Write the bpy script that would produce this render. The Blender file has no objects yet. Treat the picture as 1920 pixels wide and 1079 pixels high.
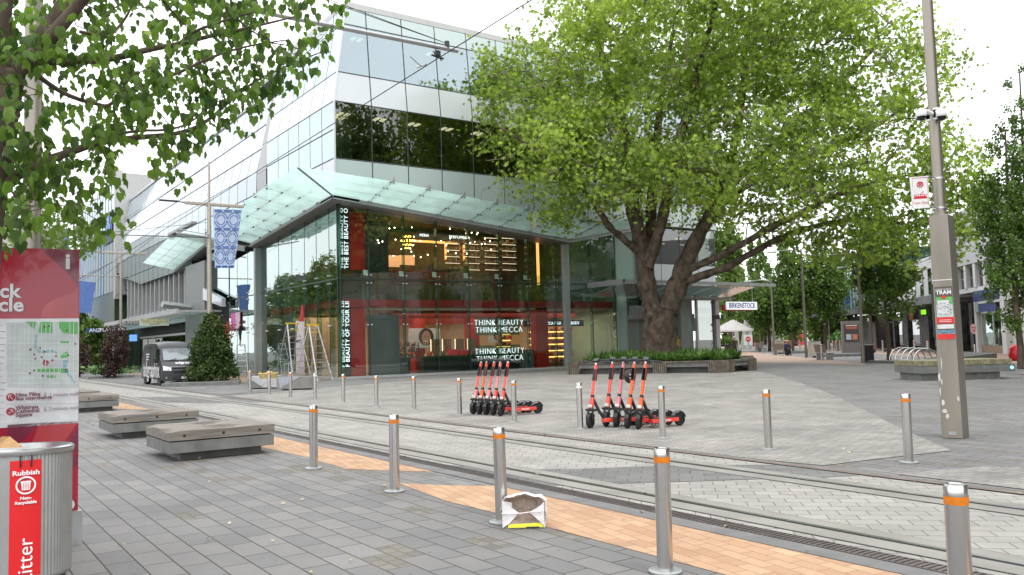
import bpy, math, random
import numpy as np
from mathutils import Vector, Matrix
random.seed(7)
RNG = np.random.default_rng(11)
R = math.radians
scn = bpy.context.scene
# ---------------------------------------------------------------- camera
# world axes: +Y runs along the tram street away from the camera, +X across it to the right, z up, metres
FPX, PITCH, ROLL, AZ, EYE = 1570.5, .06708, -.026965, R(35.035), 1.65
_cp, _sp = math.cos(PITCH), math.sin(PITCH)
FW = Vector((math.sin(AZ)*_cp, math.cos(AZ)*_cp, _sp))
_u0 = Vector((-math.sin(AZ)*_sp, -math.cos(AZ)*_sp, _cp)); _r0 = Vector((math.cos(AZ), -math.sin(AZ), 0))
RT = _r0*math.cos(ROLL) + _u0*math.sin(ROLL); UP = _u0*math.cos(ROLL) - _r0*math.sin(ROLL)
CAM = Vector((0, 0, EYE))
cd = bpy.data.cameras.new('camera'); cam = bpy.data.objects.new('camera', cd); scn.collection.objects.link(cam)
m = Matrix((RT, UP, -FW)).transposed().to_4x4(); m.translation = CAM; cam.matrix_world = m
cd.sensor_width = 36; cd.lens = 36*FPX/1920; cd.clip_start = .05; cd.clip_end = 2000
scn.camera = cam
# ---------------------------------------------------------------- sky, sun, exposure
w = bpy.data.worlds.new('World'); scn.world = w; w.use_nodes = True
nt = w.node_tree; nt.nodes.clear()
def _n(t, ty, **k):
    n = t.nodes.new(ty)
    for a, b in k.items(): setattr(n, a, b)
    return n
out = _n(nt, 'ShaderNodeOutputWorld'); bg = _n(nt, 'ShaderNodeBackground'); bg.inputs[1].default_value = .1
sky = _n(nt, 'ShaderNodeTexSky', sky_type='NISHITA', sun_disc=False, sun_elevation=R(58), sun_rotation=R(170))
sky.air_density = 1; sky.dust_density = 3
tc = _n(nt, 'ShaderNodeTexCoord'); no = _n(nt, 'ShaderNodeTexNoise'); no.inputs['Scale'].default_value = 2.2; no.inputs['Detail'].default_value = 5
cr = _n(nt, 'ShaderNodeValToRGB'); cr.color_ramp.elements[0].position = .3; cr.color_ramp.elements[1].position = .75
cr.color_ramp.elements[0].color = (11.2, 11.6, 12.2, 1); cr.color_ramp.elements[1].color = (14.5, 14.5, 14.6, 1)
mx = _n(nt, 'ShaderNodeMixRGB'); mx.inputs[0].default_value = .93
L = nt.links
L.new(tc.outputs['Generated'], no.inputs['Vector']); L.new(no.outputs['Fac'], cr.inputs[0])
L.new(sky.outputs[0], mx.inputs[1]); L.new(cr.outputs[0], mx.inputs[2]); L.new(mx.outputs[0], bg.inputs[0]); L.new(bg.outputs[0], out.inputs[0])
sd = bpy.data.lights.new('sun', 'SUN'); sd.energy = .8; sd.angle = R(18); sd.color = (1, .97, .93)
sun = bpy.data.objects.new('sun', sd); scn.collection.objects.link(sun)
sun.rotation_euler = (R(28), 0, R(10))
scn.view_settings.view_transform = 'Standard'; scn.view_settings.look = 'None'
scn.view_settings.exposure = 0.8; scn.view_settings.gamma = 1
scn.render.engine = 'CYCLES'
cy = scn.cycles; cy.max_bounces = 8; cy.transparent_max_bounces = 16; cy.diffuse_bounces = 3; cy.glossy_bounces = 3; cy.transmission_bounces = 4
cy.caustics_reflective = False; cy.caustics_refractive = False; cy.sample_clamp_indirect = 6; cy.use_denoising = True

# ---------------------------------------------------------------- measuring helpers (a pixel of the 1920 photograph to a point on a real plane)
def ray(px, py): return FW + RT*((px-960)/FPX) - UP*((py-539.5)/FPX)
def G(px, py, z=0.): d = ray(px, py); return CAM + d*((z-EYE)/d.z)
def PX(px, py, x): d = ray(px, py); return CAM + d*(x/d.x)
def PY(px, py, y): d = ray(px, py); return CAM + d*(y/d.y)
def DP(px, py, dist): return CAM + ray(px, py)*dist

# ---------------------------------------------------------------- materials
MATS = {}
def mat(name, col=(.5,.5,.5), rough=.6, metal=0., var=.12, scale=6., bump=0., bscale=None, emit=None, estr=1., spec=.5, stretch=None, coat=0.):
    if name in MATS: return MATS[name]
    m = bpy.data.materials.new(name); m.use_nodes = True; t = m.node_tree; b = t.nodes['Principled BSDF']
    b.inputs['Roughness'].default_value = rough; b.inputs['Metallic'].default_value = metal
    b.inputs['Specular IOR Level'].default_value = spec; b.inputs['Coat Weight'].default_value = coat
    c = _n(t, 'ShaderNodeTexCoord'); n = _n(t, 'ShaderNodeTexNoise'); n.inputs['Scale'].default_value = scale; n.inputs['Detail'].default_value = 6
    src = c.outputs['Object']
    if stretch:
        mp = _n(t, 'ShaderNodeMapping'); mp.inputs['Scale'].default_value = stretch; t.links.new(src, mp.inputs[0]); src = mp.outputs[0]
    t.links.new(src, n.inputs['Vector'])
    r = _n(t, 'ShaderNodeValToRGB'); r.color_ramp.elements[0].position = .32; r.color_ramp.elements[1].position = .68
    lo = tuple(max(0, x*(1-var)) for x in col)+(1,); hi = tuple(min(1, x*(1+var)) for x in col)+(1,)
    r.color_ramp.elements[0].color = lo; r.color_ramp.elements[1].color = hi
    t.links.new(n.outputs['Fac'], r.inputs[0]); t.links.new(r.outputs[0], b.inputs['Base Color'])
    if bump:
        n2 = _n(t, 'ShaderNodeTexNoise'); n2.inputs['Scale'].default_value = bscale or scale*5; n2.inputs['Detail'].default_value = 5
        t.links.new(src, n2.inputs['Vector'])
        bp = _n(t, 'ShaderNodeBump'); bp.inputs['Strength'].default_value = bump; bp.inputs['Distance'].default_value = .02
        t.links.new(n2.outputs['Fac'], bp.inputs['Height']); t.links.new(bp.outputs[0], b.inputs['Normal'])
    if emit: b.inputs['Emission Color'].default_value = (*emit, 1); b.inputs['Emission Strength'].default_value = estr
    MATS[name] = m; return m

def glassmat(name, tint=(.8,.9,.87), base=.08, rough=.0, wob=.0, power=5, rcol=(1,1,1)):
    """thin architectural glass: Schlick mix of a mirror and a tinted clear pane"""
    m = bpy.data.materials.new(name); m.use_nodes = True; t = m.node_tree; t.nodes.clear()
    o = _n(t, 'ShaderNodeOutputMaterial'); mixs = _n(t, 'ShaderNodeMixShader')
    tr = _n(t, 'ShaderNodeBsdfTransparent'); tr.inputs[0].default_value = (*tint, 1)
    gl = _n(t, 'ShaderNodeBsdfGlossy'); gl.inputs['Roughness'].default_value = rough; gl.inputs[0].default_value = (*rcol, 1)
    lw = _n(t, 'ShaderNodeLayerWeight'); lw.inputs[0].default_value = .5
    pw = _n(t, 'ShaderNodeMath', operation='POWER'); pw.inputs[1].default_value = power
    mr = _n(t, 'ShaderNodeMapRange'); mr.inputs['To Min'].default_value = base; mr.inputs['To Max'].default_value = 1
    t.links.new(lw.outputs['Facing'], pw.inputs[0]); t.links.new(pw.outputs[0], mr.inputs[0])
    t.links.new(mr.outputs[0], mixs.inputs[0]); t.links.new(tr.outputs[0], mixs.inputs[1]); t.links.new(gl.outputs[0], mixs.inputs[2])
    if wob:
        c = _n(t, 'ShaderNodeTexCoord'); n = _n(t, 'ShaderNodeTexNoise'); n.inputs['Scale'].default_value = .45; n.inputs['Detail'].default_value = 2
        bp = _n(t, 'ShaderNodeBump'); bp.inputs['Strength'].default_value = wob; bp.inputs['Distance'].default_value = .05
        t.links.new(c.outputs['Object'], n.inputs['Vector']); t.links.new(n.outputs['Fac'], bp.inputs['Height']); t.links.new(bp.outputs[0], gl.inputs['Normal'])
    t.links.new(mixs.outputs[0], o.inputs[0]); MATS[name] = m; return m

def leafmat(name, c1, c2, c3=None, trans=.35, rough=.55, clump=.35):
    """leaves: every leaf its own tone, light and dark tones drifting through the crown, light passing through"""
    m = bpy.data.materials.new(name); m.use_nodes = True; t = m.node_tree; b = t.nodes['Principled BSDF']; o = t.nodes['Material Output']
    g = _n(t, 'ShaderNodeNewGeometry'); r = _n(t, 'ShaderNodeValToRGB')
    r.color_ramp.elements[0].color = (*c1, 1); r.color_ramp.elements[1].color = (*c2, 1)
    if c3: e = r.color_ramp.elements.new(.97); e.color = (*c2, 1); r.color_ramp.elements[-1].color = (*c3, 1)
    c = _n(t, 'ShaderNodeTexCoord'); n = _n(t, 'ShaderNodeTexNoise'); n.inputs['Scale'].default_value = clump; n.inputs['Detail'].default_value = 3
    mm = _n(t, 'ShaderNodeMath', operation='MULTIPLY_ADD'); mm.inputs[1].default_value = .78
    ms = _n(t, 'ShaderNodeMath', operation='MULTIPLY_ADD'); ms.inputs[1].default_value = 1.1; ms.inputs[2].default_value = -.44
    t.links.new(c.outputs['Object'], n.inputs['Vector']); t.links.new(n.outputs['Fac'], ms.inputs[0])
    t.links.new(g.outputs['Random Per Island'], mm.inputs[0]); t.links.new(ms.outputs[0], mm.inputs[2])
    t.links.new(mm.outputs[0], r.inputs[0]); t.links.new(r.outputs[0], b.inputs['Base Color'])
    b.inputs['Roughness'].default_value = rough; b.inputs['Specular IOR Level'].default_value = .35
    tl = _n(t, 'ShaderNodeBsdfTranslucent'); mixs = _n(t, 'ShaderNodeMixShader'); mixs.inputs[0].default_value = trans
    hs = _n(t, 'ShaderNodeHueSaturation'); hs.inputs['Value'].default_value = 1.5; hs.inputs['Saturation'].default_value = 1.1
    t.links.new(r.outputs[0], hs.inputs['Color']); t.links.new(hs.outputs[0], tl.inputs[0])
    t.links.new(b.outputs[0], mixs.inputs[1]); t.links.new(tl.outputs[0], mixs.inputs[2]); t.links.new(mixs.outputs[0], o.inputs[0])
    MATS[name] = m; return m

def pavemat(name, c1, c2, mortar, bw, bh, rot=90., msize=.006, rough=.75, patch=None, pscale=.25, off=.5, inserts=None, stain=.25, bumpd=.004, loc=(0,0,0)):
    m = bpy.data.materials.new(name); m.use_nodes = True; t = m.node_tree; b = t.nodes['Principled BSDF']; b.inputs['Roughness'].default_value = rough
    b.inputs['Specular IOR Level'].default_value = .3
    c = _n(t, 'ShaderNodeTexCoord'); mp = _n(t, 'ShaderNodeMapping'); mp.inputs['Rotation'].default_value = (0,0,R(rot)); mp.inputs['Location'].default_value = loc
    t.links.new(c.outputs['Object'], mp.inputs[0])
    def brick(a, bb, w_, h_, ms, o_=off):
        k = _n(t, 'ShaderNodeTexBrick'); k.offset = o_; k.inputs['Scale'].default_value = 1; k.inputs['Brick Width'].default_value = w_; k.inputs['Row Height'].default_value = h_
        k.inputs['Mortar Size'].default_value = ms; k.inputs['Mortar Smooth'].default_value = .2; k.inputs['Bias'].default_value = 0
        k.inputs['Color1'].default_value = (*a,1); k.inputs['Color2'].default_value = (*bb,1); k.inputs['Mortar'].default_value = (*mortar,1)
        t.links.new(mp.outputs[0], k.inputs['Vector']); return k
    k1 = brick(c1, c2, bw, bh, msize); col = k1.outputs['Color']; fac = k1.outputs['Fac']
    if inserts:
        sel = brick((0,0,0), (1,1,1), bw, bh, 0.0)
        gt = _n(t, 'ShaderNodeMath', operation='GREATER_THAN'); gt.inputs[1].default_value = .90; t.links.new(sel.outputs['Color'], gt.inputs[0])
        k2 = brick(inserts[0], inserts[1], bw/3, bh/2.0, msize*1.5)
        k2.inputs['Mortar'].default_value = (.13,.12,.085,1)
        mx = _n(t, 'ShaderNodeMixRGB'); t.links.new(gt.outputs[0], mx.inputs[0]); t.links.new(col, mx.inputs[1]); t.links.new(k2.outputs['Color'], mx.inputs[2]); col = mx.outputs[0]
        mf = _n(t, 'ShaderNodeMixRGB'); t.links.new(gt.outputs[0], mf.inputs[0]); t.links.new(fac, mf.inputs[1]); t.links.new(k2.outputs['Fac'], mf.inputs[2]); fac = mf.outputs[0]
    # broad wear and fine grain
    n = _n(t, 'ShaderNodeTexNoise'); n.inputs['Scale'].default_value = pscale; n.inputs['Detail'].default_value = 8; n.inputs['Roughness'].default_value = .62
    t.links.new(c.outputs['Object'], n.inputs['Vector'])
    r = _n(t, 'ShaderNodeValToRGB'); r.color_ramp.elements[0].position=.3; r.color_ramp.elements[1].position=.7
    r.color_ramp.elements[0].color=(1-stain,1-stain,1-stain,1); r.color_ramp.elements[1].color=(1.08,1.08,1.06,1); t.links.new(n.outputs['Fac'], r.inputs[0])
    n2 = _n(t, 'ShaderNodeTexNoise'); n2.inputs['Scale'].default_value = 60; n2.inputs['Detail'].default_value = 4; t.links.new(c.outputs['Object'], n2.inputs['Vector'])
    r2 = _n(t, 'ShaderNodeValToRGB'); r2.color_ramp.elements[0].color=(.82,.82,.82,1); r2.color_ramp.elements[1].color=(1.15,1.15,1.15,1); t.links.new(n2.outputs['Fac'], r2.inputs[0])
    m1 = _n(t, 'ShaderNodeMixRGB', blend_type='MULTIPLY'); m1.inputs[0].default_value=1; t.links.new(col, m1.inputs[1]); t.links.new(r.outputs[0], m1.inputs[2])
    m2 = _n(t, 'ShaderNodeMixRGB', blend_type='MULTIPLY'); m2.inputs[0].default_value=1; t.links.new(m1.outputs[0], m2.inputs[1]); t.links.new(r2.outputs[0], m2.inputs[2])
    # dark gum spots
    v = _n(t, 'ShaderNodeTexVoronoi'); v.inputs['Scale'].default_value = 3.1; t.links.new(c.outputs['Object'], v.inputs['Vector'])
    lt = _n(t, 'ShaderNodeMath', operation='LESS_THAN'); lt.inputs[1].default_value = .06; t.links.new(v.outputs['Distance'], lt.inputs[0])
    m3 = _n(t, 'ShaderNodeMixRGB', blend_type='MULTIPLY'); t.links.new(lt.outputs[0], m3.inputs[0]); t.links.new(m2.outputs[0], m3.inputs[1]); m3.inputs[2].default_value=(.72,.72,.72,1)
    t.links.new(m3.outputs[0], b.inputs['Base Color'])
    ad = _n(t, 'ShaderNodeMath', operation='MULTIPLY_ADD'); ad.inputs[1].default_value = -1.; t.links.new(fac, ad.inputs[0])
    sc_ = _n(t, 'ShaderNodeMath', operation='MULTIPLY'); sc_.inputs[1].default_value = .5; t.links.new(n2.outputs['Fac'], sc_.inputs[0]); t.links.new(sc_.outputs[0], ad.inputs[2])
    bp = _n(t, 'ShaderNodeBump'); bp.inputs['Strength'].default_value=.6; bp.inputs['Distance'].default_value=bumpd
    t.links.new(ad.outputs[0], bp.inputs['Height']); t.links.new(bp.outputs[0], b.inputs['Normal'])
    MATS[name] = m; return m

# ---------------------------------------------------------------- object helpers
COL = scn.collection
def wloc(o):
    v = Vector((0,0,0))
    while o is not None: v += o.location; o = o.parent
    return v
def tag(o, label=None, cat=None, group=None, kind=None):
    if label: o['label'] = label
    if cat: o['category'] = cat
    if group: o['group'] = group
    if kind: o['kind'] = kind
    return o
def thing(name, label, cat, loc=(0,0,0), group=None, rz=0):
    o = bpy.data.objects.new(name, None); COL.objects.link(o); o.location = loc; o.rotation_euler = (0,0,rz); o.empty_display_size = .2
    return tag(o, label, cat, group)
class MB:
    """collects faces; build() links them as one mesh object"""
    def __init__(s): s.v=[]; s.f=[]; s.mi=[]
    def add(s, vs, fs, mi=0):
        b=len(s.v); s.v += [tuple(v) for v in vs]; s.f += [tuple(i+b for i in f) for f in fs]; s.mi += [mi]*len(fs); return s
    def box(s, x0,x1,y0,y1,z0,z1, mi=0, M=None):
        vs=[Vector((x,y,z)) for z in (z0,z1) for x,y in ((x0,y0),(x1,y0),(x1,y1),(x0,y1))]
        if M is not None: vs=[M@v for v in vs]
        return s.add(vs, [(0,3,2,1),(4,5,6,7),(0,1,5,4),(1,2,6,5),(2,3,7,6),(3,0,4,7)], mi)
    def quad(s, a,b,c,d, mi=0): return s.add([a,b,c,d],[(0,1,2,3)],mi)
    def slab(s, a,b,c,d, th, mi=0):
        a,b,c,d=[Vector(p) for p in (a,b,c,d)]; n=(b-a).cross(d-a).normalized()*th
        vs=[a,b,c,d,a-n,b-n,c-n,d-n]
        return s.add(vs,[(0,1,2,3),(7,6,5,4),(0,4,5,1),(1,5,6,2),(2,6,7,3),(3,7,4,0)],mi)
    def prism(s, poly, z0, z1, mi=0, M=None):
        n=len(poly); vs=[Vector((x,y,z0)) for x,y in poly]+[Vector((x,y,z1)) for x,y in poly]
        if M is not None: vs=[M@v for v in vs]
        return s.add(vs,[tuple(range(n-1,-1,-1)),tuple(range(n,2*n))]+[(i,(i+1)%n,n+(i+1)%n,n+i) for i in range(n)],mi)
    def tube(s, pts, rad, n=8, mi=0, cap=True):
        pts=[Vector(p) for p in pts]
        if not hasattr(rad,'__len__'): rad=[rad]*len(pts)
        b=len(s.v); ref=None
        for i,p in enumerate(pts):
            d=(pts[min(i+1,len(pts)-1)]-pts[max(i-1,0)]).normalized()
            if ref is None: ref=Vector((0,0,1)) if abs(d.z)<.9 else Vector((1,0,0))
            a=(ref-d*ref.dot(d)).normalized(); ref=a; c=d.cross(a)
            for k in range(n):
                t=2*math.pi*k/n; s.v.append(tuple(p+(a*math.cos(t)+c*math.sin(t))*rad[i]))
        for i in range(len(pts)-1):
            for k in range(n):
                k2=(k+1)%n; s.f.append((b+i*n+k,b+i*n+k2,b+(i+1)*n+k2,b+(i+1)*n+k)); s.mi.append(mi)
        if cap:
            s.f.append(tuple(b+k for k in range(n-1,-1,-1))); s.mi.append(mi)
            e=b+(len(pts)-1)*n; s.f.append(tuple(e+k for k in range(n))); s.mi.append(mi)
        return s
    def cyl(s, x,y,z0,z1,r,r2=None,n=24,mi=0): return s.tube([(x,y,z0),(x,y,z1)],[r,r if r2 is None else r2],n,mi)
    def lathe(s, prof, c=(0,0,0), n=24, mi=0, sx=1., sy=1., M=None):
        b=len(s.v)
        for r,z in prof:
            for k in range(n):
                t=2*math.pi*k/n; v=Vector((r*math.cos(t)*sx+c[0], r*math.sin(t)*sy+c[1], z+c[2]))
                s.v.append(tuple(M@v if M is not None else v))
        for i in range(len(prof)-1):
            for k in range(n):
                k2=(k+1)%n; s.f.append((b+i*n+k,b+i*n+k2,b+(i+1)*n+k2,b+(i+1)*n+k)); s.mi.append(mi)
        return s
    def ball(s, c, r, n=12, mi=0, sc=(1,1,1)):
        prof=[(max(1e-4,math.sin(math.pi*i/(n//2)))*r, -math.cos(math.pi*i/(n//2))*r*sc[2]) for i in range(n//2+1)]
        return s.lathe(prof, c, n, mi, sc[0], sc[1])
    def build(s, name, mats, parent=None, smooth=False, local=False, bevel=0):
        me=bpy.data.meshes.new(name); off=Vector((0,0,0)) if (local or parent is None) else wloc(parent)
        me.from_pydata([(v[0]-off.x,v[1]-off.y,v[2]-off.z) for v in s.v],[],s.f)
        if not isinstance(mats,(list,tuple)): mats=[mats]
        for mt in mats: me.materials.append(mt)
        if len(mats)>1: me.polygons.foreach_set('material_index', s.mi)
        if smooth: me.polygons.foreach_set('use_smooth',[True]*len(me.polygons))
        me.update(); o=bpy.data.objects.new(name, me); COL.objects.link(o)
        if parent is not None: o.parent=parent
        if smooth and smooth!='all': 
            try: me.set_sharp_from_angle(angle=R(40))
            except Exception: pass
        if bevel:
            md=o.modifiers.new('bevel','BEVEL'); md.width=bevel; md.segments=2; md.limit_method='ANGLE'; md.angle_limit=R(35)
        return o
def kids(o): return [c for c in bpy.data.objects if c.parent is o]
_KIDS={}
def copy_tree(o, parent=None):
    if o.name not in _KIDS: _KIDS[o.name]=kids(o)
    c=o.copy(); COL.objects.link(c)
    if parent is not None: c.parent=parent
    for ch in _KIDS[o.name]: copy_tree(ch, c)
    return c
def textmesh(name, s, size, material, parent, M, ext=.004, align='CENTER', spacing=1., bold=0., sx=1.):
    """lettering as a solid mesh; M places the text plane (x right, y up, z towards the reader) in world space"""
    cu=bpy.data.curves.new(name,'FONT'); cu.body=s; cu.size=size; cu.extrude=ext; cu.align_x=align; cu.align_y='CENTER'; cu.space_character=spacing; cu.offset=bold; cu.resolution_u=3
    t=bpy.data.objects.new(name+'_tmp',cu); COL.objects.link(t)
    dg=bpy.context.evaluated_depsgraph_get(); me=bpy.data.meshes.new_from_object(t.evaluated_get(dg)); bpy.data.objects.remove(t)
    me.name=name; me.transform(Matrix.Diagonal((sx,1,1,1)))
    off=wloc(parent) if parent is not None else Vector((0,0,0))
    me.transform(Matrix.Translation(-off)@M); me.materials.clear(); me.materials.append(material)
    o=bpy.data.objects.new(name,me); COL.objects.link(o)
    if parent is not None: o.parent=parent
    return o
def frame(origin, right, up):
    r_=Vector(right).normalized(); u_=Vector(up); u_=(u_-r_*u_.dot(r_)).normalized(); n_=r_.cross(u_)
    M=Matrix((r_,u_,n_)).transposed().to_4x4(); M.translation=Vector(origin); return M
def joined(name, objs):
    pass

# ---------------------------------------------------------------- foliage
def rotmats(n, tilt=1.0, rng=RNG, down=0.):
    """random orientations; tilt 0 keeps leaves flat, 1 is free"""
    a=rng.uniform(0,2*np.pi,n); b=rng.uniform(-1,1,n)*np.pi*.5*tilt+down; c=rng.uniform(-1,1,n)*np.pi*.5*tilt
    ca,sa,cb,sb,cc,sc=np.cos(a),np.sin(a),np.cos(b),np.sin(b),np.cos(c),np.sin(c); z=np.zeros(n); o=np.ones(n)
    Rz=np.stack([ca,-sa,z,sa,ca,z,z,z,o],1).reshape(n,3,3); Rx=np.stack([o,z,z,z,cb,-sb,z,sb,cb],1).reshape(n,3,3); Ry=np.stack([cc,z,sc,z,o,z,-sc,z,cc],1).reshape(n,3,3)
    return Rz@Rx@Ry
LEAF4=(np.array([(0,-.5,-.06),(.42,0,.08),(0,.55,-.1),(-.42,0,.08)]), [(0,1,2,3)])
LEAF5=(np.array([(0,-.5,0),(.16,-.22,.03),(.52,-.30,-.04),(.28,.02,.05),(.60,.32,-.06),(.20,.24,.05),(0,.66,-.10),(-.20,.24,.05),(-.60,.32,-.06),(-.28,.02,.05),(-.52,-.30,-.04),(-.16,-.22,.03)]), [(0,1,2,3,4,5,6,7,8,9,10,11)])
LEAFBIG=(np.array([(0,0,0),(.24,-.10,-.14),(.42,.16,-.30),(.38,.30,-.22),(.38,.60,-.34),(.24,.66,-.22),(0,1.05,-.30),(-.24,.66,-.22),(-.38,.60,-.34),(-.38,.30,-.22),(-.42,.16,-.30),(-.24,-.10,-.14),(0,.45,.06)]),
   [(12,0,1),(12,1,2),(12,2,3),(12,3,4),(12,4,5),(12,5,6),(12,6,7),(12,7,8),(12,8,9),(12,9,10),(12,10,11),(12,11,0)])
def leaves(name, pos, size, material, parent, tmpl=LEAF4, tilt=.9, down=0., smooth=False):
    T,F=tmpl; n=len(pos); k=len(T); pos=np.asarray(pos,float)
    if parent is not None: pos=pos-np.array(wloc(parent))
    sz=size*RNG.uniform(.65,1.3,n); M=rotmats(n,tilt,down=down)
    V=np.einsum('nij,kj->nki',M,T)*sz[:,None,None]+pos[:,None,:]
    me=bpy.data.meshes.new(name); nf=len(F); lens=np.array([len(f) for f in F]); loop=np.concatenate([np.array(f) for f in F])
    me.vertices.add(n*k); me.vertices.foreach_set('co',V.reshape(-1).astype(np.float32))
    L_=len(loop); me.loops.add(n*L_); me.loops.foreach_set('vertex_index',(loop[None,:]+(np.arange(n)*k)[:,None]).reshape(-1).astype(np.int32))
    me.polygons.add(n*nf); st=np.concatenate([[0],np.cumsum(lens)[:-1]])
    me.polygons.foreach_set('loop_start',(st[None,:]+(np.arange(n)*L_)[:,None]).reshape(-1).astype(np.int32))
    me.polygons.foreach_set('loop_total',np.tile(lens,n).astype(np.int32))
    if smooth: me.polygons.foreach_set('use_smooth',np.ones(n*nf,bool))
    me.update(calc_edges=True); me.validate(); me.materials.append(material)
    o=bpy.data.objects.new(name,me); COL.objects.link(o)
    if parent is not None: o.parent=parent
    return o
def blob_points(n, blobs, shell=.45, gap=.0, rng=RNG, keep=None):
    """points through a union of ellipsoids (cx,cy,cz,rx,ry,rz), denser towards the outside, with gaps"""
    B=np.array(blobs,float); vol=B[:,3]*B[:,4]*B[:,5]; pr=vol/vol.sum(); out_=[]; ph=rng.uniform(0,6,6)
    while len(out_)<n:
        i=rng.choice(len(B),p=pr); u=rng.normal(size=3); u/=np.linalg.norm(u); r=rng.uniform()**(1/3)
        if rng.uniform()>shell+(1-shell)*r**2: continue
        p=B[i,:3]+u*r*B[i,3:]
        q=((p-B[:,:3])/B[:,3:]); q=(q**2).sum(1); 
        if np.sort(q)[0]<.25 and rng.uniform()>shell: continue
        if gap:
            g=math.sin(p[0]*1.1+ph[0])*math.sin(p[1]*1.1+ph[1])+math.sin(p[2]*1.3+ph[2])*math.sin(p[0]*.7+ph[3])+.5*math.sin(p[1]*2.3+ph[4])*math.sin(p[2]*2.1+ph[5])
            if g>1.1-gap: continue
        if keep is not None and not keep(p): continue
        out_.append(p)
    return np.array(out_)
def grow(nodes, rads, targets, tip=.012, step=.6, wander=.12, rise=0., thin=1.9, maxr=.12, rng=RNG, sides=5):
    """branches from a given skeleton (nodes, radii) out to every target; returns an MB of tubes"""
    P=[np.array(p,float) for p in nodes]; par=[-1]*len(P); base=len(P); chains=[]
    root=P[0]; T=sorted(targets,key=lambda t: min(np.linalg.norm(t-p) for p in P[:base]))
    for t in T:
        A=np.array(P); d=np.linalg.norm(A-t,axis=1)+.35*np.maximum(0,A[:,2]-t[2]+rise); j=int(np.argmin(d)); q=P[j]; L_=np.linalg.norm(t-q); k=max(1,int(L_/step)); ch=[j]
        bend=rng.normal(size=3)*wander*L_; bend[2]=abs(bend[2])*.6
        for i in range(1,k+1):
            s=i/k; p=q+(t-q)*s+bend*math.sin(s*math.pi)+ (rng.normal(size=3)*.05*step if i<k else 0)
            P.append(p); par.append(ch[-1]); ch.append(len(P)-1)
        chains.append(ch)
    r2=np.zeros(len(P)); ends={c[-1] for c in chains}
    for i in range(len(P)-1,base-1,-1):
        if r2[i]==0: r2[i]=tip**thin
        if par[i]>=0: r2[par[i]]+=r2[i]
    rr=np.minimum(r2**(1/thin),maxr); mb=MB()
    for ch in chains:
        first=ch[0]; rs=[rr[i] for i in ch]; rs[0]=min(rs[1]*1.15, rads[first] if first<base else rr[first])
        mb.tube([P[i] for i in ch], rs, sides, cap=False)
    return mb
def densify(pts, rad, step):
    P=[];Q=[]
    for (a,b,ra,rb) in zip(pts[:-1],pts[1:],rad[:-1],rad[1:]):
        k=max(1,int((Vector(b)-Vector(a)).length/step))
        for i in range(k): s=i/k; P.append(tuple(Vector(a).lerp(Vector(b),s))); Q.append(ra+(rb-ra)*s)
    P.append(tuple(pts[-1])); Q.append(rad[-1]); return P,Q
def smoothline(pts, rad, it=2):
    """Chaikin corner cutting that keeps the ends"""
    pts=[Vector(p) for p in pts]; rad=list(rad)
    for _ in range(it):
        P=[pts[0]];Q=[rad[0]]
        for i in range(len(pts)-1):
            P+=[pts[i].lerp(pts[i+1],.25),pts[i].lerp(pts[i+1],.75)]; Q+=[rad[i]*.75+rad[i+1]*.25,rad[i]*.25+rad[i+1]*.75]
        P.append(pts[-1]);Q.append(rad[-1]); pts,rad=P,Q
    return pts,rad
# ================================================================= MATERIALS
steel=mat('brushed_steel',(.60,.59,.575),.22,1.,.10,3,bump=.05,bscale=40,stretch=(1,1,.08))
steel_d=mat('pole_steel',(.28,.255,.215),.42,.75,.14,2.5,stretch=(1,1,.2))
galv=mat('galvanised',(.42,.43,.43),.45,.8,.1,5)
alu=mat('aluminium',(.6,.6,.6),.38,.9,.06,5)
dark=mat('dark_metal',(.03,.032,.034),.45,.2,.2,8)
black=mat('black_plastic',(.018,.018,.02),.42,0,.2,10)
rubber=mat('rubber',(.02,.02,.021),.8,0,.3,20,bump=.2,bscale=60)
orange_band=mat('orange_band',(.62,.17,.0),.5,0,.12,30)
white=mat('white_paint',(.75,.75,.73),.45,0,.05,4)
grey_clad=mat('grey_cladding',(.42,.42,.41),.5,.1,.05,2)
col_grey=mat('column_grey',(.28,.31,.30),.4,.1,.05,2)
concrete=mat('concrete',(.22,.21,.19),.85,0,.18,3,bump=.25,bscale=60)
conc_dark=mat('bench_concrete',(.16,.165,.155),.8,0,.2,4,bump=.2,bscale=50)
timber=mat('weathered_timber',(.20,.18,.155),.8,0,.35,5,bump=.4,bscale=18,stretch=(.25,3,3))
timber2=mat('planter_timber',(.125,.105,.078),.85,0,.35,6,bump=.4,bscale=30)
bark=mat('plane_bark',(.105,.078,.058),.95,0,.6,3.2,bump=1.,bscale=7,stretch=(1,1,.7))
bark2=mat('grey_bark',(.105,.078,.058),.95,0,.4,6,bump=.6,bscale=25,stretch=(1,1,.4))
twig=mat('twig_bark',(.24,.20,.16),.9,0,.3,6)
red_store=mat('store_red',(.42,.015,.012),.4,0,.1,1)
coral=mat('scooter_coral',(.75,.075,.05),.28,0,.05,5,coat=.5)
orange=mat('scooter_orange',(.72,.10,.01),.28,0,.05,5,coat=.5)
pink=mat('scooter_pink',(.75,.22,.24),.28,0,.05,5,coat=.5)
white_ink=mat('white_ink',(.8,.8,.8),.5,0,.01)
slate=pavemat('slate_pavers',(.168,.164,.164),(.225,.219,.213),(.055,.048,.036),.46,.235,msize=.0065,inserts=((.15,.142,.13),(.21,.195,.175)),stain=.22,pscale=.5)
slate2=pavemat('slate_band',(.14,.14,.138),(.185,.18,.175),(.09,.085,.075),.30,.20,rot=45,msize=.006,stain=.2)
cobble=pavemat('plaza_cobbles',(.27,.258,.238),(.375,.36,.335),(.17,.16,.14),.22,.10,rot=20,msize=.008,stain=.38,pscale=.7,bumpd=.006)
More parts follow.
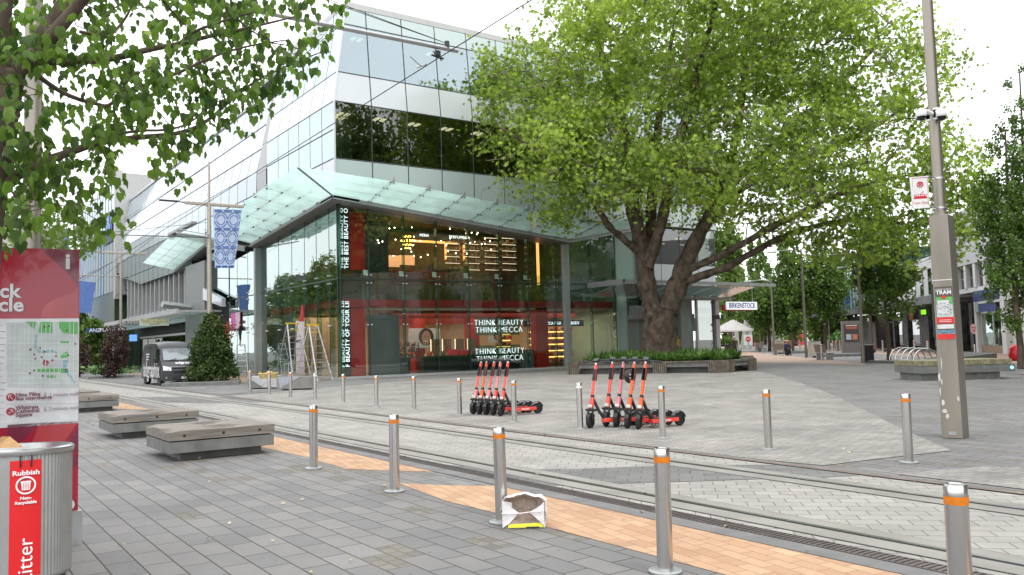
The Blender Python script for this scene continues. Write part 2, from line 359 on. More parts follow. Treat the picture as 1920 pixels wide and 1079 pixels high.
setts=pavemat('lane_setts',(.30,.288,.265),(.355,.342,.315),(.15,.14,.12),.26,.20,rot=45,msize=.006,stain=.22,pscale=.9,bumpd=.005)
brick=pavemat('orange_bricks',(.41,.245,.15),(.50,.33,.205),(.24,.15,.10),.26,.13,rot=100,msize=.004,stain=.14,pscale=2)
brick2=pavemat('far_bricks',(.34,.235,.18),(.40,.285,.22),(.24,.18,.14),.24,.12,rot=44,msize=.006,stain=.12)
asph=pavemat('grey_paving',(.172,.17,.168),(.22,.218,.215),(.11,.108,.105),.6,.6,rot=44,msize=.004,stain=.3,pscale=.2)
kerbm=mat('kerb_stone',(.15,.148,.145),.8,0,.18,3,bump=.2,bscale=40)
railconc=mat('rail_concrete',(.235,.225,.20),.85,0,.15,1.5,bump=.25,bscale=50)
brown=mat('drain_brown',(.16,.125,.105),.8,0,.25,4)
steelrail=mat('rail_steel',(.42,.42,.42),.28,1,.1,2)
groove=mat('rail_groove',(.02,.02,.02),.9)
soil=mat('soil',(.05,.04,.03),.95,0,.3,8)
g_low=glassmat('shop_glass',(.84,.92,.885),.15,power=2.2,wob=.16,rcol=(.80,.92,.88))
g_bal=glassmat('balustrade_glass',(.55,.72,.66),.16,power=4)
g_up=glassmat('office_glass',(.25,.32,.32),.34,power=3,wob=.05,rcol=(.76,.88,.93))
g_dim=glassmat('tinted_glass',(.36,.39,.36),.12,power=4,wob=.05)
def spandrelmat(name,col,rough=.12):
    m=mat(name,col,rough,0,.03,.3,spec=.8); return m
sp_white=spandrelmat('white_spandrel',(.53,.56,.58)); sp_green=spandrelmat('pale_green_spandrel',(.45,.54,.53)); sp_blue=spandrelmat('pale_glass_spandrel',(.36,.44,.475),.08)
def canopyglass():
    m=bpy.data.materials.new('frosted_canopy_glass'); m.use_nodes=True; t=m.node_tree; t.nodes.clear(); o=_n(t,'ShaderNodeOutputMaterial')
    a=_n(t,'ShaderNodeBsdfTranslucent'); a.inputs[0].default_value=(.64,.86,.79,1); d=_n(t,'ShaderNodeBsdfDiffuse'); d.inputs[0].default_value=(.36,.50,.46,1)
    tr=_n(t,'ShaderNodeBsdfTransparent'); tr.inputs[0].default_value=(.62,.82,.75,1); g=_n(t,'ShaderNodeBsdfGlossy'); g.inputs[1].default_value=.15
    n=_n(t,'ShaderNodeTexNoise'); n.inputs['Scale'].default_value=.9; n.inputs['Detail'].default_value=5; c=_n(t,'ShaderNodeTexCoord'); t.links.new(c.outputs['Object'],n.inputs['Vector'])
    r=_n(t,'ShaderNodeMapRange'); r.inputs['From Min'].default_value=.3; r.inputs['From Max'].default_value=.7; r.inputs['To Min'].default_value=.12; r.inputs['To Max'].default_value=.40; t.links.new(n.outputs['Fac'],r.inputs[0])
    m1=_n(t,'ShaderNodeMixShader'); m1.inputs[0].default_value=.15; t.links.new(a.outputs[0],m1.inputs[1]); t.links.new(d.outputs[0],m1.inputs[2])
    m2=_n(t,'ShaderNodeMixShader'); t.links.new(r.outputs[0],m2.inputs[0]); t.links.new(m1.outputs[0],m2.inputs[1]); t.links.new(tr.outputs[0],m2.inputs[2])
    fr=_n(t,'ShaderNodeFresnel'); m3=_n(t,'ShaderNodeMixShader'); t.links.new(fr.outputs[0],m3.inputs[0]); t.links.new(m2.outputs[0],m3.inputs[1]); t.links.new(g.outputs[0],m3.inputs[2]); t.links.new(m3.outputs[0],o.inputs[0]); return m
g_can=canopyglass()
def emis(name,col,s): return mat(name,col,.5,0,0,1,emit=col,estr=s)
lamp_w=emis('ceiling_lamp',(1,.86,.62),3.); lamp_c=emis('downlight',(1,.85,.62),12.); led_white=emis('led_letters',(.85,.95,1),1.0); shelf_glow=emis('shelf_strip',(1,.55,.16),2.6); shelf_pale=emis('pale_shelf_strip',(1,.78,.55),1.0)
neon_red=emis('red_neon',(1,.12,.06),2.5)
leaf_plane=leafmat('plane_leaves',(.085,.135,.03),(.40,.53,.10),(.56,.60,.20),trans=.52,clump=.22,rough=.6)
leaf_lime=leafmat('lime_leaves',(.024,.056,.014),(.17,.28,.05),(.36,.46,.12),trans=.5,clump=.8)
leaf_dark=leafmat('oak_leaves',(.045,.085,.02),(.15,.26,.045),(.22,.33,.08),trans=.25,clump=.5)
leaf_mid=leafmat('oak_leaves_mid',(.05,.09,.022),(.17,.27,.055),(.25,.34,.10),trans=.28,clump=.5)
leaf_far=leafmat('far_leaves',(.08,.14,.03),(.22,.31,.08),trans=.35,clump=.2)
leaf_shrub=leafmat('shrub_leaves',(.020,.042,.012),(.085,.135,.028),(.16,.13,.05),trans=.15,clump=1.)
leaf_maroon=leafmat('brown_shrub_leaves',(.035,.018,.016),(.115,.065,.055),trans=.15,clump=1.)
leaf_hosta=leafmat('hosta_leaves',(.05,.12,.03),(.17,.30,.09),trans=.2,clump=1.)
blade=leafmat('strap_leaves',(.03,.08,.02),(.17,.30,.06),trans=.3,clump=.8)

# ================================================================= GROUND
def sheet(name,polys,z,material):
    mb=MB()
    for p in polys: mb.add([(x,y,z) for x,y in p],[tuple(range(len(p)))])
    o=mb.build(name,material); o['kind']='structure'; return o
def strip(x0,x1,y0,y1): return [(x0,y0),(x1,y0),(x1,y1),(x0,y1)]
sheet('ground',[strip(-500,700,-500,700)],0,slate)
Y0,Y1=-30,160
sheet('pavement',[[(13,Y0),(300,Y0),(300,150),(9.2,150),(9.2,33),(12,33),(26,36),(60,36),(50,28),(20,4)]],.004,asph)
sheet('road',[strip(5.93,9.0,Y0,Y1)],.004,setts)
sheet('plaza',[[(9.25,7.4),(9.35,6.57),(10.2,6.45),(11.71,6.17),(13.97,8.26),(17.63,11.45),(21.6,15.0),(25.68,18.95),(30.3,23.6),(34.93,28.76),(36,40),(26,37.6),(18,35.6),(14,34),(9.25,31.5)]],.008,cobble)
sheet('plaza_wedge',[[(9.35,5.6),(10.52,5.2),(12.2,3.2),(12.5,0),(9.35,0)]],.008,cobble)
sheet('road_band',[[(5.94,10.1),(6.43,9.0),(7.07,8.5),(8.03,7.92),(8.99,7.0),(8.99,5.85),(8.55,6.02),(7.94,6.47),(7.31,6.87),(5.97,7.77)],[(5.94,36),(8.99,31),(8.99,26.5),(7.4,28),(5.94,31.5)],[(9.02,10),(9.24,9),(9.24,0),(9.02,0)],[(9.02,10),(9.24,10),(9.24,Y1),(9.02,Y1)]],.008,slate2)
sheet('brick_paving',[[(4.72,9.25),(5.08,8.68),(5.47,8.25),(5.5,8.0),(5.5,0),(4.6,0),(4.6,6.9),(4.56,7.85)],[(4.72,14.6),(5.5,16.2),(5.5,9.75),(5.2,10.1),(4.75,10.84),(4.81,12.46)],[(4.75,22.8),(5.5,24.5),(5.5,18.2),(4.8,19.2)],[(4.75,31),(5.5,33),(5.5,26.6),(4.8,27.8)]],.004,brick)
sheet('kerb',[strip(5.5,5.72,Y0,Y1)],.008,kerbm)
sheet('drain_surround',[strip(5.72,5.93,Y0,Y1)],.004,brown)
mb=MB()   # cross bars of the slot drain
y=.0
while y<26: mb.box(5.745,5.905,y,y+.022,.004,.012); y+=.05
mb.box(5.73,5.745,0,26,.004,.012).box(5.905,5.92,0,26,.004,.012)
tag(mb.build('drain_grate',mat('grate_iron',(.12,.105,.10),.6,.6,.2,10)),kind='structure')
for xr in (6.30,8.25):
    sheet('rail_bed',[strip(xr-.25,xr+.24,Y0,Y1)],.012,railconc); sheet('rail_bed_joint',[strip(xr-.262,xr-.25,Y0,Y1),strip(xr+.24,xr+.25,Y0,Y1)],.012,kerbm)
    sheet('rail_groove',[strip(xr-.028,xr+.0,Y0,Y1)],.016,groove)
    mb=MB().box(xr,xr+.045,Y0,Y1,.0,.019)
    tag(mb.build('tram_rail',steelrail),kind='structure')
sheet('channel',[strip(9.0,9.12,Y0,Y1)],.016,brown)
a=G(1400,660); b_=G(1613,681)
sheet('footpath',[[(44.9,37.6),(41.6,26.2),(b_.x,b_.y),(a.x,a.y),(110,100),(60,62)]],.008,brick2)
# shop street on the right: its frontage line runs 44 degrees off the tram street
S0=Vector((65.8,31.2,0)); ST=Vector((.715,.699,0)).normalized(); SN=Vector((-.699,.715,0)).normalized()   # SN points to the street
def SP(t,off=0,z=0): return S0+ST*t+SN*off+Vector((0,0,z))
def SR(px,py,off=0.):
    d=ray(px,py); q=S0+SN*off; k=(q-CAM).dot(SN)/d.dot(SN); p=CAM+d*k; return (p-S0).dot(ST), p.z
sheet('shop_footpath',[[SP(-60,0)[:2],SP(90,0)[:2],SP(90,7)[:2],SP(-60,7)[:2]]],.008,brick2)
mb=MB(); 
for o_ in (9.5,11.0): 
    a1,a2=SP(-40,o_),SP(90,o_); mb.tube([a1+Vector((0,0,.012)),a2+Vector((0,0,.012))],.03,4)
tag(mb.build('tram_rail',steelrail),kind='structure')
sheet('asphalt_strip',[[(9.6,50),(17,50),(17,42.3),(13,37),(12,34.5),(9.25,32.5),(9.25,50)]],.012,asph)
sheet('brick_paving',[[(13.4,44.5),(18,42.6),(18,78),(13.4,78)]],.016,brick2)
# litter and fallen leaves on the paving
P_=[];
for _ in range(150):
    y=random.uniform(3.2,26); x=random.uniform(-1,14)
    P_.append((x,y,.022))
tag(leaves('fallen_leaves',P_,.045,mat('dry_leaf',(.45,.38,.22),.8,0,.4,30),None,LEAF4,.25),'small pale leaves and scraps scattered over the paving','litter',kind='stuff')

# ================================================================= BOLLARDS
def make_bollard(tape=True):
    t=thing('bollard','',  'bollard')
    mb=MB().lathe([(.0001,0),(.057,0),(.057,.77)],n=28); mb.build('post',steel,t,smooth=True,local=True)
    MB().lathe([(.0585,.77),(.0585,.812)],n=28).build('band',orange_band if tape else white,t,smooth=True,local=True)
    MB().lathe([(.057,.812),(.057,.862),(.053,.870),(.046,.870),(.045,.866),(.0001,.866)],n=28).build('cap',steel,t,smooth=True,local=True)
    MB().lathe([(.12,.0),(.12,.012),(.112,.016),(.056,.016)],n=28).build('base_plate',galv,t,smooth=True,local=True)
    return t
near=[((588.5,879),'steel bollard on the near side of the rails, closest to the timber benches'),
((740,922),'steel bollard standing between the two orange brick wedges'),
((941,980),'steel bollard with the crumpled paper bag resting against it'),
((1247.5,1073),'tall foreground bollard with a scratch, its foot on small setts beside orange bricks')]
b0=make_bollard(); first=True
def put_bollard(p,label,grp,src=None,cam_px=None):
    global first
    src=src or b0
    if src is b0 and first: o=b0; first=False
    else: o=copy_tree(src)
    o.location=(p[0],p[1],.004); o['label']=label; o['group']=grp; o['category']='bollard'; o.rotation_euler=(R(random.uniform(-.5,.5)),R(random.uniform(-.5,.5)),random.uniform(0,6)); return o
NG='bollards along the near side of the tram rails'; FG='bollards along the plaza side of the tram rails'
for px,lab in near: put_bollard(G(*px),lab,NG)
put_bollard((4.33,2.28),'largest bollard at the bottom right corner, its foot out of view',NG)
far=[((469,738),'small bollard in front of the left grey concrete block seat, nearest the leafy hedge'),
((505,741),'second bollard from the hedge, between the two concrete block seats'),
((545,746),'bollard right in front of the concrete block seat below the stepladder'),
((591,751),'bollard with a white wrap instead of orange, left of the store corner'),
((644,756),'bollard in line with the glass corner of the store'),
((706,764),'bollard in front of the red panel in the store window'),
((777,769),'bollard in front of the dark screen, second right of the store corner'),
((862,779),'bollard just left of the left scooter row'),
((964.5,792),'bollard in front of the left scooter row'),
((1088.5,804.5),'bollard with a pale worn band just left of the right scooter row'),
((1243,822),'bollard in front of the right scooter row'),
((1441.5,843),'bollard standing alone on the plaza right of the scooters'),
((1704,868),'bollard left of the tall tram pole, its base plate showing')]
bw=None
for i,(px,lab) in enumerate(far):
    if i in (3,9):
        if bw is None: bw=make_bollard(False); o=bw; g=G(*px); o.location=(g.x,g.y,.004); tag(o,lab,'bollard',FG)
        else: put_bollard(G(*px),lab,FG,src=bw)
    else: put_bollard(G(*px),lab,FG)
# ================================================================= DEPARTMENT STORE (glass corner building)
XL,YR=17.85,41.72          # planes of the upper storeys
GX,GY=18.15,42.15          # planes of the ground floor glazing
XE=47.9                    # right end
PROFX=[(0,0),(15,0),(16.7,.28),(20.95,1.05)]; PROFY=[(0,0),(15,0),(16.7,.2),(20.95,.65)]
def ip(prof,z):
    for (a,b),(c,d) in zip(prof[:-1],prof[1:]):
        if z<=c: return b+(d-b)*(z-a)/(c-a)
    return prof[-1][1]
def xc(z,o=0): return XL+ip(PROFX,z)-o
def yc(z,o=0): return YR+ip(PROFY,z)-o
def PRt(s,z,o=0): return Vector((max(s,xc(z,o)),yc(z,o),z))
def PLt(s,z,o=0): return Vector((xc(z,o),max(s,yc(z,o)),z))
store=thing('department_store','large glass cornered store with sloping glass canopy and red interior','building',(18,42,0))
zb=[9.6,11.87,15.0,16.72,19.6,20.62]
g=.035
def panel(fn,s0,s1,z0,z1,material,name,parent,o=.0,th=.03):
    a,b,c,d=fn(s0+g,z0+g,o),fn(s1-g,z0+g,o),fn(s1-g,z1-g,o),fn(s0+g,z1-g,o)
    if fn in (PRt,PRf): mb=MB().slab(a,b,c,d,th)
    else: mb=MB().slab(b,a,d,c,th)
    return mb.build(name,material,parent)
def PRf(s,z,o=0): return Vector((s,YR,z))
cx=[XL,20.07,22.3,24.5,26.7,28.9,31.1,33.3,35.5,37.7,39.9,42.1,44.3,46.1,XE]
cyl_=[YR,43.45,45.2,46.95,48.7,50.5,52.6]
clad=MB(); 
for z0,z1,mt,nm in ((zb[0],zb[1],sp_green,'spandrel'),(zb[1],zb[2],g_up,'window'),(zb[2],zb[3],sp_white,'spandrel'),(zb[3],zb[4],g_up,'window'),(zb[4],zb[5],sp_green,'spandrel')):
    for a,b in zip(cx[:-1],cx[1:]):
        if nm=='window': panel(PRt,a,b,z0,z1,g_dim if z0==zb[1] else g_up,nm,store)
        else: panel(PRt,a,b,z0,z1,mt,nm,store)
zl=[9.6,11.87,13.45,15.0,16.72,19.6,20.62]
for k,(z0,z1) in enumerate(zip(zl[:-1],zl[1:])):
    for a,b in zip(cyl_[:-1],cyl_[1:]):
        w_=k in (1,2,4); panel(PLt,a,b,z0,z1,g_up if w_ else (sp_white if k==3 else sp_green if k==5 else sp_white),'window' if w_ else 'spandrel',store)
# parapet rail and dark joint frame behind the panels
mb=MB()
for a,b in ((PRt(XL,20.62),PRt(XE,20.62)),):
    mb.slab(a,b,PRt(XE,20.98),PRt(XL,20.98),.25)
mb.slab(PLt(52.6,20.62),PLt(YR,20.62),PLt(YR,20.98),PLt(52.6,20.98),.25); mb.build('parapet',grey_clad,store)
fr=MB()
def bar(p,q,r=.05): fr.tube([p,q],r,4)
for z in zb[:-1]:
    fr.tube([PRt(XL,z,-.05),PRt(XE,z,-.05)],.07,4)
for z in zl: fr.tube([PLt(YR,z,-.05),PLt(52.6,z,-.05)],.045,4)
for s in cx:
    fr.tube([PRt(s,z,-.05) for z in (9.6,15,16.72,20.62)],.045,4)
for s in cyl_: fr.tube([PLt(s,z,-.05) for z in (9.6,15,16.72,20.62)],.035,4)
fr.build('window_frame',mat('frame_grey',(.10,.11,.115),.5,.5,.05),store)
MB().tube([Vector((xc(z)+.02,yc(z)+.02,z)) for z in (9.6,15,16.72,20.7)],.07,6).build('corner_trim',mat('corner_trim_white',(.55,.56,.57),.4,.3,.03),store)
# inner core: dark office rooms behind the glass with ceilings and lit lamps
room=mat('office_dark',(.055,.065,.06),.8,0,.2,.4); ceil_=mat('office_ceiling',(.13,.14,.13),.8,0,.1,1); pale=mat('office_pale',(.30,.38,.33),.6,0,.05,1)
core=MB()
core.quad((21.3,49.5,11.9),(XE,49.5,11.9),(XE,49.5,15),(21.3,49.5,15)); core.quad((21.3,49.5,11.9),(21.3,49.5,15),(21.3,60,15),(21.3,60,11.9))
core.box(18.6,XE-.3,42.4,60,11.55,11.8); core.box(18.9,XE-.3,42.6,60,15.05,15.3)
core.box(19.6,XE-.3,42.9,60,16.6,16.75); core.box(20,XE-.3,43.2,60,19.7,19.9); core.box(20.4,XE-.2,46,60,16.76,19.7)
core.build('office_floor',room,store)
cl=MB().box(18.7,XE-.4,42.3,49.4,14.92,15.03); cl.box(19.7,XE-.4,43,45.9,19.55,19.66); cl.build('office_ceiling',ceil_,store)
MB().box(19.0,20.1,44.5,45.1,11.8,14.9).box(30.5,31.3,45,45.6,11.8,14.9).build('office_column',pale,store)
mb=MB()
for i in range(13):
    x=18.9+i*2.25
    for dx in (0,.42): mb.box(x+dx,x+dx+.22,43.3,43.9,14.86,14.91)
for i in range(3):
    for dx in (0,.4): mb.box(19.9+i*5+dx,20.1+i*5+dx,43.6,44.1,19.48,19.54)
for i in range(3):
    for dx in (0,.4): mb.box(18.9+dx,19.1+dx,44+i*2.6,44.6+i*2.6,14.80,14.85)
mb.build('ceiling_lamp',lamp_w,store)
# opaque rear mass so nothing shows through, and roof
MB().box(22,XE-.2,50,64,0,20.5).build('rear_wall',mat('rear_wall',(.4,.41,.41),.6),store)
MB().box(19.2,XE,42.8,60,20.3,20.5).build('roof',grey_clad,store)
MB().slab((XE,YR,9.6),(XE,60,9.6),(XE,60,20.6),(XE,YR,20.6),.05).build('end_wall',grey_clad,store)
# fin between the two facades
def finp(y,z,o): 
    k=max(0,(z-13.3))/6.; return Vector((17.82+1.2*k**1.1,y-.04,z))
mb=MB()
zz=[8.7,9.6,13.3,15.3,17.3,19.3,20.4]
for a,b in zip(zz[:-1],zz[1:]):
    mb.slab(finp(54.55,a+.03,0),finp(52.65,a+.03,0),finp(52.65,b,0),finp(54.55,b,0),.35)
    mb.slab(finp(52.65,a+.03,0),finp(52.65,a+.03,0)+Vector((1.2,0,0)),finp(52.65,b,0)+Vector((1.2,0,0)),finp(52.65,b,0),.05)
mb.build('fin',mat('fin_grey',(.33,.33,.33),.45,.2,.04),store)
# ---- ground floor glazing
def sofz(x=None,y=None):
    if x is not None: return 9.55-.098*(x-GX) if x<33.7 else 8.03+.19*(x-33.7)
    return 9.55-.075*(y-GY)
gx=[18.28,19.96,22.15,24.29,26.43,28.64,30.8,32.95,33.55]; gx2=[33.9,36.0,38.05]
gy=[42.28,43.35,45.2,47.0,49.1,51.4,53.7,54.8]; gy2=[55.2,57.6,60.0,62.0]
def pane(v,material=g_low): MB().add(v,[(0,1,2,3)]).build('glass_pane',material,store)
for a,b in list(zip(gx[:-1],gx[1:]))+list(zip(gx2[:-1],gx2[1:])):
    pane([(a+.02,GY,.12),(b-.02,GY,.12),(b-.02,GY,5.38),(a+.02,GY,5.38)]); pane([(a+.02,GY,5.46),(b-.02,GY,5.46),(b-.02,GY,sofz(x=b)),(a+.02,GY,sofz(x=a))])
for a,b in list(zip(gy[:-1],gy[1:]))+list(zip(gy2[:-1],gy2[1:])):
    pane([(GX,b-.02,.12),(GX,a+.02,.12),(GX,a+.02,5.38),(GX,b-.02,5.38)]); pane([(GX,b-.02,5.46),(GX,a+.02,5.46),(GX,a+.02,sofz(y=a)),(GX,b-.02,sofz(y=b))])
fn_=MB(); mb=MB(); j=mat('glass_joint',(.02,.045,.035),.4)
for x in gx[:-1]+gx2: mb.box(x-.022,x+.022,GY-.01,GY+.02,.12,sofz(x=x)); fn_.box(x-.01,x+.01,GY+.03,GY+.30,.12,sofz(x=x))
for y in gy[:-1]+gy2: mb.box(GX-.01,GX+.02,y-.022,y+.022,.12,sofz(y=y)); fn_.box(GX+.03,GX+.30,y-.01,y+.01,.12,sofz(y=y))
mb.box(18.2,38,GY-.012,GY+.025,5.385,5.455).box(GX-.012,GX+.025,42.2,62,5.385,5.455)
mb.build('mullion',j,store); fn_.build('glass_fin',glassmat('fin_glass',(.62,.80,.72),.06),store)
mb=MB()
for x in gx[1:-1]+gx2:
    for z in (5.2,5.64,2.9):
        for dx in (-.12,.12): mb.ball((x+dx,GY-.04,z),.045,8); mb.tube([(x+dx,GY,z),(x,GY+.2,z)],.018,5)
for y in gy[1:-1]+gy2[1:]:
    for z in (5.2,5.64,2.9):
        for dy in (-.12,.12): mb.ball((GX-.04,y+dy,z),.045,8)
mb.build('glass_fitting',alu,store,smooth=True)
MB().box(18.05,38.2,GY-.12,GY+.1,0,.12).box(GX-.12,GX+.1,42.1,62,0,.12).build('sill',mat('sill_grey',(.35,.36,.35),.6,0,.1,2),store)
for (x,y,z) in ((33.72,42.05,7.98),(17.98,55.0,8.45)):
    MB().box(x-.21,x+.21,y-.16,y+.16,0,z).build('column',col_grey,store,bevel=.02)
# ---- sloping soffit beam
mb=MB(); sofm=mat('soffit_grey',(.27,.28,.275),.5,.1,.05,2)
def beamR(x0,x1): 
    z0,z1=sofz(x=x0+1e-6),sofz(x=x1); mb.add([(x0,YR-.25,z0-.05),(x1,YR-.25,z1-.05),(x1,GY+1,z1-.05),(x0,GY+1,z0-.05),(x0,YR-.25,z0+.30),(x1,YR-.25,z1+.30),(x1,GY+1,z1+.30),(x0,GY+1,z0+.30)],[(0,3,2,1),(4,5,6,7),(0,1,5,4),(1,2,6,5),(2,3,7,6),(3,0,4,7)])
beamR(17.6,33.7); beamR(33.7,40.6)
z0,z1=sofz(y=41.5),sofz(y=55.3)
mb.add([(XL-.25,41.47,z0-.05),(XL-.25,55.3,z1-.05),(GX+1,55.3,z1-.05),(GX+1,41.47,z0-.05),(XL-.25,41.47,z0+.3),(XL-.25,55.3,z1+.3),(GX+1,55.3,z1+.3),(GX+1,41.47,z0+.3)],[(0,1,2,3),(4,7,6,5),(0,4,5,1),(1,5,6,2),(2,6,7,3),(3,7,4,0)])
mb.build('soffit_beam',sofm,store)
# light rim on the beam edge
MB().tube([(17.6,YR-.29,sofz(x=17.6)+.02),(33.7,YR-.29,sofz(x=33.7)+.02),(40.6,YR-.29,sofz(x=40.6)+.02)],.05,6).tube([(XL-.29,41.5,z0+.02),(XL-.29,55.3,z1+.02)],.05,6).build('beam_rim',mat('rim_grey',(.42,.43,.42),.4,.3),store)
# ---- glass canopy: outward and upward from the beam
def canopy(name_, corners_rows, parent, seams=True):
    pass
TIP=Vector((14.55,38.5,10.45)); INN=Vector((17.62,41.45,9.78))
outR=[Vector((x,38.75-.0,10.45-.098*(x-14.55))) for x in (14.55,33.9)]
def cR(x,k):   # k 0 at beam .. 1 at outer edge, right canopy
    zi=sofz(x=max(x,17.6))+.2; y=YR-.28
    return Vector((x,y+(38.6-y)*k,zi+(.62)*k))
def cL(y,k):
    zi=sofz(y=max(y,41.4))+.2; x=XL-.28
    return Vector((x+(14.6-x)*k,y,zi+.62*k))
rods=MB(); spots=MB(); purl=MB()
xs=[17.57]+[17.57+2.15*i for i in range(1,8)]+[33.7]
rows=[0,.34,.67,1]
def glassrow(P00,P10,P11,P01): MB().add([P00,P10,P11,P01],[(0,1,2,3)]).build('canopy_pane',g_can,store)
# hip triangle cells
hip=lambda k: INN.lerp(TIP,k)
for r0_,r1_ in zip(rows[:-1],rows[1:]):
    for i,(a,b) in enumerate(zip(xs[:-1],xs[1:])):
        p=cR(a+.02,r0_); q=cR(b-.02,r0_); r_=cR(b-.02,r1_); s=cR(a+.02,r1_)
        if i==0: p=hip(r0_+.01)+Vector((.03,0,0)); s=hip(r1_-.005)+Vector((.03,0,0)); 
        glassrow(p,q,r_,s)
ys_=[41.44]+[41.44+1.95*i for i in range(1,7)]+[55.2]
for r0_,r1_ in zip(rows[:-1],rows[1:]):
    for i,(a,b) in enumerate(zip(ys_[:-1],ys_[1:])):
        p=cL(a+.02,r0_); q=cL(b-.02,r0_); r_=cL(b-.02,r1_); s=cL(a+.02,r1_)
        if i==0: p=hip(r0_+.01)+Vector((0,.03,0)); s=hip(r1_-.005)+Vector((0,.03,0))
        glassrow(q,p,s,r_)
for x in xs[1:]:
    MB().tube([cR(x,0)+Vector((0,0,.16)),cR(x,1.0)+Vector((0,0,.14))],.035,6).build('canopy_rod',galv,store,smooth=True); MB().box(x-.06,x+.06,38.5,38.9,cR(x,1).z+.02,cR(x,1).z+.2).build('rod_bracket',galv,store)
    for k in rows: 
        for dx in (-.1,.1): spots.ball(cR(x+dx,min(.96,k+.02))+Vector((0,0,-.03)),.045,6)
for y in ys_[1:]:
    MB().tube([cL(y,0)+Vector((0,0,.16)),cL(y,1.0)+Vector((0,0,.14))],.035,6).build('canopy_rod',galv,store,smooth=True)
    for k in rows:
        for dy in (-.1,.1): spots.ball(cL(y+dy,min(.96,k+.02))+Vector((0,0,-.03)),.045,6)
for k in (.34,.67): purl.tube([cR(17.8,k)+Vector((0,0,.12)),cR(33.6,k)+Vector((0,0,.12))],.02,4).tube([cL(41.8,k)+Vector((0,0,.12)),cL(55.1,k)+Vector((0,0,.12))],.02,4)
rods.tube([hip(0)+Vector((0,0,-.05)),hip(1)+Vector((0,0,-.04))],.055,6)
# last bay beyond the valley column, rising again
xs2=[33.75,35.6,37.5,39.4]
for r0_,r1_ in zip(rows[:-1],rows[1:]):
    for a,b in zip(xs2[:-1],xs2[1:]): glassrow(cR(a+.02,r0_),cR(b-.02,r0_),cR(b-.02,r1_),cR(a+.02,r1_))
for x in xs2[1:]: MB().tube([cR(x,0)+Vector((0,0,.16)),cR(x,1.0)+Vector((0,0,.14))],.035,6).build('canopy_rod',galv,store,smooth=True)
rods.build('hip_rod',galv,store,smooth=True); spots.build('canopy_fitting',mat('fitting_dark',(.06,.07,.07),.4,.8),store); purl.build('canopy_purlin',galv,store)
# ---- interior: ground floor and mezzanine
warm=mat('warm_wall',(.62,.42,.27),.7,0,.06,1); flo=mat('shop_floor',(.14,.14,.13),.3,0,.1,1); dk=mat('interior_dark',(.05,.045,.04),.6,0,.3,1.2); brn=mat('interior_brown',(.16,.095,.045),.6,0,.35,.9)
MB().box(18.3,47,42.4,50,.0,.03).build('shop_floor',flo,store)
MB().box(18.6,38,42.75,50,4.05,4.3).build('mezzanine_floor',dk,store)
MB().box(18.55,38.4,42.62,42.74,3.9,4.32).box(18.55,18.67,42.74,55,3.9,4.32).build('red_fascia',mat('fascia_red',(.30,.02,.02),.35,0,.05),store)
MB().box(18.5,40,49.6,49.8,0,4).build('back_wall',warm,store)
MB().box(18.5,40,47.6,47.8,4.3,9).box(22,22.1,47,60,4.3,8.6).build('mezzanine_wall',brn,store)
MB().box(18.5,41,42.5,49,8.9+.4,9.45).build('mezzanine_ceiling',brn,store)
MB().box(18.9,38,42.8,50,3.75,3.9).build('ground_ceiling',mat('shop_ceiling',(.55,.42,.30),.7),store)
for x0,x1 in ((18.6,20.6),(20.8,24.5),(24.7,28.4),(28.6,32.2),(32.4,37.8)): MB().add([(x0,42.66,4.33),(x1,42.66,4.33),(x1,42.66,5.95),(x0,42.66,5.95)],[(0,1,2,3)]).build('balustrade',g_bal,store)
for y0,y1 in ((42.8,46.4),(46.6,50.4),(50.6,54.4)): MB().add([(18.6,y1,4.33),(18.6,y0,4.33),(18.6,y0,5.95),(18.6,y1,5.95)],[(0,1,2,3)]).build('balustrade',g_bal,store)
mb=MB().box(19.05,19.95,42.7,43.3,.03,3.88).build('red_column',red_store,store)
MB().box(19.05,20.0,42.75,43.3,5.95,9.2).build('red_column',red_store,store)
MB().box(31.8,32.75,42.8,43.4,.03,3.88).build('red_column',red_store,store)
MB().box(24.6,25.3,45.6,46.3,.03,3.7).build('red_column',red_store,store); MB().box(28.6,29.3,45.6,46.3,.03,3.7).build('red_column',red_store,store)
MB().box(22.4,36,44.0,44.12,3.3,3.74).box(22.4,31,46,46.1,3.0,3.7).build('red_header',mat('header_red',(.20,.008,.008),.5),store)
MB().box(20.3,22.15,42.9,43.1,.03,3.5).build('dark_screen',mat('screen_grey',(.07,.085,.08),.3,0,.1,1),store)
MB().box(20.1,22.2,44.2,44.4,5.95,9.0).build('dark_screen',mat('screen_dark',(.025,.03,.028),.5),store)
mb=MB()
for x,y,z in [(23,44.4,3.70),(24.2,45,3.7),(25.5,44.4,3.7),(27,45,3.7),(28.2,44.4,3.7),(29.8,44.6,3.7),(30.6,45.2,3.7),(31.4,44.2,3.7),(33,44.6,3.7),(34.5,44.6,3.7)]: mb.cyl(x,y,z,z+.04,.07,n=8)
for i in range(46): mb.ball((random.uniform(21,31),random.uniform(43.3,47),random.uniform(7.1,9.1)),.035,6)
mb.build('downlight',lamp_c,store)
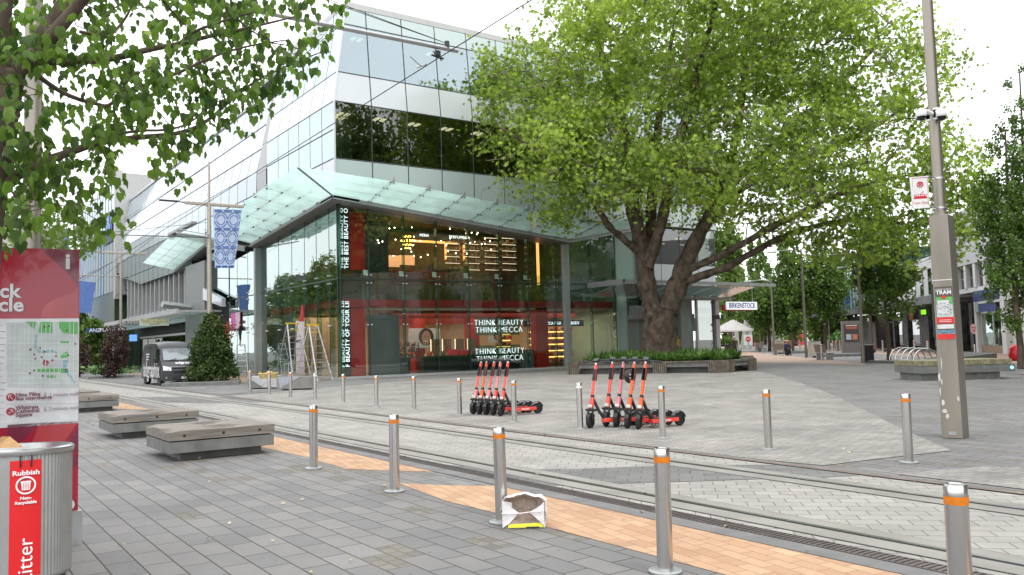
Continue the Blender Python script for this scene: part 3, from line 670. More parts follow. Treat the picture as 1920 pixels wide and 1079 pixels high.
# warm lit strips and lines of lit perfume shelves upstairs
mb=MB()
for r_ in range(6):
    z=6.5+r_*.42
    for x0,x1 in ((27.2,28.3),(28.5,29.6),(29.8,30.9),(31.0,32.1)):
        if r_==5 and x0<29: continue
        mb.box(x0,x1,46.2-(x0-27)*.25,46.24-(x0-27)*.25,z,z+.022)
mb.build('shelf_light',shelf_pale,store)
for r_ in range(5): goods_=MB(); [goods_.box(x,x+.07,46.1-(x-27)*.25,46.18-(x-27)*.25,6.54+r_*.42,6.54+r_*.42+random.uniform(.1,.26),random.randrange(3)) for x in np.arange(27.2,32,.13)]; goods_.build('perfume_bottles',[mat('bottle_amber',(.32,.17,.06),.3),mat('bottle_grey',(.18,.16,.13),.3),mat('bottle_pale',(.42,.36,.26),.3)],store)
MB().box(32.35,32.5,43.2,43.3,5.4,8.2).box(25.2,28.6,46.9,46.95,8.28,8.42).box(27.6,27.7,46.8,46.9,7.2,8.25).box(29.0,29.1,46.8,46.9,7.2,8.25).build('orange_light_strip',emis('orange_strip',(1,.38,.10),1.3),store)
MB().box(22.3,23.6,45.5,45.6,6.5,7.2).box(23.9,24.9,46,46.1,6.7,7.3).build('lit_wall_panel',emis('peach_panel',(1,.48,.22),.42),store)
MB().box(22.3,26.0,43.6,44.4,5.3,6.1).box(26.6,28.4,43.7,44.5,5.3,6.0).build('red_sofa',red_store,store)
ar=[('shop_lamp',(26,45.6,3.6),(13,4),210,(1,.80,.58)),('shop_lamp',(35,45.4,3.6),(4,4),100,(1,.72,.42)),('mezzanine_lamp',(26,45.2,8.7),(12,3),95,(1,.70,.40)),('shop_lamp',(20,50,3.6),(2.4,8),110,(1,.8,.6))]
for nm,lc,sz,e,c in ar:
    l=bpy.data.lights.new(nm,'AREA'); l.shape='RECTANGLE'; l.size,l.size_y=sz; l.energy=e; l.color=c; o=bpy.data.objects.new(nm,l); COL.objects.link(o); o.location=lc
# ---- lettering on the glass
FR=lambda x,z,y=42.60: frame((x,y,z),(1,0,0),(0,0,1))
neon=thing('neon_sign','white neon words hanging in two pairs of lines behind the shop window','sign',(28.9,42.6,0))
for z,s in ((2.96,'THINK BEAUTY'),(2.52,'THINK MECCA'),(1.22,'THINK BEAUTY'),(.78,'THINK MECCA')):
    textmesh('lettering',s,.50,led_white,neon,FR(28.85,z),.01,spacing=1.18,bold=-.012,sx=.92)
MB().box(27.1,30.4,42.66,42.67,2.2,3.3).box(27.1,30.4,42.66,42.67,.5,1.6).build('backing_sheet',g_bal,neon)
scr=thing('led_strip_display','upper vertical display strip with white running words beside the store corner','screen',(18.6,42.6,5.9))
MB().box(18.42,18.98,42.5,42.56,5.95,9.25).build('panel',mat('display_black',(.01,.014,.014),.3),scr)
textmesh('lettering','THE BEST BEAUTY O',.34,led_white,scr,frame((18.80,42.49,7.65),(0,0,1),(-1,0,0)),.004,sx=1.02,spacing=1.05)
textmesh('lettering','THE BEST BEAUTY O',.20,led_white,scr,frame((18.54,42.49,7.65),(0,0,1),(-1,0,0)),.004,sx=1.74,spacing=1.05)
scr=thing('led_strip_display','lower vertical display strip with white running words beside the store corner','screen',(18.6,42.6,0))
MB().box(18.42,18.98,42.5,42.56,.12,4.0).build('panel',MATS['display_black'],scr)
textmesh('lettering','F BEAUTY OF YOUR LII',.34,led_white,scr,frame((18.80,42.49,2.42),(0,0,1),(-1,0,0)),.004,sx=.98,spacing=1.05)
textmesh('lettering','F BEAUTY OF YOUR LII',.20,led_white,scr,frame((18.54,42.49,2.42),(0,0,1),(-1,0,0)),.004,sx=1.68,spacing=1.05)
sg=thing('perfume_sign','dark hanging sign reading perfumeria above the upstairs shelves','sign',(28,45.9,8.3))
MB().box(24.9,29.2,46.0,46.05,8.35,8.85).build('board',dk,sg)
textmesh('lettering','PERFUMERIA',.26,led_white,sg,FR(28.2,8.6,45.97),.004,spacing=1.1); textmesh('lettering','MERIA',.24,led_white,sg,FR(25.6,8.6,45.97),.004)
sg=thing('department_sign','dark blue sign with white letters over the glowing shelves','sign',(34,43.6,3))
MB().box(31.5,36.5,43.72,43.76,2.72,3.12).build('board',mat('sign_navy',(.01,.02,.06),.4),sg)
textmesh('lettering','BODY  MECCA MAX  AND BODY',.27,led_white,sg,FR(34.1,2.92,43.7),.004)
# ---- shop furniture
def counter(name,label,x0,x1,y,h,m_,cat='counter'):
    t=thing(name,label,cat,((x0+x1)/2,y,.03)); MB().box(x0+.04,x1-.04,y+.03,y+.72,.03,h-.06).build('body',m_,t); MB().box(x0,x1,y,y+.75,h-.06,h).build('counter_top',mat('counter_top',(.05,.06,.055),.25),t); return t
cd_=mat('counter_black',(.018,.024,.022),.35,0,.1,1)
counter('shop_counter','long black display counter behind the neon words',24.0,31.6,43.5,1.05,cd_)
counter('shop_counter','short dark counter beside the dark screen at the left',22.3,23.3,43.7,1.0,cd_)
counter('shop_counter','grey green counter end next to the right red column',30.9,31.7,42.95,1.25,mat('counter_green',(.12,.16,.14),.4))
def goods(x0,x1,y,z,n,parent,h=.25):
    mb=MB(); 
    for i in range(n):
        w_=random.uniform(.05,.16); x=random.uniform(x0,x1-w_); hh=random.uniform(.4,1)*h; mb.box(x,x+w_,y+random.uniform(0,.1),y+.2+random.uniform(0,.1),z,z+hh,random.randrange(6))
    return mb.build('goods',[mat('goods_%d'%k,c,.4,0,.05) for k,c in enumerate([(.5,.06,.03),(.6,.35,.12),(.7,.55,.4),(.05,.05,.05),(.25,.12,.06),(.6,.12,.12)])],parent)
def shelfunit(label,x0,x1,y,n,z0=.35,dz=.42,w_=.4):
    t=thing('display_shelf',label,'shelf',((x0+x1)/2,y,.03))
    MB().box(x0,x1,y+w_,y+w_+.05,.03,z0+n*dz).build('back_panel',mat('shelf_back',(.55,.33,.14),.6),t)
    for i in range(n):
        z=z0+i*dz; s=MB().box(x0,x1,y,y+w_,z-.03,z).build('shelf',mat('shelf_wood',(.5,.36,.2),.5),t); MB().box(x0,x1,y+.36,y+.39,z+dz-.09,z+dz-.05).build('shelf_light',shelf_glow,s); goods(x0,x1,y+.05,z,int((x1-x0)*9),s,.26)
    return t
shelfunit('tall glowing cosmetics shelves right of the grey column',33.95,36.3,44.6,6)
shelfunit('glowing cosmetics shelves between the red column and the grey column',32.8,33.6,44.6,6)
shelfunit('low glowing shelves left of the right red column',30.6,31.7,45.2,5,.35,.4)
t=thing('cosmetics_stand','open stand crowded with red and brown cosmetics beside the dark screen','display stand',(24,45,.03))
for z in (1.0,1.35,1.7): s=MB().box(22.3,24.5,44.8,45.3,z-.03,z).build('shelf',dk,t); goods(22.3,24.4,44.85,z,26,s,.3)
MB().box(22.35,22.4,44.85,44.9,.03,1.9).box(24.4,24.45,44.85,44.9,.03,1.9).build('upright',dk,t)
t=thing('mirror_display','row of lit vanity mirrors with red gift boxes on the counter','display',(26.5,44,1.05))
for x in (25.3,26.1,27.0,27.9): 
    MB().box(x-.30,x+.30,44.3,44.34,1.15,2.05).build('mirror',mat('mirror_glass',(.35,.2,.12),.15,.3),t); MB().box(x-.34,x-.305,44.28,44.32,1.15,2.05).build('mirror_light',shelf_pale,t)
goods(24.2,31,43.7,1.05,60,t,.32)
t=thing('gift_box','pair of bright red gift boxes with a round tag on the black counter','box',(26.2,43.6,1.05))
MB().box(25.85,26.45,43.55,43.95,1.05,1.42).build('box',mat('gift_red',(.8,.03,.05),.4),t); MB().box(26.52,27.2,43.55,43.95,1.05,1.36).build('box',MATS['gift_red'],t)
t=thing('wall_poster','pale wall poster with the smiling face of a dark haired woman','poster',(24.8,45.4,1.9))
def poster(t,x0,x1,y,z0,z1,fx,r_):
    MB().box(x0,x1,y,y+.04,z0,z1).build('sheet',mat('poster_pale',(.62,.58,.60),.5),t)
    c=[(fx+r_*.78*math.cos(a),y-.006,z0+(z1-z0)*.5+r_*1.05*math.sin(a)) for a in np.linspace(0,2*math.pi,20,endpoint=False)]
    h=[(fx+r_*1.25*math.cos(a),y-.003,z0+(z1-z0)*.56+r_*1.3*math.sin(a)) for a in np.linspace(0,2*math.pi,20,endpoint=False)]
    MB().add(h,[tuple(range(19,-1,-1))]).build('hair',mat('print_hair',(.05,.025,.02),.5),t); MB().add(c,[tuple(range(19,-1,-1))]).build('face',mat('print_skin',(.45,.24,.17),.5),t)
    zc=z0+(z1-z0)*.5; mb=MB()
    for sx_ in (-.3,.3): mb.box(fx+sx_*r_-.1*r_,fx+sx_*r_+.1*r_,y-.012,y-.009,zc+.2*r_,zc+.28*r_)
    mb.build('eye',mat('print_dark',(.03,.02,.02),.5),t); MB().box(fx-.28*r_,fx+.28*r_,y-.012,y-.009,zc-.52*r_,zc-.38*r_).build('mouth',mat('print_teeth',(.8,.75,.72),.5),t)
poster(t,24.1,26.3,45.45,1.55,2.75,25.3,.42)
t=thing('wall_poster','small framed pale poster of a woman near the right red column','poster',(30.6,45.4,1.9)); poster(t,29.9,31.0,45.45,1.75,2.6,30.6,.24)
t=thing('chandelier','small gold chandelier glowing under the mezzanine ceiling','chandelier',(23.6,44.5,8))
MB().tube([(23.6,44.5,8.5),(23.6,44.5,9.2)],.01,4).build('rod',dark,t)
mb=MB(); 
for z,r_,n_ in ((8.25,.22,8),(8.0,.36,12),(7.75,.25,9),(7.55,.12,5)):
    for k in range(n_): a=2*math.pi*k/n_; mb.ball((23.6+r_*math.cos(a),44.5+r_*math.sin(a),z),.045,6)
mb.build('crystals',emis('gold_glow',(1,.62,.12),3.0),t)
t=thing('lounge_table','round table with two dark chairs on the mezzanine','table',(26.4,44.2,5.3)); MB().cyl(26.4,44.4,6.25,6.31,.8,n=24).build('table_top',brn,t); MB().cyl(26.4,44.4,5.2,6.25,.06).build('leg',dark,t)
for x in (25.35,27.4):
    c=thing('lounge_chair','dark tub chair %s of the round mezzanine table'%('left' if x<26 else 'right'),'chair',(x,44.3,5.3),'chairs at the mezzanine table')
    MB().box(x-.25,x+.25,44.1,44.6,5.6,6.0).build('seat',dk,c); MB().box(x-.28 if x<26 else x+.2,x-.2 if x<26 else x+.28,44.1,44.6,5.9,6.6).build('backrest',dk,c)
# small square notices fixed to the upper panes
for i,x in enumerate(gx[1:7]):
    o=MB().box(x-.32,x-.05,GY+.05,GY+.06,5.62,5.92).build('window_notice',mat('notice_pale',(.55,.62,.48),.6)); tag(o,'small pale square notice on the upper pane, '+['first','second','third','fourth','fifth','sixth'][i]+' from the store corner','notice','notices along the store glass')

# ================================================================= RIGHT WING (shoe shop end)
MB().box(38.2,38.3,42.2,49,0,9.3).box(38.3,40.3,42.35,42.5,0,9.6).build('green_wall',mat('pale_green_panel',(.34,.46,.41),.25,0,.06,.5),store)
MB().box(44.0,45.2,41.95,42.3,0,4.7).build('column',col_grey,store); MB().box(45.25,45.4,41.6,41.75,0,4.7).box(47.5,47.9,41.8,42.2,0,4.7).build('column',alu,store)
pane([(45.4,42.0,.1),(47.5,42.0,.1),(47.5,42.0,4.6),(45.4,42.0,4.6)],g_dim); pane([(39.2,42.3,.1),(44,42.3,.1),(44,42.3,4.6),(39.2,42.3,4.6)],g_dim)
MB().box(40.2,XE,43.8,49,4.6,9.6).build('wing_wall',room,store); MB().box(40.2,XE,45,46,0,4.6).build('wing_back_wall',dk,store); MB().box(40.3,XE,42.1,45,4.55,4.75).build('wing_ceiling',dk,store)
wx=[40.35,42.3,44.2,46.1,XE]
for a,b in zip(wx[:-1],wx[1:]):
    MB().box(a+.03,b-.03,42.0,42.04,4.9,6.95).build('spandrel',sp_white,store); MB().box(a+.03,b-.03,42.0,42.03,7.02,9.5).build('window',g_dim,store)
mb=MB()
for x in wx: mb.box(x-.035,x+.035,42.02,42.1,4.8,9.6)
mb.box(40.3,XE,42.03,42.1,6.94,7.03); mb.build('window_frame',MATS['frame_grey'],store)
mb=MB()
for x in (41,43,45): mb.box(x,x+.5,43,43.15,9.0,9.04).box(x+.6,x+1.0,43.2,43.3,8.6,8.63)
mb.build('ceiling_lamp',lamp_w,store)
# glass awning over the shoe shop
a0=PY(1168,532,38.6); a1=PY(1452,528,38.6); zf=5.25
fx0,fx1=a0.x,a1.x
mb=MB()
aw=thing('glass_awning','flat glass awning over the shoe shop entrance, reaching right past the plane tree','awning',((fx0+fx1)/2,38.6,zf))
n_=7
for i in range(n_):
    xa=fx0+(fx1-fx0)*i/n_; xb=fx0+(fx1-fx0)*(i+1)/n_; ba=min(xa,fx1-2.6)+.6; bb=min(xb,fx1-2.0)+.6
    MB().quad((xa+.02,38.6,a0.z),(xb-.02,38.6,a1.z if i==n_-1 else a0.z),(bb-.02,42.0,4.62),(ba+.02,42.0,4.62)).build('glass_panel',g_can,aw)
    mb.tube([(xa,38.6,a0.z+.1),(ba,42,4.75)],.04,5)
    mb.tube([(xa,38.7,a0.z-.1),(xa+.2,39.1,a0.z+.06),(xa+.4,38.7,a0.z-.1)],.02,4)
mb.box(fx0,fx1,38.5,38.56,a0.z+.05,a0.z+.27)
mb.box(fx0,fx0+.06,38.5,42,a0.z-.05,a0.z+.3)
mb.build('frame',mat('awning_frame',(.33,.34,.34),.5,.3,.08),aw)
MB().box(40,47.9,40.2,41.95,4.42,4.55).build('soffit',sofm,aw)
s0,s1=PY(1363,566,38.2),PY(1420,581,38.2)
sg=thing('shop_sign','white hanging sign reading BIRKENSTOCK in blue under the glass awning','sign',((s0.x+s1.x)/2,38.2,s0.z))
MB().box(s0.x,s1.x,38.2,38.32,s1.z,s0.z).build('board',mat('lit_white_board',(.7,.7,.7),.5,emit=(.95,.97,1),estr=.32),sg)
textmesh('lettering','BIRKENSTOCK',.50,mat('sign_blue',(.02,.05,.33),.4),sg,frame(((s0.x+s1.x)/2,38.19,(s0.z+s1.z)/2),(1,0,0),(0,0,1)),.004,sx=.84,bold=.006)
MB().tube([(s0.x+.4,38.26,s0.z),(s0.x+.4,38.26,5.1)],.02,4).tube([(s1.x-.4,38.26,s0.z),(s1.x-.4,38.26,5.1)],.02,4).build('hanger',alu,sg)
r0=PY(1355,572,40); r1=PY(1408,583,40)
o=MB().box(r0.x,r1.x,40,40.1,r1.z,r0.z).build('shop_sign',mat('sign_red',(.35,.01,.015),.4)); tag(o,'dark red hanging sign partly hidden behind the white one','sign')
sg=thing('shop_sign','small black hanging sign ending in the letter T beside the end column','sign',(47.6,39.6,3.2))
r0=PY(1345,591,39.6); r1=PY(1357,599,39.6); MB().box(r0.x-.5,r1.x,39.6,39.66,r1.z,r0.z).build('board',dark,sg); textmesh('lettering','T',.26,led_white,sg,frame((r1.x-.35,39.59,(r0.z+r1.z)/2),(1,0,0),(0,0,1)),.003)
# shop windows of the wing with posters
def flatpost(name,label,x0,x1,z0,z1,y,col,cat='poster'):
    t=thing(name,label,cat,((x0+x1)/2,y,z0)); MB().box(x0,x1,y,y+.03,z0,z1).build('sheet',mat('sheet_%s'%label[:12],col,.5),t); return t
p0=PY(1259,631,42.1); p1=PY(1282,646,42.1)
t=flatpost('shop_poster','yellow poster with a green sweep behind the trunk on the right',p0.x,p1.x,p1.z-.15,p0.z,42.1,(.62,.42,.06))
MB().add([(p0.x+.1+ (p1.x-p0.x-.2)*s,42.09,p1.z+.05+.55*math.sin(s*1.9)-(.12 if k else 0)) for k in (0,1) for s in ((0,.25,.5,.75,1) if not k else (1,.75,.5,.25,0))],[tuple(range(10))]).build('sweep',mat('poster_green',(.06,.16,.12),.5),t)
t=flatpost('shop_poster','orange poster with a white curl behind the trunk on the left',PY(1196,0,42.1).x,PY(1214,0,42.1).x,.6,2.1,42.1,(.60,.27,.04)); cxp=PY(1203,0,42.1).x
MB().tube([(cxp+.25*math.cos(a),42.07,1.35+.4*math.sin(a)) for a in np.linspace(.5,5.5,12)],.05,5).build('curl',white,t)
flatpost('shop_poster','plain red poster above the orange one behind the trunk',PY(1196,0,42.1).x,PY(1212,0,42.1).x,2.15,3.6,42.1,(.42,.015,.02))
t=thing('sale_cutout','pale figure shaped cutouts standing in the window right of the trunk','display',(44,42.1,2.2))
for dx in (0,.55): MB().ball((PY(1266,0,42.1).x+dx,42.15,3.3),.16,8,sc=(1,.4,1.2)).tube([(PY(1266,0,42.1).x+dx,42.15,3.15),(PY(1266,0,42.1).x+dx,42.15,2.2)],[.22,.3],8).build('cutout',pale,t)

# ================================================================= FAR OFFICE BUILDING along the tram street
far_b=thing('office_building','long white panelled glass office building receding left beyond the store','building',(18,80,0))
def FP(s,z,o=0): k=max(0,z-13.3)/6; return Vector((17.8+1.35*k-o,s,z))
ys3=[54.6+2.05*i for i in range(25)]
def zbot(y): return 8.7 if y<91 else 8.7+(y-91)*.15
rows3=[('s',9.9,12.0,g_up,'spandrel'),('w',12.0,13.5,sp_blue,'window'),('w',13.5,15.1,sp_blue,'window'),('s',15.1,16.85,sp_white,'spandrel'),('s',16.85,19.3,sp_blue,'window')]
mb=MB()
for a,b in zip(ys3[:-1],ys3[1:]):
    lo=8.7 if a>=70 else 9.4
    if a>90: lo=zbot(a)
    MB().slab(FP(b-.06,zbot(b) if a>90 else lo),FP(a+.04,lo),FP(a+.04,9.87 if lo<9.8 else lo+.3),FP(b-.06,9.87 if lo<9.8 else lo+.6),.05).build('spandrel',g_up,far_b)
    for k,z0,z1,mt,nm in rows3:
        if z1<=lo+.3: continue
        MB().slab(FP(b-.06,max(z0,lo+.3)+.03),FP(a+.04,max(z0,lo+.3)+.03),FP(a+.04,z1-.03),FP(b-.06,z1-.03),.05).build(nm,mt,far_b)
for z in (12.0,15.1,16.85): mb.tube([FP(54.6,z,.02),FP(103.8,z,.02)],.028,4)
mb.build('joint_line',MATS['frame_grey'],far_b)
MB().box(18.6,30,54.6,103.8,9.0,12.9).box(20.2,32,54.6,103.8,12.9,19.25).build('core',MATS['frame_grey'],far_b)
MB().slab(FP(103.8,19.3,.1),FP(54.6,19.3,.1),FP(54.6,19.6,.1),FP(103.8,19.6,.1),.5).build('parapet',grey_clad,far_b)
# recessed strip of windows with upright fins
MB().box(18.75,18.95,72,100.5,4.3,9.6).build('window_strip',g_up,far_b)
for i in range(15):
    y=72.6+i*1.9; MB().box(18.05,18.75,y-.14,y+.14,4.6,(zbot(y)+.2)).build('fin',grey_clad,far_b)
MB().box(18.2,18.8,72,100.5,4.3,5.7).build('sill_panel',mat('sill_pale',(.50,.56,.60),.3),far_b)
# portal between the two canopies
MB().box(17.6,19.2,66.5,72.3,0,8.75).build('portal',sofm,far_b); MB().box(18.1,20,61.9,66.5,5.6,9.6).build('portal_glass',g_up,far_b)
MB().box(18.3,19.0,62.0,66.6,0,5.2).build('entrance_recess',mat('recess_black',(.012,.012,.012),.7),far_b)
MB().slab((17.5,66.6,5.7),(17.5,61.6,4.9),(17.5,61.6,5.5),(17.5,66.6,6.6),.3).build('banner_board',sp_white,far_b)
MB().box(19.6,30,72,104,0,9.2).build('ground_storey',mat('shopfront_dark',(.018,.02,.02),.6,0,.5,.4),far_b)
for i in range(8): y=73+i*3.8; o=MB().box(19.45,19.5,y,y+3.4,.4,3.2).build('shop_window',g_dim,far_b)
MB().box(19.5,19.58,73,100,3.3,3.5).build('fascia_strip',alu,far_b)
# second glass canopy
for k,(y0,z0,y1,z1) in enumerate(((76,9.35,66,10.5),(66,10.5,56.2,9.1))):
    for i in range(5):
        ya=y0+(y1-y0)*i/5; yb=y0+(y1-y0)*(i+1)/5; za=z0+(z1-z0)*i/5; zb_=z0+(z1-z0)*(i+1)/5
        for r_ in range(3):
            xa=15+2.6*r_/3; xb=15+2.6*(r_+1)/3; da=-.55*r_/3; db=-.55*(r_+1)/3
            MB().quad((xa+.02,ya-.02,za+da),(xb-.02,ya-.02,za+db),(xb-.02,yb+.02,zb_+db),(xa+.02,yb+.02,zb_+da)).build('canopy_pane',g_can,far_b)
mb=MB()
for (y0,z0,y1,z1) in ((76,9.35,66,10.5),(66,10.5,56.2,9.1)):
    for i in range(6): s=i/5; y=y0+(y1-y0)*s; z=z0+(z1-z0)*s; mb.tube([(15,y,z+.1),(17.6,y,z-.45)],.035,5)
    mb.add([(17.5,y0,z0-.75),(17.5,y1,z1-.75),(17.5,y1,z1-.4),(17.5,y0,z0-.4),(18.4,y0,z0-.75),(18.4,y1,z1-.75),(18.4,y1,z1-.4),(18.4,y0,z0-.4)],[(0,1,2,3),(0,4,5,1),(3,2,6,7)])
mb.box(15,15.4,60,67,10.55,10.75); mb.build('canopy_frame',sofm,far_b)
# low glass awning along the far shops
law=thing('street_awning','long low glass awning with a pale edge beam over the far left shops','awning',(15.4,85,4.6))
for i in range(14):
    y=64+i*3.6; MB().quad((15.0,y+3.5,4.55+.0),(18.2,y+3.5,4.95),(18.2,y,4.95),(15.0,y,4.55)).build('glass_panel',g_can,law)
mb=MB()
for i in range(28): mb.box(14.95,18.2,64+i*1.8,64.07+i*1.8,4.62,4.78)
mb.box(14.85,15.0,63.5,114,4.5,4.85); mb.tube([PX(304,571,15.2),PX(367,579,18.0)],.28,4); mb.build('frame',mat('awning_white',(.5,.5,.5),.5,.1),law)
def hang_sign(name,label,x0,x1,z0,z1,y,col,txt,tc,ts,sub=None):
    t=thing(name,label,'sign',((x0+x1)/2,y,z0)); MB().box(x0,x1,y,y+.15,z0,z1).build('board',mat('board_'+name+txt[:3],col,.4),t)
    textmesh('lettering',txt,ts,mat('ink_'+txt[:4],tc,.4),t,frame(((x0+x1)/2,y-.02,(z0+z1)/2+(.12 if sub else 0)),(1,0,0),(0,0,1)),.01,bold=.004)
    if sub: textmesh('lettering',sub,ts*.4,MATS['ink_'+txt[:4]],t,frame(((x0+x1)/2,y-.02,z0+.15),(1,0,0),(0,0,1)),.01)
    return t
q0,q1=PY(262,599,66),PY(317,611,66)
t=hang_sign('jeweller_sign','pale green jeweller sign with gold lettering hanging above the van',q0.x,q1.x,q1.z,q0.z,66,(.42,.50,.40),'PARTRIDGE',(.42,.33,.10),.36,'JEWELLERS')
q0,q1=PY(163,616,80),PY(192,624,80)
t=hang_sign('bank_sign','small dark blue bank sign with white letters at the far left',q0.x,q1.x,q1.z,q0.z,80,(.01,.05,.16),'ANZ',(.75,.78,.8),.42)
q0,q1=PY(190,615,78),PY(232,623,78)
t=hang_sign('shop_sign','black sign with white capitals beside the blue bank sign',q0.x,q1.x,q1.z,q0.z,78,(.015,.015,.017),'PLATFORM',(.75,.75,.75),.40)
q0,q1=PY(232,603,74),PY(262,609,74)
t=hang_sign('shop_sign','thin black sign with small pale capitals left of the jeweller sign',q0.x,q1.x,q1.z,q0.z,74,(.02,.02,.02),'SUNDERS',(.5,.5,.5),.3)
q0,q1=PY(243,628,80),PY(257,640,80)
o=MB().box(q0.x,q1.x,80,80.1,q1.z,q0.z).build('window_screen',emis('screen_blue',(.10,.25,.6),.8)); tag(o,'small bright blue screen in the dark shop front above the van roof','screen')
# bank tower further left
bt=thing('bank_building','pale bank office block with a blue emblem behind the white office building','building',(19,112,0))
MB().box(17.8,30,105.5,132,9,22.2).build('glass_wall',g_up,bt)
mb=MB()
for i in range(14): mb.box(17.72,17.8,105.5+i*2,105.6+i*2,9,22.2)
for z in (12.5,15.5,18.5): mb.box(17.72,17.8,105.5,132,z,z+.12)
mb.build('mullion',alu,bt)
MB().box(17.7,21.5,103.9,105.5,8.5,22.6).box(17.6,18.4,104,104.9,8,22.9).box(19.6,30,104.3,106,8.5,21).build('stone_pier',mat('pier_grey',(.43,.43,.42),.5,0,.05),bt)
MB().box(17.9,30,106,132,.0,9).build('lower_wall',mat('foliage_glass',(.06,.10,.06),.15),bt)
for (x,y,z) in ((17.66,109.5,17.5),(17.66,113,17.5)):
    pass
e=MB(); 
for dy,dz,r_ in ((0,0,.75),(1.6,0,.75),(.8,1.1,.7)): e.lathe([(.0001,-.05),(r_,-.05),(r_,.05),(.0001,.05)],n=14,M=Matrix.Translation((17.6,107.6+dy,16.4+dz))@Matrix.Rotation(R(90),4,'Y'))
e.build('emblem',mat('emblem_blue',(.02,.18,.55),.4),bt); MB().box(17.62,17.7,106.2,111.2,14.9,18.6).build('emblem_board',mat('emblem_navy',(.01,.03,.08),.4),bt)
mb=MB().add([(19.4,104.2,15.6),(20.2,104.2,18.6),(20.9,104.2,19.2),(20.3,104.2,16.2)],[(0,1,2,3)]); mb.build('emblem',MATS['emblem_blue'],bt)
lb=thing('corner_building','plain beige building with a blue edge strip at the far left','building',(14,125,0))
MB().box(2,15.2,128,150,5.5,19).build('wall',mat('beige_wall',(.50,.48,.45),.7,0,.05,1),lb); MB().box(15.2,15.9,127.9,150,5.5,19).build('edge_strip',mat('strip_blue',(.16,.26,.48),.4),lb)
MB().box(6,16.4,127,150,0,5.5).build('lower_wall',white,lb); MB().box(13.0,14.3,126.95,127.05,4.2,5.3).build('window',dark,lb)

# ================================================================= SHOPS ON THE RIGHT
def SX(t,o,z): return SP(t,o,z)
def sbox(mb,t0,t1,o0,o1,z0,z1,mi=0):   # o = metres out towards the street
    vs=[SX(t,o,z) for z in (z0,z1) for t,o in ((t0,o1),(t0,o0),(t1,o0),(t1,o1))]
    vs=[SX(t0,o1,z0),SX(t1,o1,z0),SX(t1,o0,z0),SX(t0,o0,z0),SX(t0,o1,z1),SX(t1,o1,z1),SX(t1,o0,z1),SX(t0,o0,z1)]
    return mb.add(vs,[(0,1,2,3),(7,6,5,4),(0,4,5,1),(1,5,6,2),(2,6,7,3),(3,7,4,0)],mi)
def S(t0,t1,o0,o1,z0,z1): return sbox(MB(),t0,t1,o0,o1,z0,z1)
shopw=mat('shop_white',(.62,.62,.61),.6,0,.05,1); pg=mat('pale_grey_wall',(.50,.50,.52),.6,0,.04,.5)
rw=thing('row_building','white two storey building with a grey upper fascia and small upper windows','building',SP(0))
S(-14,7.2,-9,0,4.75,5.1).build('wall',shopw,rw); S(-14,7.2,-9,-.3,5.1,7.0).build('wall',shopw,rw); S(-14,7.2,-9,.15,7.0,11.4).build('wall',pg,rw); S(-14,-3.2,-9,0,0,4.75).build('wall',shopw,rw)
for i in range(9):
    t0=-12+i*2.1; o=S(t0,t0+1.45,-.29,-.22,5.15,6.75).build('window',g_dim,rw); sbox(sbox(MB(),t0+.7,t0+.75,-.22,-.18,5.15,6.75),t0,t0+1.45,-.22,-.18,5.9,5.95).build('glazing_bar',alu,o)
    S(t0+1.5,t0+2.0,-.3,.1,5.1,7).build('pier',shopw,rw)
S(7.2,7.5,.15,.5,4.8,11.6).build('blue_blade',mat('blade_blue',(.05,.13,.5),.4),rw)
sh=thing('white_shop','white shop front with a navy fascia and a lit display window','shop',SP(-1))
S(-14,2.1,0,.35,3.75,4.85).build('fascia',shopw,sh); S(-3.2,2.0,.35,.4,3.95,4.75).build('fascia_sign',mat('navy_fascia',(.01,.025,.16),.4),sh); S(-2.6,.6,.36,.42,3.1,3.72).build('fascia_sign',MATS['navy_fascia'],sh)
S(1.8,2.25,-.3,.3,0,4.7).build('pier',shopw,sh); S(-4,-3.2,-.3,.35,0,3.8).build('pier',shopw,sh); S(-3.2,1.8,-.2,.05,0,.55).build('stall_riser',mat('riser_brown',(.28,.2,.14),.7),sh)
S(-3.2,1.8,-.05,-.02,.55,3.0).build('shop_window',g_low,sh); S(-3.2,1.8,-.2,.05,3.0,3.12).build('window_head',alu,sh)
for t0 in (-3.2,-.7,1.7): S(t0,t0+.08,-.06,.02,.55,3.0).build('glazing_bar',alu,sh)
S(-3.2,1.8,-3.2,-3,0,3.7).build('back_wall',mat('lit_cream',(.55,.55,.42),.7,0,.1,1,emit=(.8,.82,.55),estr=.22),sh); S(.2,.95,-.6,-.5,.8,1.7).build('poster',mat('poster_maroon',(.2,.02,.05),.5),sh); S(.1,1.05,-.64,-.6,.7,1.8).build('poster_mount',white,sh)
S(1.15,1.75,.31,.38,3.15,4.35).build('blade_sign',sp_blue,sh)
bl=thing('dark_shop_row','row of dark shop fronts under a deep black awning with small coloured signs','shop',SP(18))
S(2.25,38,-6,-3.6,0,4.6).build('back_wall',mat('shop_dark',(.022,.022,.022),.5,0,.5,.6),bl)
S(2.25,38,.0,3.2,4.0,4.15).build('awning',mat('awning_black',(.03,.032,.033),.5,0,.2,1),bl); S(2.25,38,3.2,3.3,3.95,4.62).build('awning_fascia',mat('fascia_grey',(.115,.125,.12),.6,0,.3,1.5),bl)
for i,(t0,t1) in enumerate(((3.2,5.6),(9.4,12.6),(14.5,17.5),(21,24.6),(27,30),(31,34.5))):
    o=S(t0,t1,-1.0,-.95,.35,2.9).build('shop_window',g_dim,bl); S(t0-.1,t1+.1,-1.05,-1.0,2.9,3.0).build('window_head',alu,bl)
    S(t0,t1,-2.6,-2.5,.1,2.8).build('window_display',mat('display_%d'%(i%3),[(.20,.21,.19),(.09,.12,.10),(.25,.20,.15)][i%3],.6,0,.7,2.5),bl)
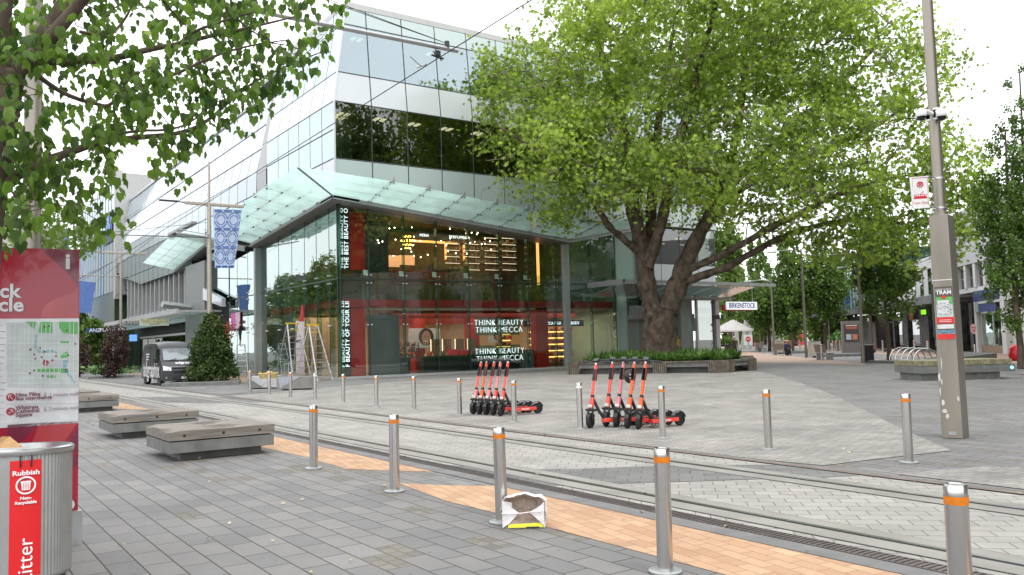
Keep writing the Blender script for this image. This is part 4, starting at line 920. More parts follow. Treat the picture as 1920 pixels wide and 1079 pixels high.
for t0,t1 in ((2.3,3.1),(5.8,6.5),(8.4,9.3),(12.7,14.3),(17.8,20.8),(25,26.7),(30.3,31)): S(t0,t1,-1.1,-.7,0,4.0).build('pier',mat('pier_stone',(.07,.07,.068),.5,0,.6,2),bl)
S(35,36.9,-1,.2,0,4.0).build('pier',mat('pier_taupe',(.20,.17,.15),.7),bl)
def ssign(t,label,w_,z0,z1,col,txt,tcol,ts,off=.6):
    q=thing('shop_sign',label,'sign',SP(t,off,z0)); sbox(MB(),t-w_/2,t+w_/2,off-.1,off,z0,z1).build('board',mat('ss_'+label[:9],col,.5),q)
    if txt: textmesh('lettering',txt,ts,emis('ink_'+txt,tcol,.9),q,frame(SP(t,off+.02,(z0+z1)/2),tuple(-ST),(0,0,1)),.01,bold=.01)
ssign(23.2,'black and white shop sign with a yellow underline behind the vase shaped tree',2.3,3.0,3.95,(.015,.015,.015),'SSY',(.8,.8,.8),.8)
S(22.2,24.3,.6,.66,3.0,3.08).build('underline',mat('line_yellow',(.6,.5,.02),.5),bpy.data.objects[[o.name for o in bpy.data.objects if o.name.startswith('shop_sign')][-1]])
ssign(18.7,'square tan wooden shop sign under the black awning',1.3,2.95,3.95,(.42,.17,.07),'LINA',(.1,.03,.01),.4)
ssign(14.4,'bright green shop sign letters just left of the tram pole',1.5,3.2,3.85,(.02,.02,.02),'OPSM',(.25,.9,.02),.6)
ssign(5.6,'white letters on black just right of the tram pole',1.6,3.1,3.8,(.015,.015,.015),'mK',(.75,.75,.75),.85)
ssign(36.2,'faded grey lettering at the left end of the dark shop fronts',2.6,3.0,3.7,(.08,.075,.07),'TYPO',(.4,.38,.34),.6)
w2=thing('row_building','white upper storey with narrow windows left of the tram pole','building',SP(16))
S(7.6,27,-9,-.2,4.6,8.7).build('wall',shopw,w2)
for i in range(7): t0=9+i*2.6; o=S(t0,t0+.95,-.19,-.14,5.2,7.6).build('window',g_dim,w2); S(t0,t0+.95,-.14,-.1,6.4,6.46).build('glazing_bar',alu,o)
w3=thing('row_building','blue glass building with a dark awning at the far end of the shops','building',SP(45))
S(38.5,57,-9,0,4.6,12).build('glass_wall',g_up,w3)
for i in range(10): S(38.6+i*2,38.7+i*2,0,.08,4.6,12).build('mullion',alu,w3)
S(36,58,0,4.5,4.15,4.55).build('awning',MATS['awning_black'],w3); S(40,57,-8,-1,0,4.1).build('lower_wall',mat('low_green',(.12,.16,.12),.4,0,.4,1),w3); S(27,38.5,-9,-.6,4.6,9).build('wall',mat('render_grey',(.30,.30,.30),.7),w3)
S(49,51,.2,.5,5,8).build('blue_banner',MATS['blade_blue'],w3)
# continuation of the street beyond the right edge, seen in the shop windows' reflections
rr=thing('row_building','long pale building on the right, seen only mirrored in the store glass','building',SP(-40))
S(-75,-14.2,-9,0,0,9.5).build('wall',mat('mirror_wall',(.22,.22,.21),.7,0,.3,.5),rr)
for i in range(14): S(-73+i*4.2,-70.5+i*4.2,0,.05,4.8,7).build('window',g_dim,rr)
ll=thing('hotel_building','white banded building on the left of the street, seen mirrored in the side glass','building',(-10,90,0))
MB().box(-22,-6,45,120,0,12).build('wall',mat('hotel_wall',(.42,.42,.40),.7,0,.1,.5),ll); mb=MB()
for z in (3.6,7,10.4): mb.box(-6,-5.95,46,119,z,z+1.5)
mb.build('window_band',g_dim,ll)
MB().box(-5.95,-5.6,60,75,3.2,5.6).build('sign_board',mat('mirror_red',(.5,.02,.02),.5),ll)
# ================================================================= TREES
def tree_skel(name,label,base,limbs,radlist,group=None,bm=bark,cat='tree'):
    """limbs: list of polylines (world), radii; returns thing + node list for grow()"""
    t=thing(name,label,cat,base,group); nodes=[];rads=[]; mb=MB()
    for pts,rad in zip(limbs,radlist):
        p,r=smoothline(pts,rad,2); mb.tube(p,r,14); a,b=densify([tuple(q) for q in p],r,.5); nodes+=a; rads+=b
    return t,nodes,rads,mb
# ---- the big plane tree
rh=Vector((math.cos(AZ),-math.sin(AZ),0)); fh=Vector((math.sin(AZ),math.cos(AZ),0))
TB=G(1238,672,.6); TB.z=.45
DT=FW.dot(TB-CAM)
def TP(px,py,dd=0.): return DP(px,py,DT+dd)
base=Vector((TB.x,TB.y,0.3))
J=TP(1240,575); 
limbs=[[TP(1237,672),TP(1237,640),TP(1237,600),TP(1242,578)],
 [TP(1228,590),TP(1214,540),TP(1208,490),TP(1196,430),TP(1184,380),TP(1180,300),TP(1160,200),TP(1130,110),TP(1115,50),TP(1108,20)],
 [TP(1212,500,.3),TP(1218,440,.6),TP(1222,380,1),TP(1226,300,2),TP(1240,180,3),TP(1262,60,3)],
 [TP(1214,500,-.4),TP(1232,450,-.8),TP(1246,390,-1),TP(1262,320,-1.6),TP(1290,200,-2),TP(1330,60,-3),TP(1350,-20,-3)],
 [TP(1250,585),TP(1270,540),TP(1284,495),TP(1310,440),TP(1340,390),TP(1372,300,1),TP(1395,180,1),TP(1400,40,1)],
 [TP(1322,420,.3),TP(1360,360),TP(1420,300),TP(1500,230),TP(1580,150),TP(1650,80)],
 [TP(1285,508,-.2),TP(1330,490,-.8),TP(1385,462,-1.5),TP(1440,430,-2),TP(1500,400,-2.5),TP(1580,360,-3),TP(1680,330,-3),TP(1770,325,-3)],
 [TP(1283,530,-.2),TP(1330,512,-.6),TP(1362,503,-1),TP(1400,480,-1),TP(1470,442,-1),TP(1560,415,-1),TP(1660,410,-1),TP(1760,440,-1)],
 [TP(1200,475,-.1),TP(1170,450,-1),TP(1140,425,-1.6),TP(1115,380,-2.2),TP(1070,330,-3),TP(1000,280,-3.5),TP(940,240,-3.5)],
 [TP(1184,385),TP(1140,320,-1),TP(1080,240,-1.5),TP(1040,190,-2),TP(1015,160,-2.2)],
 [TP(1340,395),TP(1420,330,2),TP(1520,290,3),TP(1640,240,3),TP(1740,170,3)]]
rl=[[1.12,.98,.93,.90],[.56,.50,.46,.44,.40,.34,.27,.18,.09,.05],[.36,.34,.30,.26,.2,.12],[.34,.31,.29,.26,.2,.14,.1],[.66,.60,.50,.42,.33,.26,.2,.12],
 [.24,.23,.21,.18,.14,.09],[.23,.22,.20,.18,.16,.13,.09,.05],[.24,.22,.21,.19,.17,.14,.10,.06],[.2,.19,.17,.15,.12,.09,.06],[.22,.19,.15,.09,.04],[.2,.18,.15,.12,.08]]
plane,nodes,rads,mb=tree_skel('plane_tree','huge old plane tree with a forked gnarled trunk and wide bright green crown','',limbs,rl) if False else (thing('plane_tree','huge old plane tree with a forked gnarled trunk and wide bright green crown','tree',tuple(base)),[],[],MB())
for pts,rad in zip(limbs,rl):
    p,r=smoothline(pts,rad,2); r=[a*random.uniform(.93,1.07) for a in r]; mb.tube(p,r,18); a,b=densify([tuple(q) for q in p],r,.55); nodes+=a; rads+=b
# burls on the bole
for _ in range(34):
    a=random.uniform(0,6.28); z=random.uniform(.6,3.4); rr_=.80; mb.ball((TB.x+rr_*math.cos(a),TB.y+rr_*math.sin(a),z),random.uniform(.12,.30),8,sc=(1,1,1.2))
for a,z,q in ((3.4,3.0,.36),(3.9,2.2,.3),(.3,2.9,.3)): mb.ball((TB.x+.75*math.cos(a),TB.y+.75*math.sin(a),z),q,8)
trunk=mb.build('trunk',bark,plane,smooth='all')
tx=bpy.data.textures.new('bark_relief','CLOUDS'); tx.noise_scale=.35
for o_ in (trunk,):
    md=o_.modifiers.new('remesh_lumps','DISPLACE'); md.texture=tx; md.strength=.22; md.mid_level=.5; md.texture_coords='GLOBAL'
def CB(px,py,rx,rz,dd=0,rd=None):   # crown lobe given at its place beside the trunk
    c=TP(px,py,dd); k=DT/FPX; return (c.x,c.y,c.z,rx*k,(rd or rx)*k,rz*k)
blobs=[CB(1060,170,165,150),CB(990,260,110,110,-2),CB(1010,90,130,110),CB(1240,80,250,125,0),CB(1200,240,190,130,-1),CB(1430,70,210,125,0),CB(1420,230,190,140,0),CB(1570,130,170,150,-1),CB(1620,300,170,120,-2),
 CB(1520,390,190,70,-2,120),CB(1720,370,130,90,-2,100),CB(1300,350,150,90,1),CB(1100,370,100,60,-2),CB(1020,370,75,45,-3),CB(1740,160,85,120,-1,80),CB(1800,400,85,65,-2),CB(1640,450,120,50,-2,90),CB(1330,10,300,85,0),CB(1230,335,150,55,-5,90),CB(1430,370,120,60,-5,90),CB(1570,445,150,48,-3,80),CB(1700,450,120,48,-4,80),CB(1330,320,120,55,-6,80),CB(1110,300,120,75,-5,90),CB(1500,280,150,80,-6,90),CB(1790,320,80,75,-1,70),CB(1825,430,50,55,-2,50)]
keep=lambda p: not (p[1]>40.2 and p[0]<49 and p[2]<22) and not (p[1]>35 and p[0]<31 and p[2]>18.5) and (p[2]>7.5 or p[0]>38 or p[2]>8.2)
ncl=2750
cl_pts=blob_points(ncl,blobs,.5,gap=.14,keep=keep)
# trim: nothing hangs below the crown's underside
def under(p):
    d=Vector(p)-CAM; z=d.dot(FW); px=960+FPX*d.dot(RT)/z; py=539.5-FPX*d.dot(UP)/z
    lim=np.interp(px,[860,940,1000,1060,1110,1180,1250,1340,1400,1450,1540,1700,1880],[330,340,440,425,440,410,430,450,425,495,530,520,500]); return py<lim
cl_pts=np.array([p for p in cl_pts if under(p)])
tw_=[q+RNG.normal(size=3)*.9 for q in cl_pts[::2]]; tw_=[q for q in tw_ if q[1]<40.5 or q[0]>49]
br=grow(nodes,rads,list(cl_pts)+tw_,tip=.013,step=.8,wander=.16,maxr=.13,sides=4).build('branches',twig,plane,smooth='all')
lp=[]
for p in cl_pts:
    k=int(random.uniform(13,37)); q=RNG.normal(size=(k,3))*np.array([.50,.50,.36])*random.uniform(.6,1.25)+p; lp.append(q)
lp=np.concatenate(lp); lp=np.array([p for p in lp if p[1]<41.0 or p[0]>49])
crown=leaves('crown',lp,.24,leaf_plane,plane,LEAF5,tilt=.85)
# trees across the square behind the camera side, mirrored in the store windows
def mirror_tree(label,x,y,rz,sc=1.,g_='trees across the square'):
    t=thing('plane_tree',label,'tree',(x,y,0),g_,rz); t.scale=(sc,)*3
    for o in (mtr,mbr,mcr): c=o.copy(); COL.objects.link(c); c.parent=t
    return t
mt0=thing('plane_tree','broad tree out of view to the right, first mirrored in the store glass','tree',(45,3,0),'trees across the square')
pts=[(45,3,0),(45,3,3),(45.5,3,6),(45.2,3.4,12),(45,3,17)]; p,r=smoothline(pts,[.5,.42,.36,.24,.1]); nn,rq=densify([tuple(q) for q in p],r,.8)
mtr=MB().tube(p,r,10).build('trunk',bark,mt0,smooth='all')
cps=blob_points(420,[(45,3,13,6.5,6.5,6.5),(43,1,9,5,5,4.5),(47.5,4,8.5,5,5,4.5),(45,3,18,4.5,4.5,4),(45,3,6,5.5,5.5,3)],.6,gap=.0)
mbr=grow(nn,rq,list(cps[::3]),tip=.02,step=1.2,sides=4).build('branches',twig,mt0)
mcr=leaves('crown',np.concatenate([RNG.normal(size=(46,3))*.75+p for p in cps]),.5,leaf_mid,mt0,LEAF4)
for (x,y,rz,s,lb) in ((33,-6,1.2,1.25,'broad tree behind the camera on the right, mirrored in the upper store glass'),(57,-2,2.2,1.2,'tall tree beyond the right edge, mirrored in the store glass'),(24,-16,3.,1.35,'tall tree behind the camera, mirrored in the dark office windows'),(44,-12,.5,1.4,'tallest tree behind the camera on the far right'),(70,-4,4,1.1,'smaller tree beside the mirrored pale building'),(-2,92,1,.55,'street tree out of view at the left, mirrored in the side glass'),(-3,80,3,.5,'second street tree out of view at the left'),(-2,106,2,.5,'third street tree out of view at the left')):
    mirror_tree(lb,x,y,rz,s)
# ---- narrow upright trees of the shopping street
def narrow(name,label,px,py,h,wd,z0,lm,ncl_=70,leafn=34,ls=.22,lean=0,rz0=.11,grp='upright street trees on the right',off=0):
    b=G(px,py); t=thing(name,label,'tree',(b.x,b.y,0),grp)
    pts=[(b.x,b.y,0),(b.x+.1,b.y,z0*.6),(b.x+lean,b.y,z0),(b.x+lean,b.y+.1,h*.6),(b.x+lean,b.y,h*.97)]; p,r=smoothline(pts,[rz0*1.3,rz0*1.1,rz0,rz0*.6,.03]); nn,rq=densify([tuple(q) for q in p],r,.4)
    MB().tube(p,r,9).build('trunk',bark2,t,smooth='all')
    H=h-z0; bl=[(b.x+lean,b.y,z0+H*.30,wd*.9,wd*.9,H*.30),(b.x+lean+.1*wd,b.y,z0+H*.5,wd,wd,H*.3),(b.x+lean,b.y,z0+H*.75,wd*.62,wd*.62,H*.27)]
    for k in range(7): a=random.uniform(0,6.3); bl.append((b.x+lean+.7*wd*math.cos(a),b.y+.7*wd*math.sin(a),z0+H*random.uniform(.15,.75),wd*.4,wd*.4,H*.14))
    ncl_=int(ncl_*1.35); leafn=int(leafn*1.2); ls=ls*1.1; wd*=.88
    cp=blob_points(ncl_,bl,.5,gap=.0)
    grow(nn,rq,list(cp[::2]),tip=.012,step=.6,wander=.06,rise=1.2,maxr=.06,sides=4).build('branches',twig,t,smooth='all')
    leaves('crown',np.concatenate([RNG.normal(size=(leafn,3))*np.array([.22,.22,.30])*wd*.5+q for q in cp]),ls,lm,t,LEAF4)
    return t
narrow('street_tree','vase shaped street tree with many bare stems beside the bike racks',1667,676,9.3,1.95,2.2,leaf_mid,130,34,.20)
narrow('street_tree','dark dense street tree left of the vase shaped one',1550,657,13,2.8,2.6,leaf_dark,150,40,.26,rz0=.3)
narrow('street_tree','dark slender street tree behind the seated person',1487,659,13,2.1,1.6,leaf_dark,120,36,.28)
narrow('street_tree','broad low street tree behind the BIRKENSTOCK sign',1443,659,9.5,3.0,1.9,leaf_dark,130,36,.28,rz0=.16)
narrow('street_tree','pointed slim tree standing against the sky right of the awning',1425,652,21,1.9,3,leaf_mid,90,36,.34)
narrow('street_tree','tall upright tree at the right edge beside the red bag',1915,692,10.6,1.4,1.3,leaf_dark,190,40,.12,rz0=.13)
narrow('street_tree','tall thin tree top rising at the far right edge',1950,690,13.6,1.1,2.5,leaf_dark,90,34,.11)
def farmass(label,px0,px1,dist,zt,lm,n=90,name='far_tree',zb=0,grp='far off trees'):
    c=DP((px0+px1)/2,640,dist); w_=(px1-px0)/2*dist/FPX; t=thing(name,label,'tree',(c.x,c.y,0),grp)
    p,r=smoothline([(c.x,c.y,0),(c.x,c.y,zt*.35),(c.x,c.y,zt*.8)],[.3,.25,.06]); MB().tube(p,r,8).build('trunk',bark2,t,smooth='all')
    bl=[(c.x,c.y,zt*.55+zb,w_*.9,w_*.9,zt*.38),(c.x-w_*.4,c.y,zt*.45+zb,w_*.6,w_*.6,zt*.3),(c.x+w_*.4,c.y,zt*.42+zb,w_*.6,w_*.6,zt*.28)]
    cp=blob_points(n,bl,.5,gap=.1); leaves('crown',np.concatenate([RNG.normal(size=(40,3))*w_*.2+q for q in cp]),dist*.0048,lm,t,LEAF4); return t
farmass('pale yellow green tree above the glass awning',1340,1400,110,20.5,leaf_far,120)
farmass('bright green tree low behind the white parasol',1345,1410,130,9,leaf_far,70)
farmass('mid green far tree between the two dark street trees',1455,1530,140,11,leaf_far,80)
farmass('soft green far tree low behind the dark trunk',1505,1600,120,7.5,leaf_mid,80)
farmass('bright far tree in the distance above the barriers',1400,1470,150,12,leaf_far,80)
# left background
farmass('green tree behind the brown shrub at the far left',150,200,78,5.2,leaf_mid,60)
farmass('tall tree behind the bank signs at the far left',90,165,95,8,leaf_mid,70)
c=DP(75,430,26); t_=thing('street_tree','light green tree crown rising just above the red information board','tree',(c.x,c.y,0)); p,r=smoothline([(c.x,c.y,0),(c.x,c.y,3),(c.x,c.y,5.5)],[.12,.1,.04]); MB().tube(p,r,8).build('trunk',bark2,t_,smooth='all'); cp=blob_points(60,[(c.x,c.y,c.z,1.5,1.5,.75),(c.x+.4,c.y,c.z-.5,1.2,1.2,.6)],.6); leaves('crown',np.concatenate([RNG.normal(size=(22,3))*.17+q for q in cp]),.14,leaf_far,t_,LEAF5)
# ---- the near lime tree, upper left
def F(px,py,d): return DP(px,py,d)
lim=[[F(-62,900,6.3),F(-58,700,6.3),F(-44,520,6.3),F(-30,380,6.3),F(-6,240,6.3),F(12,130,6.3)],
 [F(8,160,6.3),F(48,110,6.4),F(95,50,6.5),F(130,-10,6.6),F(165,-80,6.8)],
 [F(30,135,6.3),F(75,95,6.2),F(130,30,6.1),F(175,-25,6.0)],
 [F(5,150,6.3),F(0,60,6.3),F(10,-40,6.3)],
 [F(52,115,6.35),F(120,115,6.6),F(210,112,6.9),F(280,92,7.1),F(335,84,7.3),F(400,66,7.5),F(470,52,7.7),F(560,30,7.9)],
 [F(330,86,7.3),F(365,58,7.2),F(410,42,7.1),F(480,22,7)],
 [F(-20,400,6.3),F(8,345,6.3),F(60,310,6.5),F(120,290,6.8),F(190,265,7.1),F(270,257,7.4),F(335,252,7.6),F(385,232,7.8),F(430,190,8),F(480,150,8.1),F(560,115,8.2),F(610,95,8.2)],
 [F(170,270,7.0),F(240,245,7),F(330,245,7.1),F(380,215,7.2)],
 [F(200,200,6.9),F(265,160,7.1),F(330,140,7.3),F(400,105,7.4),F(470,85,7.5),F(540,75,7.6)],
 [F(40,118,6.3),F(120,180,6.6),F(200,200,6.9)],
 [F(150,60,6.4),F(200,70,6.6),F(235,40,6.7),F(260,-20,6.8)],[F(280,-30,6.8),F(320,20,7),F(350,50,7.1)],[F(380,-30,7),F(430,20,7.2),F(470,60,7.4),F(500,70,7.5)]]
lr=[[.17,.16,.15,.14,.13,.13],[.075,.07,.06,.05,.04],[.06,.055,.045,.035],[.075,.07,.06],[.034,.032,.028,.025,.021,.017,.013,.007],[.014,.012,.01,.006],[.055,.046,.038,.032,.027,.023,.02,.017,.014,.011,.008,.004],[.014,.012,.01,.006],[.014,.015,.014,.012,.009,.005],[.02,.018,.014],[.014,.012,.01,.007],[.012,.010,.006],[.013,.011,.008,.005]]
lime=thing('lime_tree','near tree with large drooping green leaves and branches reaching across the upper left','tree',(lim[0][0].x,lim[0][0].y,0))
lim[0].insert(0,Vector((lim[0][0].x,lim[0][0].y,0))); lr[0].insert(0,.2)
mb=MB(); nodes=[];rads=[]
for i,(pts,rad) in enumerate(zip(lim,lr)):
    p,r=smoothline(pts,rad,2); mb.tube(p,r,12); 
    if i: a,b=densify([tuple(q) for q in p],r,.18); nodes+=a; rads+=b
mb.build('trunk',bark2,lime,smooth='all')
poly=[(-60,-60),(640,-60),(636,50),(600,100),(560,132),(520,180),(470,195),(455,235),(385,255),(372,310),(325,335),(285,320),(240,345),(205,340),(215,400),(238,405),(190,430),(100,425),(60,430),(-60,450)]
def inpoly(x,y,P):
    c=False; j=len(P)-1
    for i in range(len(P)):
        if (P[i][1]>y)!=(P[j][1]>y) and x<(P[j][0]-P[i][0])*(y-P[i][1])/(P[j][1]-P[i][1])+P[i][0]: c=not c
        j=i
    return c
holes=[(300,215,50,26),(410,250,40,30),(150,165,55,35),(255,300,45,25),(120,250,40,20),(330,110,35,18),(75,180,25,30),(230,30,28,22),(590,30,22,20),(520,110,18,14),(100,345,25,20),(190,135,25,16),(290,75,30,14),(440,130,22,14)]
tg=[]
while len(tg)<400:
    x=random.uniform(-60,640); y=random.uniform(-60,450)
    if not inpoly(x,y,poly): continue
    if any(((x-a)/c)**2+((y-b)/d)**2<1 for a,b,c,d in holes) and random.random()<.93: continue
    dd=6.2+2.0*max(0,x)/640+random.uniform(-.7,.9); tg.append(np.array(F(x,y,dd)))
grow(nodes,rads,tg,tip=.0028,step=.14,wander=.10,maxr=.014,sides=5).build('branches',bark2,lime,smooth='all')
lp=[]
for p in tg:
    k=random.randint(5,8); lp.append(RNG.normal(size=(k,3))*np.array([.075,.075,.07])+p+np.array([0,0,-.03]))
leaves('crown',np.concatenate(lp),.079,leaf_lime,lime,LEAFBIG,tilt=.40,down=-1.15,smooth=False)
# ================================================================= TREE PLANTER
PL=[(26.9,33.6),(31.3,27.0),(33.9,27.4),(38.4,31.2),(38.4,37.2),(32,38.4)]
pt=thing('tree_planter','low timber and concrete planter bench wrapped around the plane tree','planter',(33,33,0))
def inset(poly,d):
    c=Vector((sum(p[0] for p in poly)/len(poly),sum(p[1] for p in poly)/len(poly))); return [tuple(c+(Vector(p)-c)*(1-d/(Vector(p)-c).length)) for p in poly]
MB().prism(inset(PL,.75),0,.42).build('plinth',conc_dark,pt)
MB().prism(inset(PL,.9),.42,.5).build('soil',soil,pt)
for i,(a,b) in enumerate(zip(PL,PL[1:]+PL[:1])):
    A,B=Vector((*a,0)),Vector((*b,0)); d=(B-A); Ln=d.length; u=d.normalized(); n=Vector((-u.y,u.x,0)); 
    if (n.dot(Vector((33,33,0))-A))<0: n=-n
    M=Matrix((u,n,Vector((0,0,1)))).transposed().to_4x4(); M.translation=A
    mb=MB(); k=int(Ln/.1)
    for j in range(k): mb.box(j*Ln/k+.006,(j+1)*Ln/k-.006,0,.75,.50+random.uniform(0,.006),.58,M=M)
    mb.build('seat_slats',timber2,pt)
    MB().box(.1,Ln-.1,.06,.12,.30,.49,M=M).build('seat_rail',conc_dark,pt)
    for s in ((0,.6),(Ln-.6,Ln)) if i!=0 else ((0,.5),(Ln*.55,Ln*.55+.6),(Ln-.9,Ln)):
        mb=MB(); j=s[0]
        while j<s[1]: mb.box(j+.010,j+.088,-.02+random.uniform(0,.015),.06,.02,.60+random.uniform(0,.02),M=M); j+=.098
        mb.box(s[0],s[1],.05,.08,.04,.58,M=M); mb.build('end_slats',timber2,pt)
def strap_plants(name,label,pts,h,parent=None):
    mb=MB()
    for (x,y,z0) in pts:
        hk=random.uniform(.6,1.1)
        for _ in range(38):
            a=random.uniform(0,6.28); l=h*hk*random.uniform(.6,1.15); w_=.024*random.uniform(.8,1.3); c,s=math.cos(a),math.sin(a); P=[];e=random.uniform(.25,.95)
            for t in (0,.35,.7,1): rr_=l*e*t**1.3; zz_=l*(t-.45*e*t*t*1.75); P.append((x+c*rr_,y+s*rr_,z0+zz_))
            v=[]
            for (p,ww) in zip(P,(w_,w_*1.2,w_,w_*.15)): v+=[(p[0]-s*ww,p[1]+c*ww,p[2]),(p[0]+s*ww,p[1]-c*ww,p[2])]
            mb.add(v,[(0,1,3,2),(2,3,5,4),(4,5,7,6)])
    o=mb.build(name,blade,parent); return tag(o,label,'plants',kind='stuff')
pp=[]
inn=inset(PL,1.0)
while len(pp)<270:
    x,y=random.uniform(27,38.5),random.uniform(27,38)
    if inpoly(x,y,inn) and (Vector((x,y))-Vector((TB.x,TB.y))).length>.95: pp.append((x,y,.48))
strap_plants('strap_leaf_plants','dense arching strap leaved plants filling the planter round the plane tree',pp,.86)

# ================================================================= TIMBER BENCHES (left foreground)
def bench(label,x0,x1,y0,y1,sc=0,grp='timber topped platform benches'):
    t=thing('platform_bench',label,'bench',((x0+x1)/2,(y0+y1)/2,0),grp)
    MB().box(x0+.22,x1-.14,y0+.24,y1-.24,0,.13).build('plinth',conc_dark,t)
    MB().box(x0+.01,x1-.005,y0+.01,y1-.01,.13,.30).build('slab',conc_dark,t,bevel=.006)
    n=int((y1-y0)/.095); W=(y1-y0)/n
    for j in range(n):
        mb=MB(); ya,yb=y0+j*W+.003,y0+(j+1)*W-.003; N=36; vs=[];fs=[]
        for i in range(N+1):
            s=i/N; x=x0+(x1-x0)*s; f=1 if 0<j<n-1 else .6
            dip=-.035*math.exp(-((s-.55)/.12)**2)*(math.sin(j*.75+sc)+.4)*.6*f-.03*math.exp(-((s-.0)/.06)**2)*math.sin(j*.5+1)*f+random.uniform(-.001,.001)
            z=.465+min(0.008,dip)
            vs+=[(x,ya,.322),(x,yb,.322),(x,yb,z),(x,ya,z)]
        for i in range(N):
            b=i*4; fs+=[(b,b+4,b+5,b+1),(b+1,b+5,b+6,b+2),(b+2,b+6,b+7,b+3),(b+3,b+7,b+4,b)]
        fs+=[(0,1,2,3),(N*4+3,N*4+2,N*4+1,N*4)]
        mb.add(vs,fs); mb.build('plank',timber,t)
    MB().box(x0+.06,x1-.06,y0+.06,y1-.06,.30,.322).build('spacer',dark,t)
    for s in (.14,.5,.85): 
        x=x0+(x1-x0)*s; MB().lathe([(.0001,.004),(.016,.004),(.022,0)],n=10,M=Matrix.Translation((x,y0-.004,.395))@Matrix.Rotation(R(90),4,'X')).build('bolt',dark,t)
    return t
bench('nearest timber topped bench, beside the long orange brick wedge',3.02,4.64,13.4,15.0)
bench('second timber topped bench, between the nearest one and the small far ones',2.98,4.60,17.8,19.4,1.6)
bench('third timber bench, half hidden by the red information board',3.1,4.72,27.1,29.2,3)
bench('farthest timber bench top, just showing above the third one',3.1,4.75,30.6,32.2,4)
# ================================================================= CONCRETE SEATS by the store
def cseat(label,pa,rot,L_,m1,m2,flip):
    g=G(*pa); M=Matrix.Translation((g.x,g.y,0))@Matrix.Rotation(rot,4,'Z')
    t=thing('block_seat',label,'seat',(g.x,g.y,0),'concrete block seats by the hedge')
    v=[(0.05,0,.07),(L_,0,.07),(L_,.7,.07),(.05,.7,.07),(0,-.0,.55),(L_,-.0,.55),(L_,.72,.55),(0,.72,.55)]
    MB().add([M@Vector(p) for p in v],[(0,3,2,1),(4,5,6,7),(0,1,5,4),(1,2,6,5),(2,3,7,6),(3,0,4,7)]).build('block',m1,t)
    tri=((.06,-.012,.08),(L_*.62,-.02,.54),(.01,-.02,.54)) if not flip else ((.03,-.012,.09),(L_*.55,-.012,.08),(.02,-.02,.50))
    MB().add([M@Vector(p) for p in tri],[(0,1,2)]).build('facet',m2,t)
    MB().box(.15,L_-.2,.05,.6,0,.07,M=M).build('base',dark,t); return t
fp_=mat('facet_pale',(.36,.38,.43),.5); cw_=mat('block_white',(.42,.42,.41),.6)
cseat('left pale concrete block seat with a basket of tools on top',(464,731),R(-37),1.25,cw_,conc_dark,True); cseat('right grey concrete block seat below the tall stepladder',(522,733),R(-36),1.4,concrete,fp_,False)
gb=G(505,731); bk=thing('tool_bag','open straw coloured basket of tools on the left concrete block seat','basket',(12.9,37.0,.52))
bkp=G(503,708,.6); 
MB().lathe([(.0001,0),(.26,0),(.34,.2),(.32,.22),(.26,.05),(.0001,.05)],n=16,sx=1.2,sy=.7,c=(bkp.x,bkp.y,.56)).build('basket',mat('straw',(.5,.38,.16),.7,0,.3,20),bk)
mb=MB()
for i in range(9): a=random.uniform(0,3.1); x=bkp.x+random.uniform(-.25,.25); mb.tube([(x,bkp.y+random.uniform(-.12,.12),.6),(x+.2*math.cos(a),bkp.y,.84)],.02,5,mi=i%2)
mb.build('tools',[mat('tool_yellow',(.65,.45,.02),.5),dark],bk)

# ================================================================= INFORMATION BOARD
e1=DP(148,700,7.47); e0=DP(0,700,7.16); rd=Vector((e1.x-e0.x,e1.y-e0.y,0)).normalized()
zt=DP(148,467,7.47).z; zbm=DP(148,958,7.47).z
RE=Vector((e1.x,e1.y,0)); WB=1.15
def IB(s,z,o=0): return RE-rd*s+Vector((0,0,z))+Vector((rd.y,-rd.x,0))*o     # s metres left of the right edge, o towards the reader
ib=thing('information_board','tall red and white city information board with a map, at the left edge','information board',tuple(IB(.5,0)))
crim=mat('board_crimson',(.36,.012,.035),.18,0,.04,1,coat=.3); mar=mat('board_maroon',(.19,.02,.05),.18,coat=.3); bwhite=mat('board_white',(.66,.66,.68),.2,coat=.3); red2=mat('board_red_pale',(.42,.05,.06),.18,coat=.3)
MB().slab(IB(WB,zbm),IB(0,zbm),IB(0,zt),IB(WB,zt),.10).build('panel',crim,ib)
def IQ(s0,s1,z0,z1,o,m_,name,par=ib): return MB().quad(IB(s1,z0,o),IB(s0,z0,o),IB(s0,z1,o),IB(s1,z1,o)).build(name,m_,par)
zw1=DP(148,597,7.47).z; zw0=DP(148,793,7.47).z
IQ(0.002,WB,zw0,zw1,.003,bwhite,'map_panel')
def IPoly(pts,o,m_,name): return MB().add([IB(s,z,o) for s,z in pts],[tuple(range(len(pts)))]).build(name,m_,ib)
def ipx(px,py):   # board coordinates of a pixel
    d=ray(px,py); nrm=Vector((rd.y,-rd.x,0)); k=(RE-CAM).dot(nrm)/d.dot(nrm); p=CAM+d*k; return ((RE-p).dot(rd),p.z)
def ip_(l,o,m_,name): 
    q=[ipx(*a) for a in l]; ar_=sum(q[i][0]*q[(i+1)%len(q)][1]-q[(i+1)%len(q)][0]*q[i][1] for i in range(len(q)))
    return IPoly(q if ar_<0 else q[::-1],o,m_,name)
ip_([(76,466),(147,469),(147,550),(144,532),(125,510)],.003,mar,'maroon_wedge'); ip_([(77,596),(78,585),(84,574),(98,563),(120,555),(138,547),(146,538),(147,597)],.003,red2,'pale_swoosh')
ip_([(14,797),(75,793),(38,830),(14,832)],.003,mar,'maroon_wedge'); ip_([(75,793),(147,790),(120,830),(60,830)],.003,red2,'pale_wedge'); ip_([(118,880),(144,850),(147,870),(125,885)],.003,mar,'maroon_wedge')
ip_([(125,830),(147,800),(147,850),(118,838)],.003,mar,'maroon_wedge')
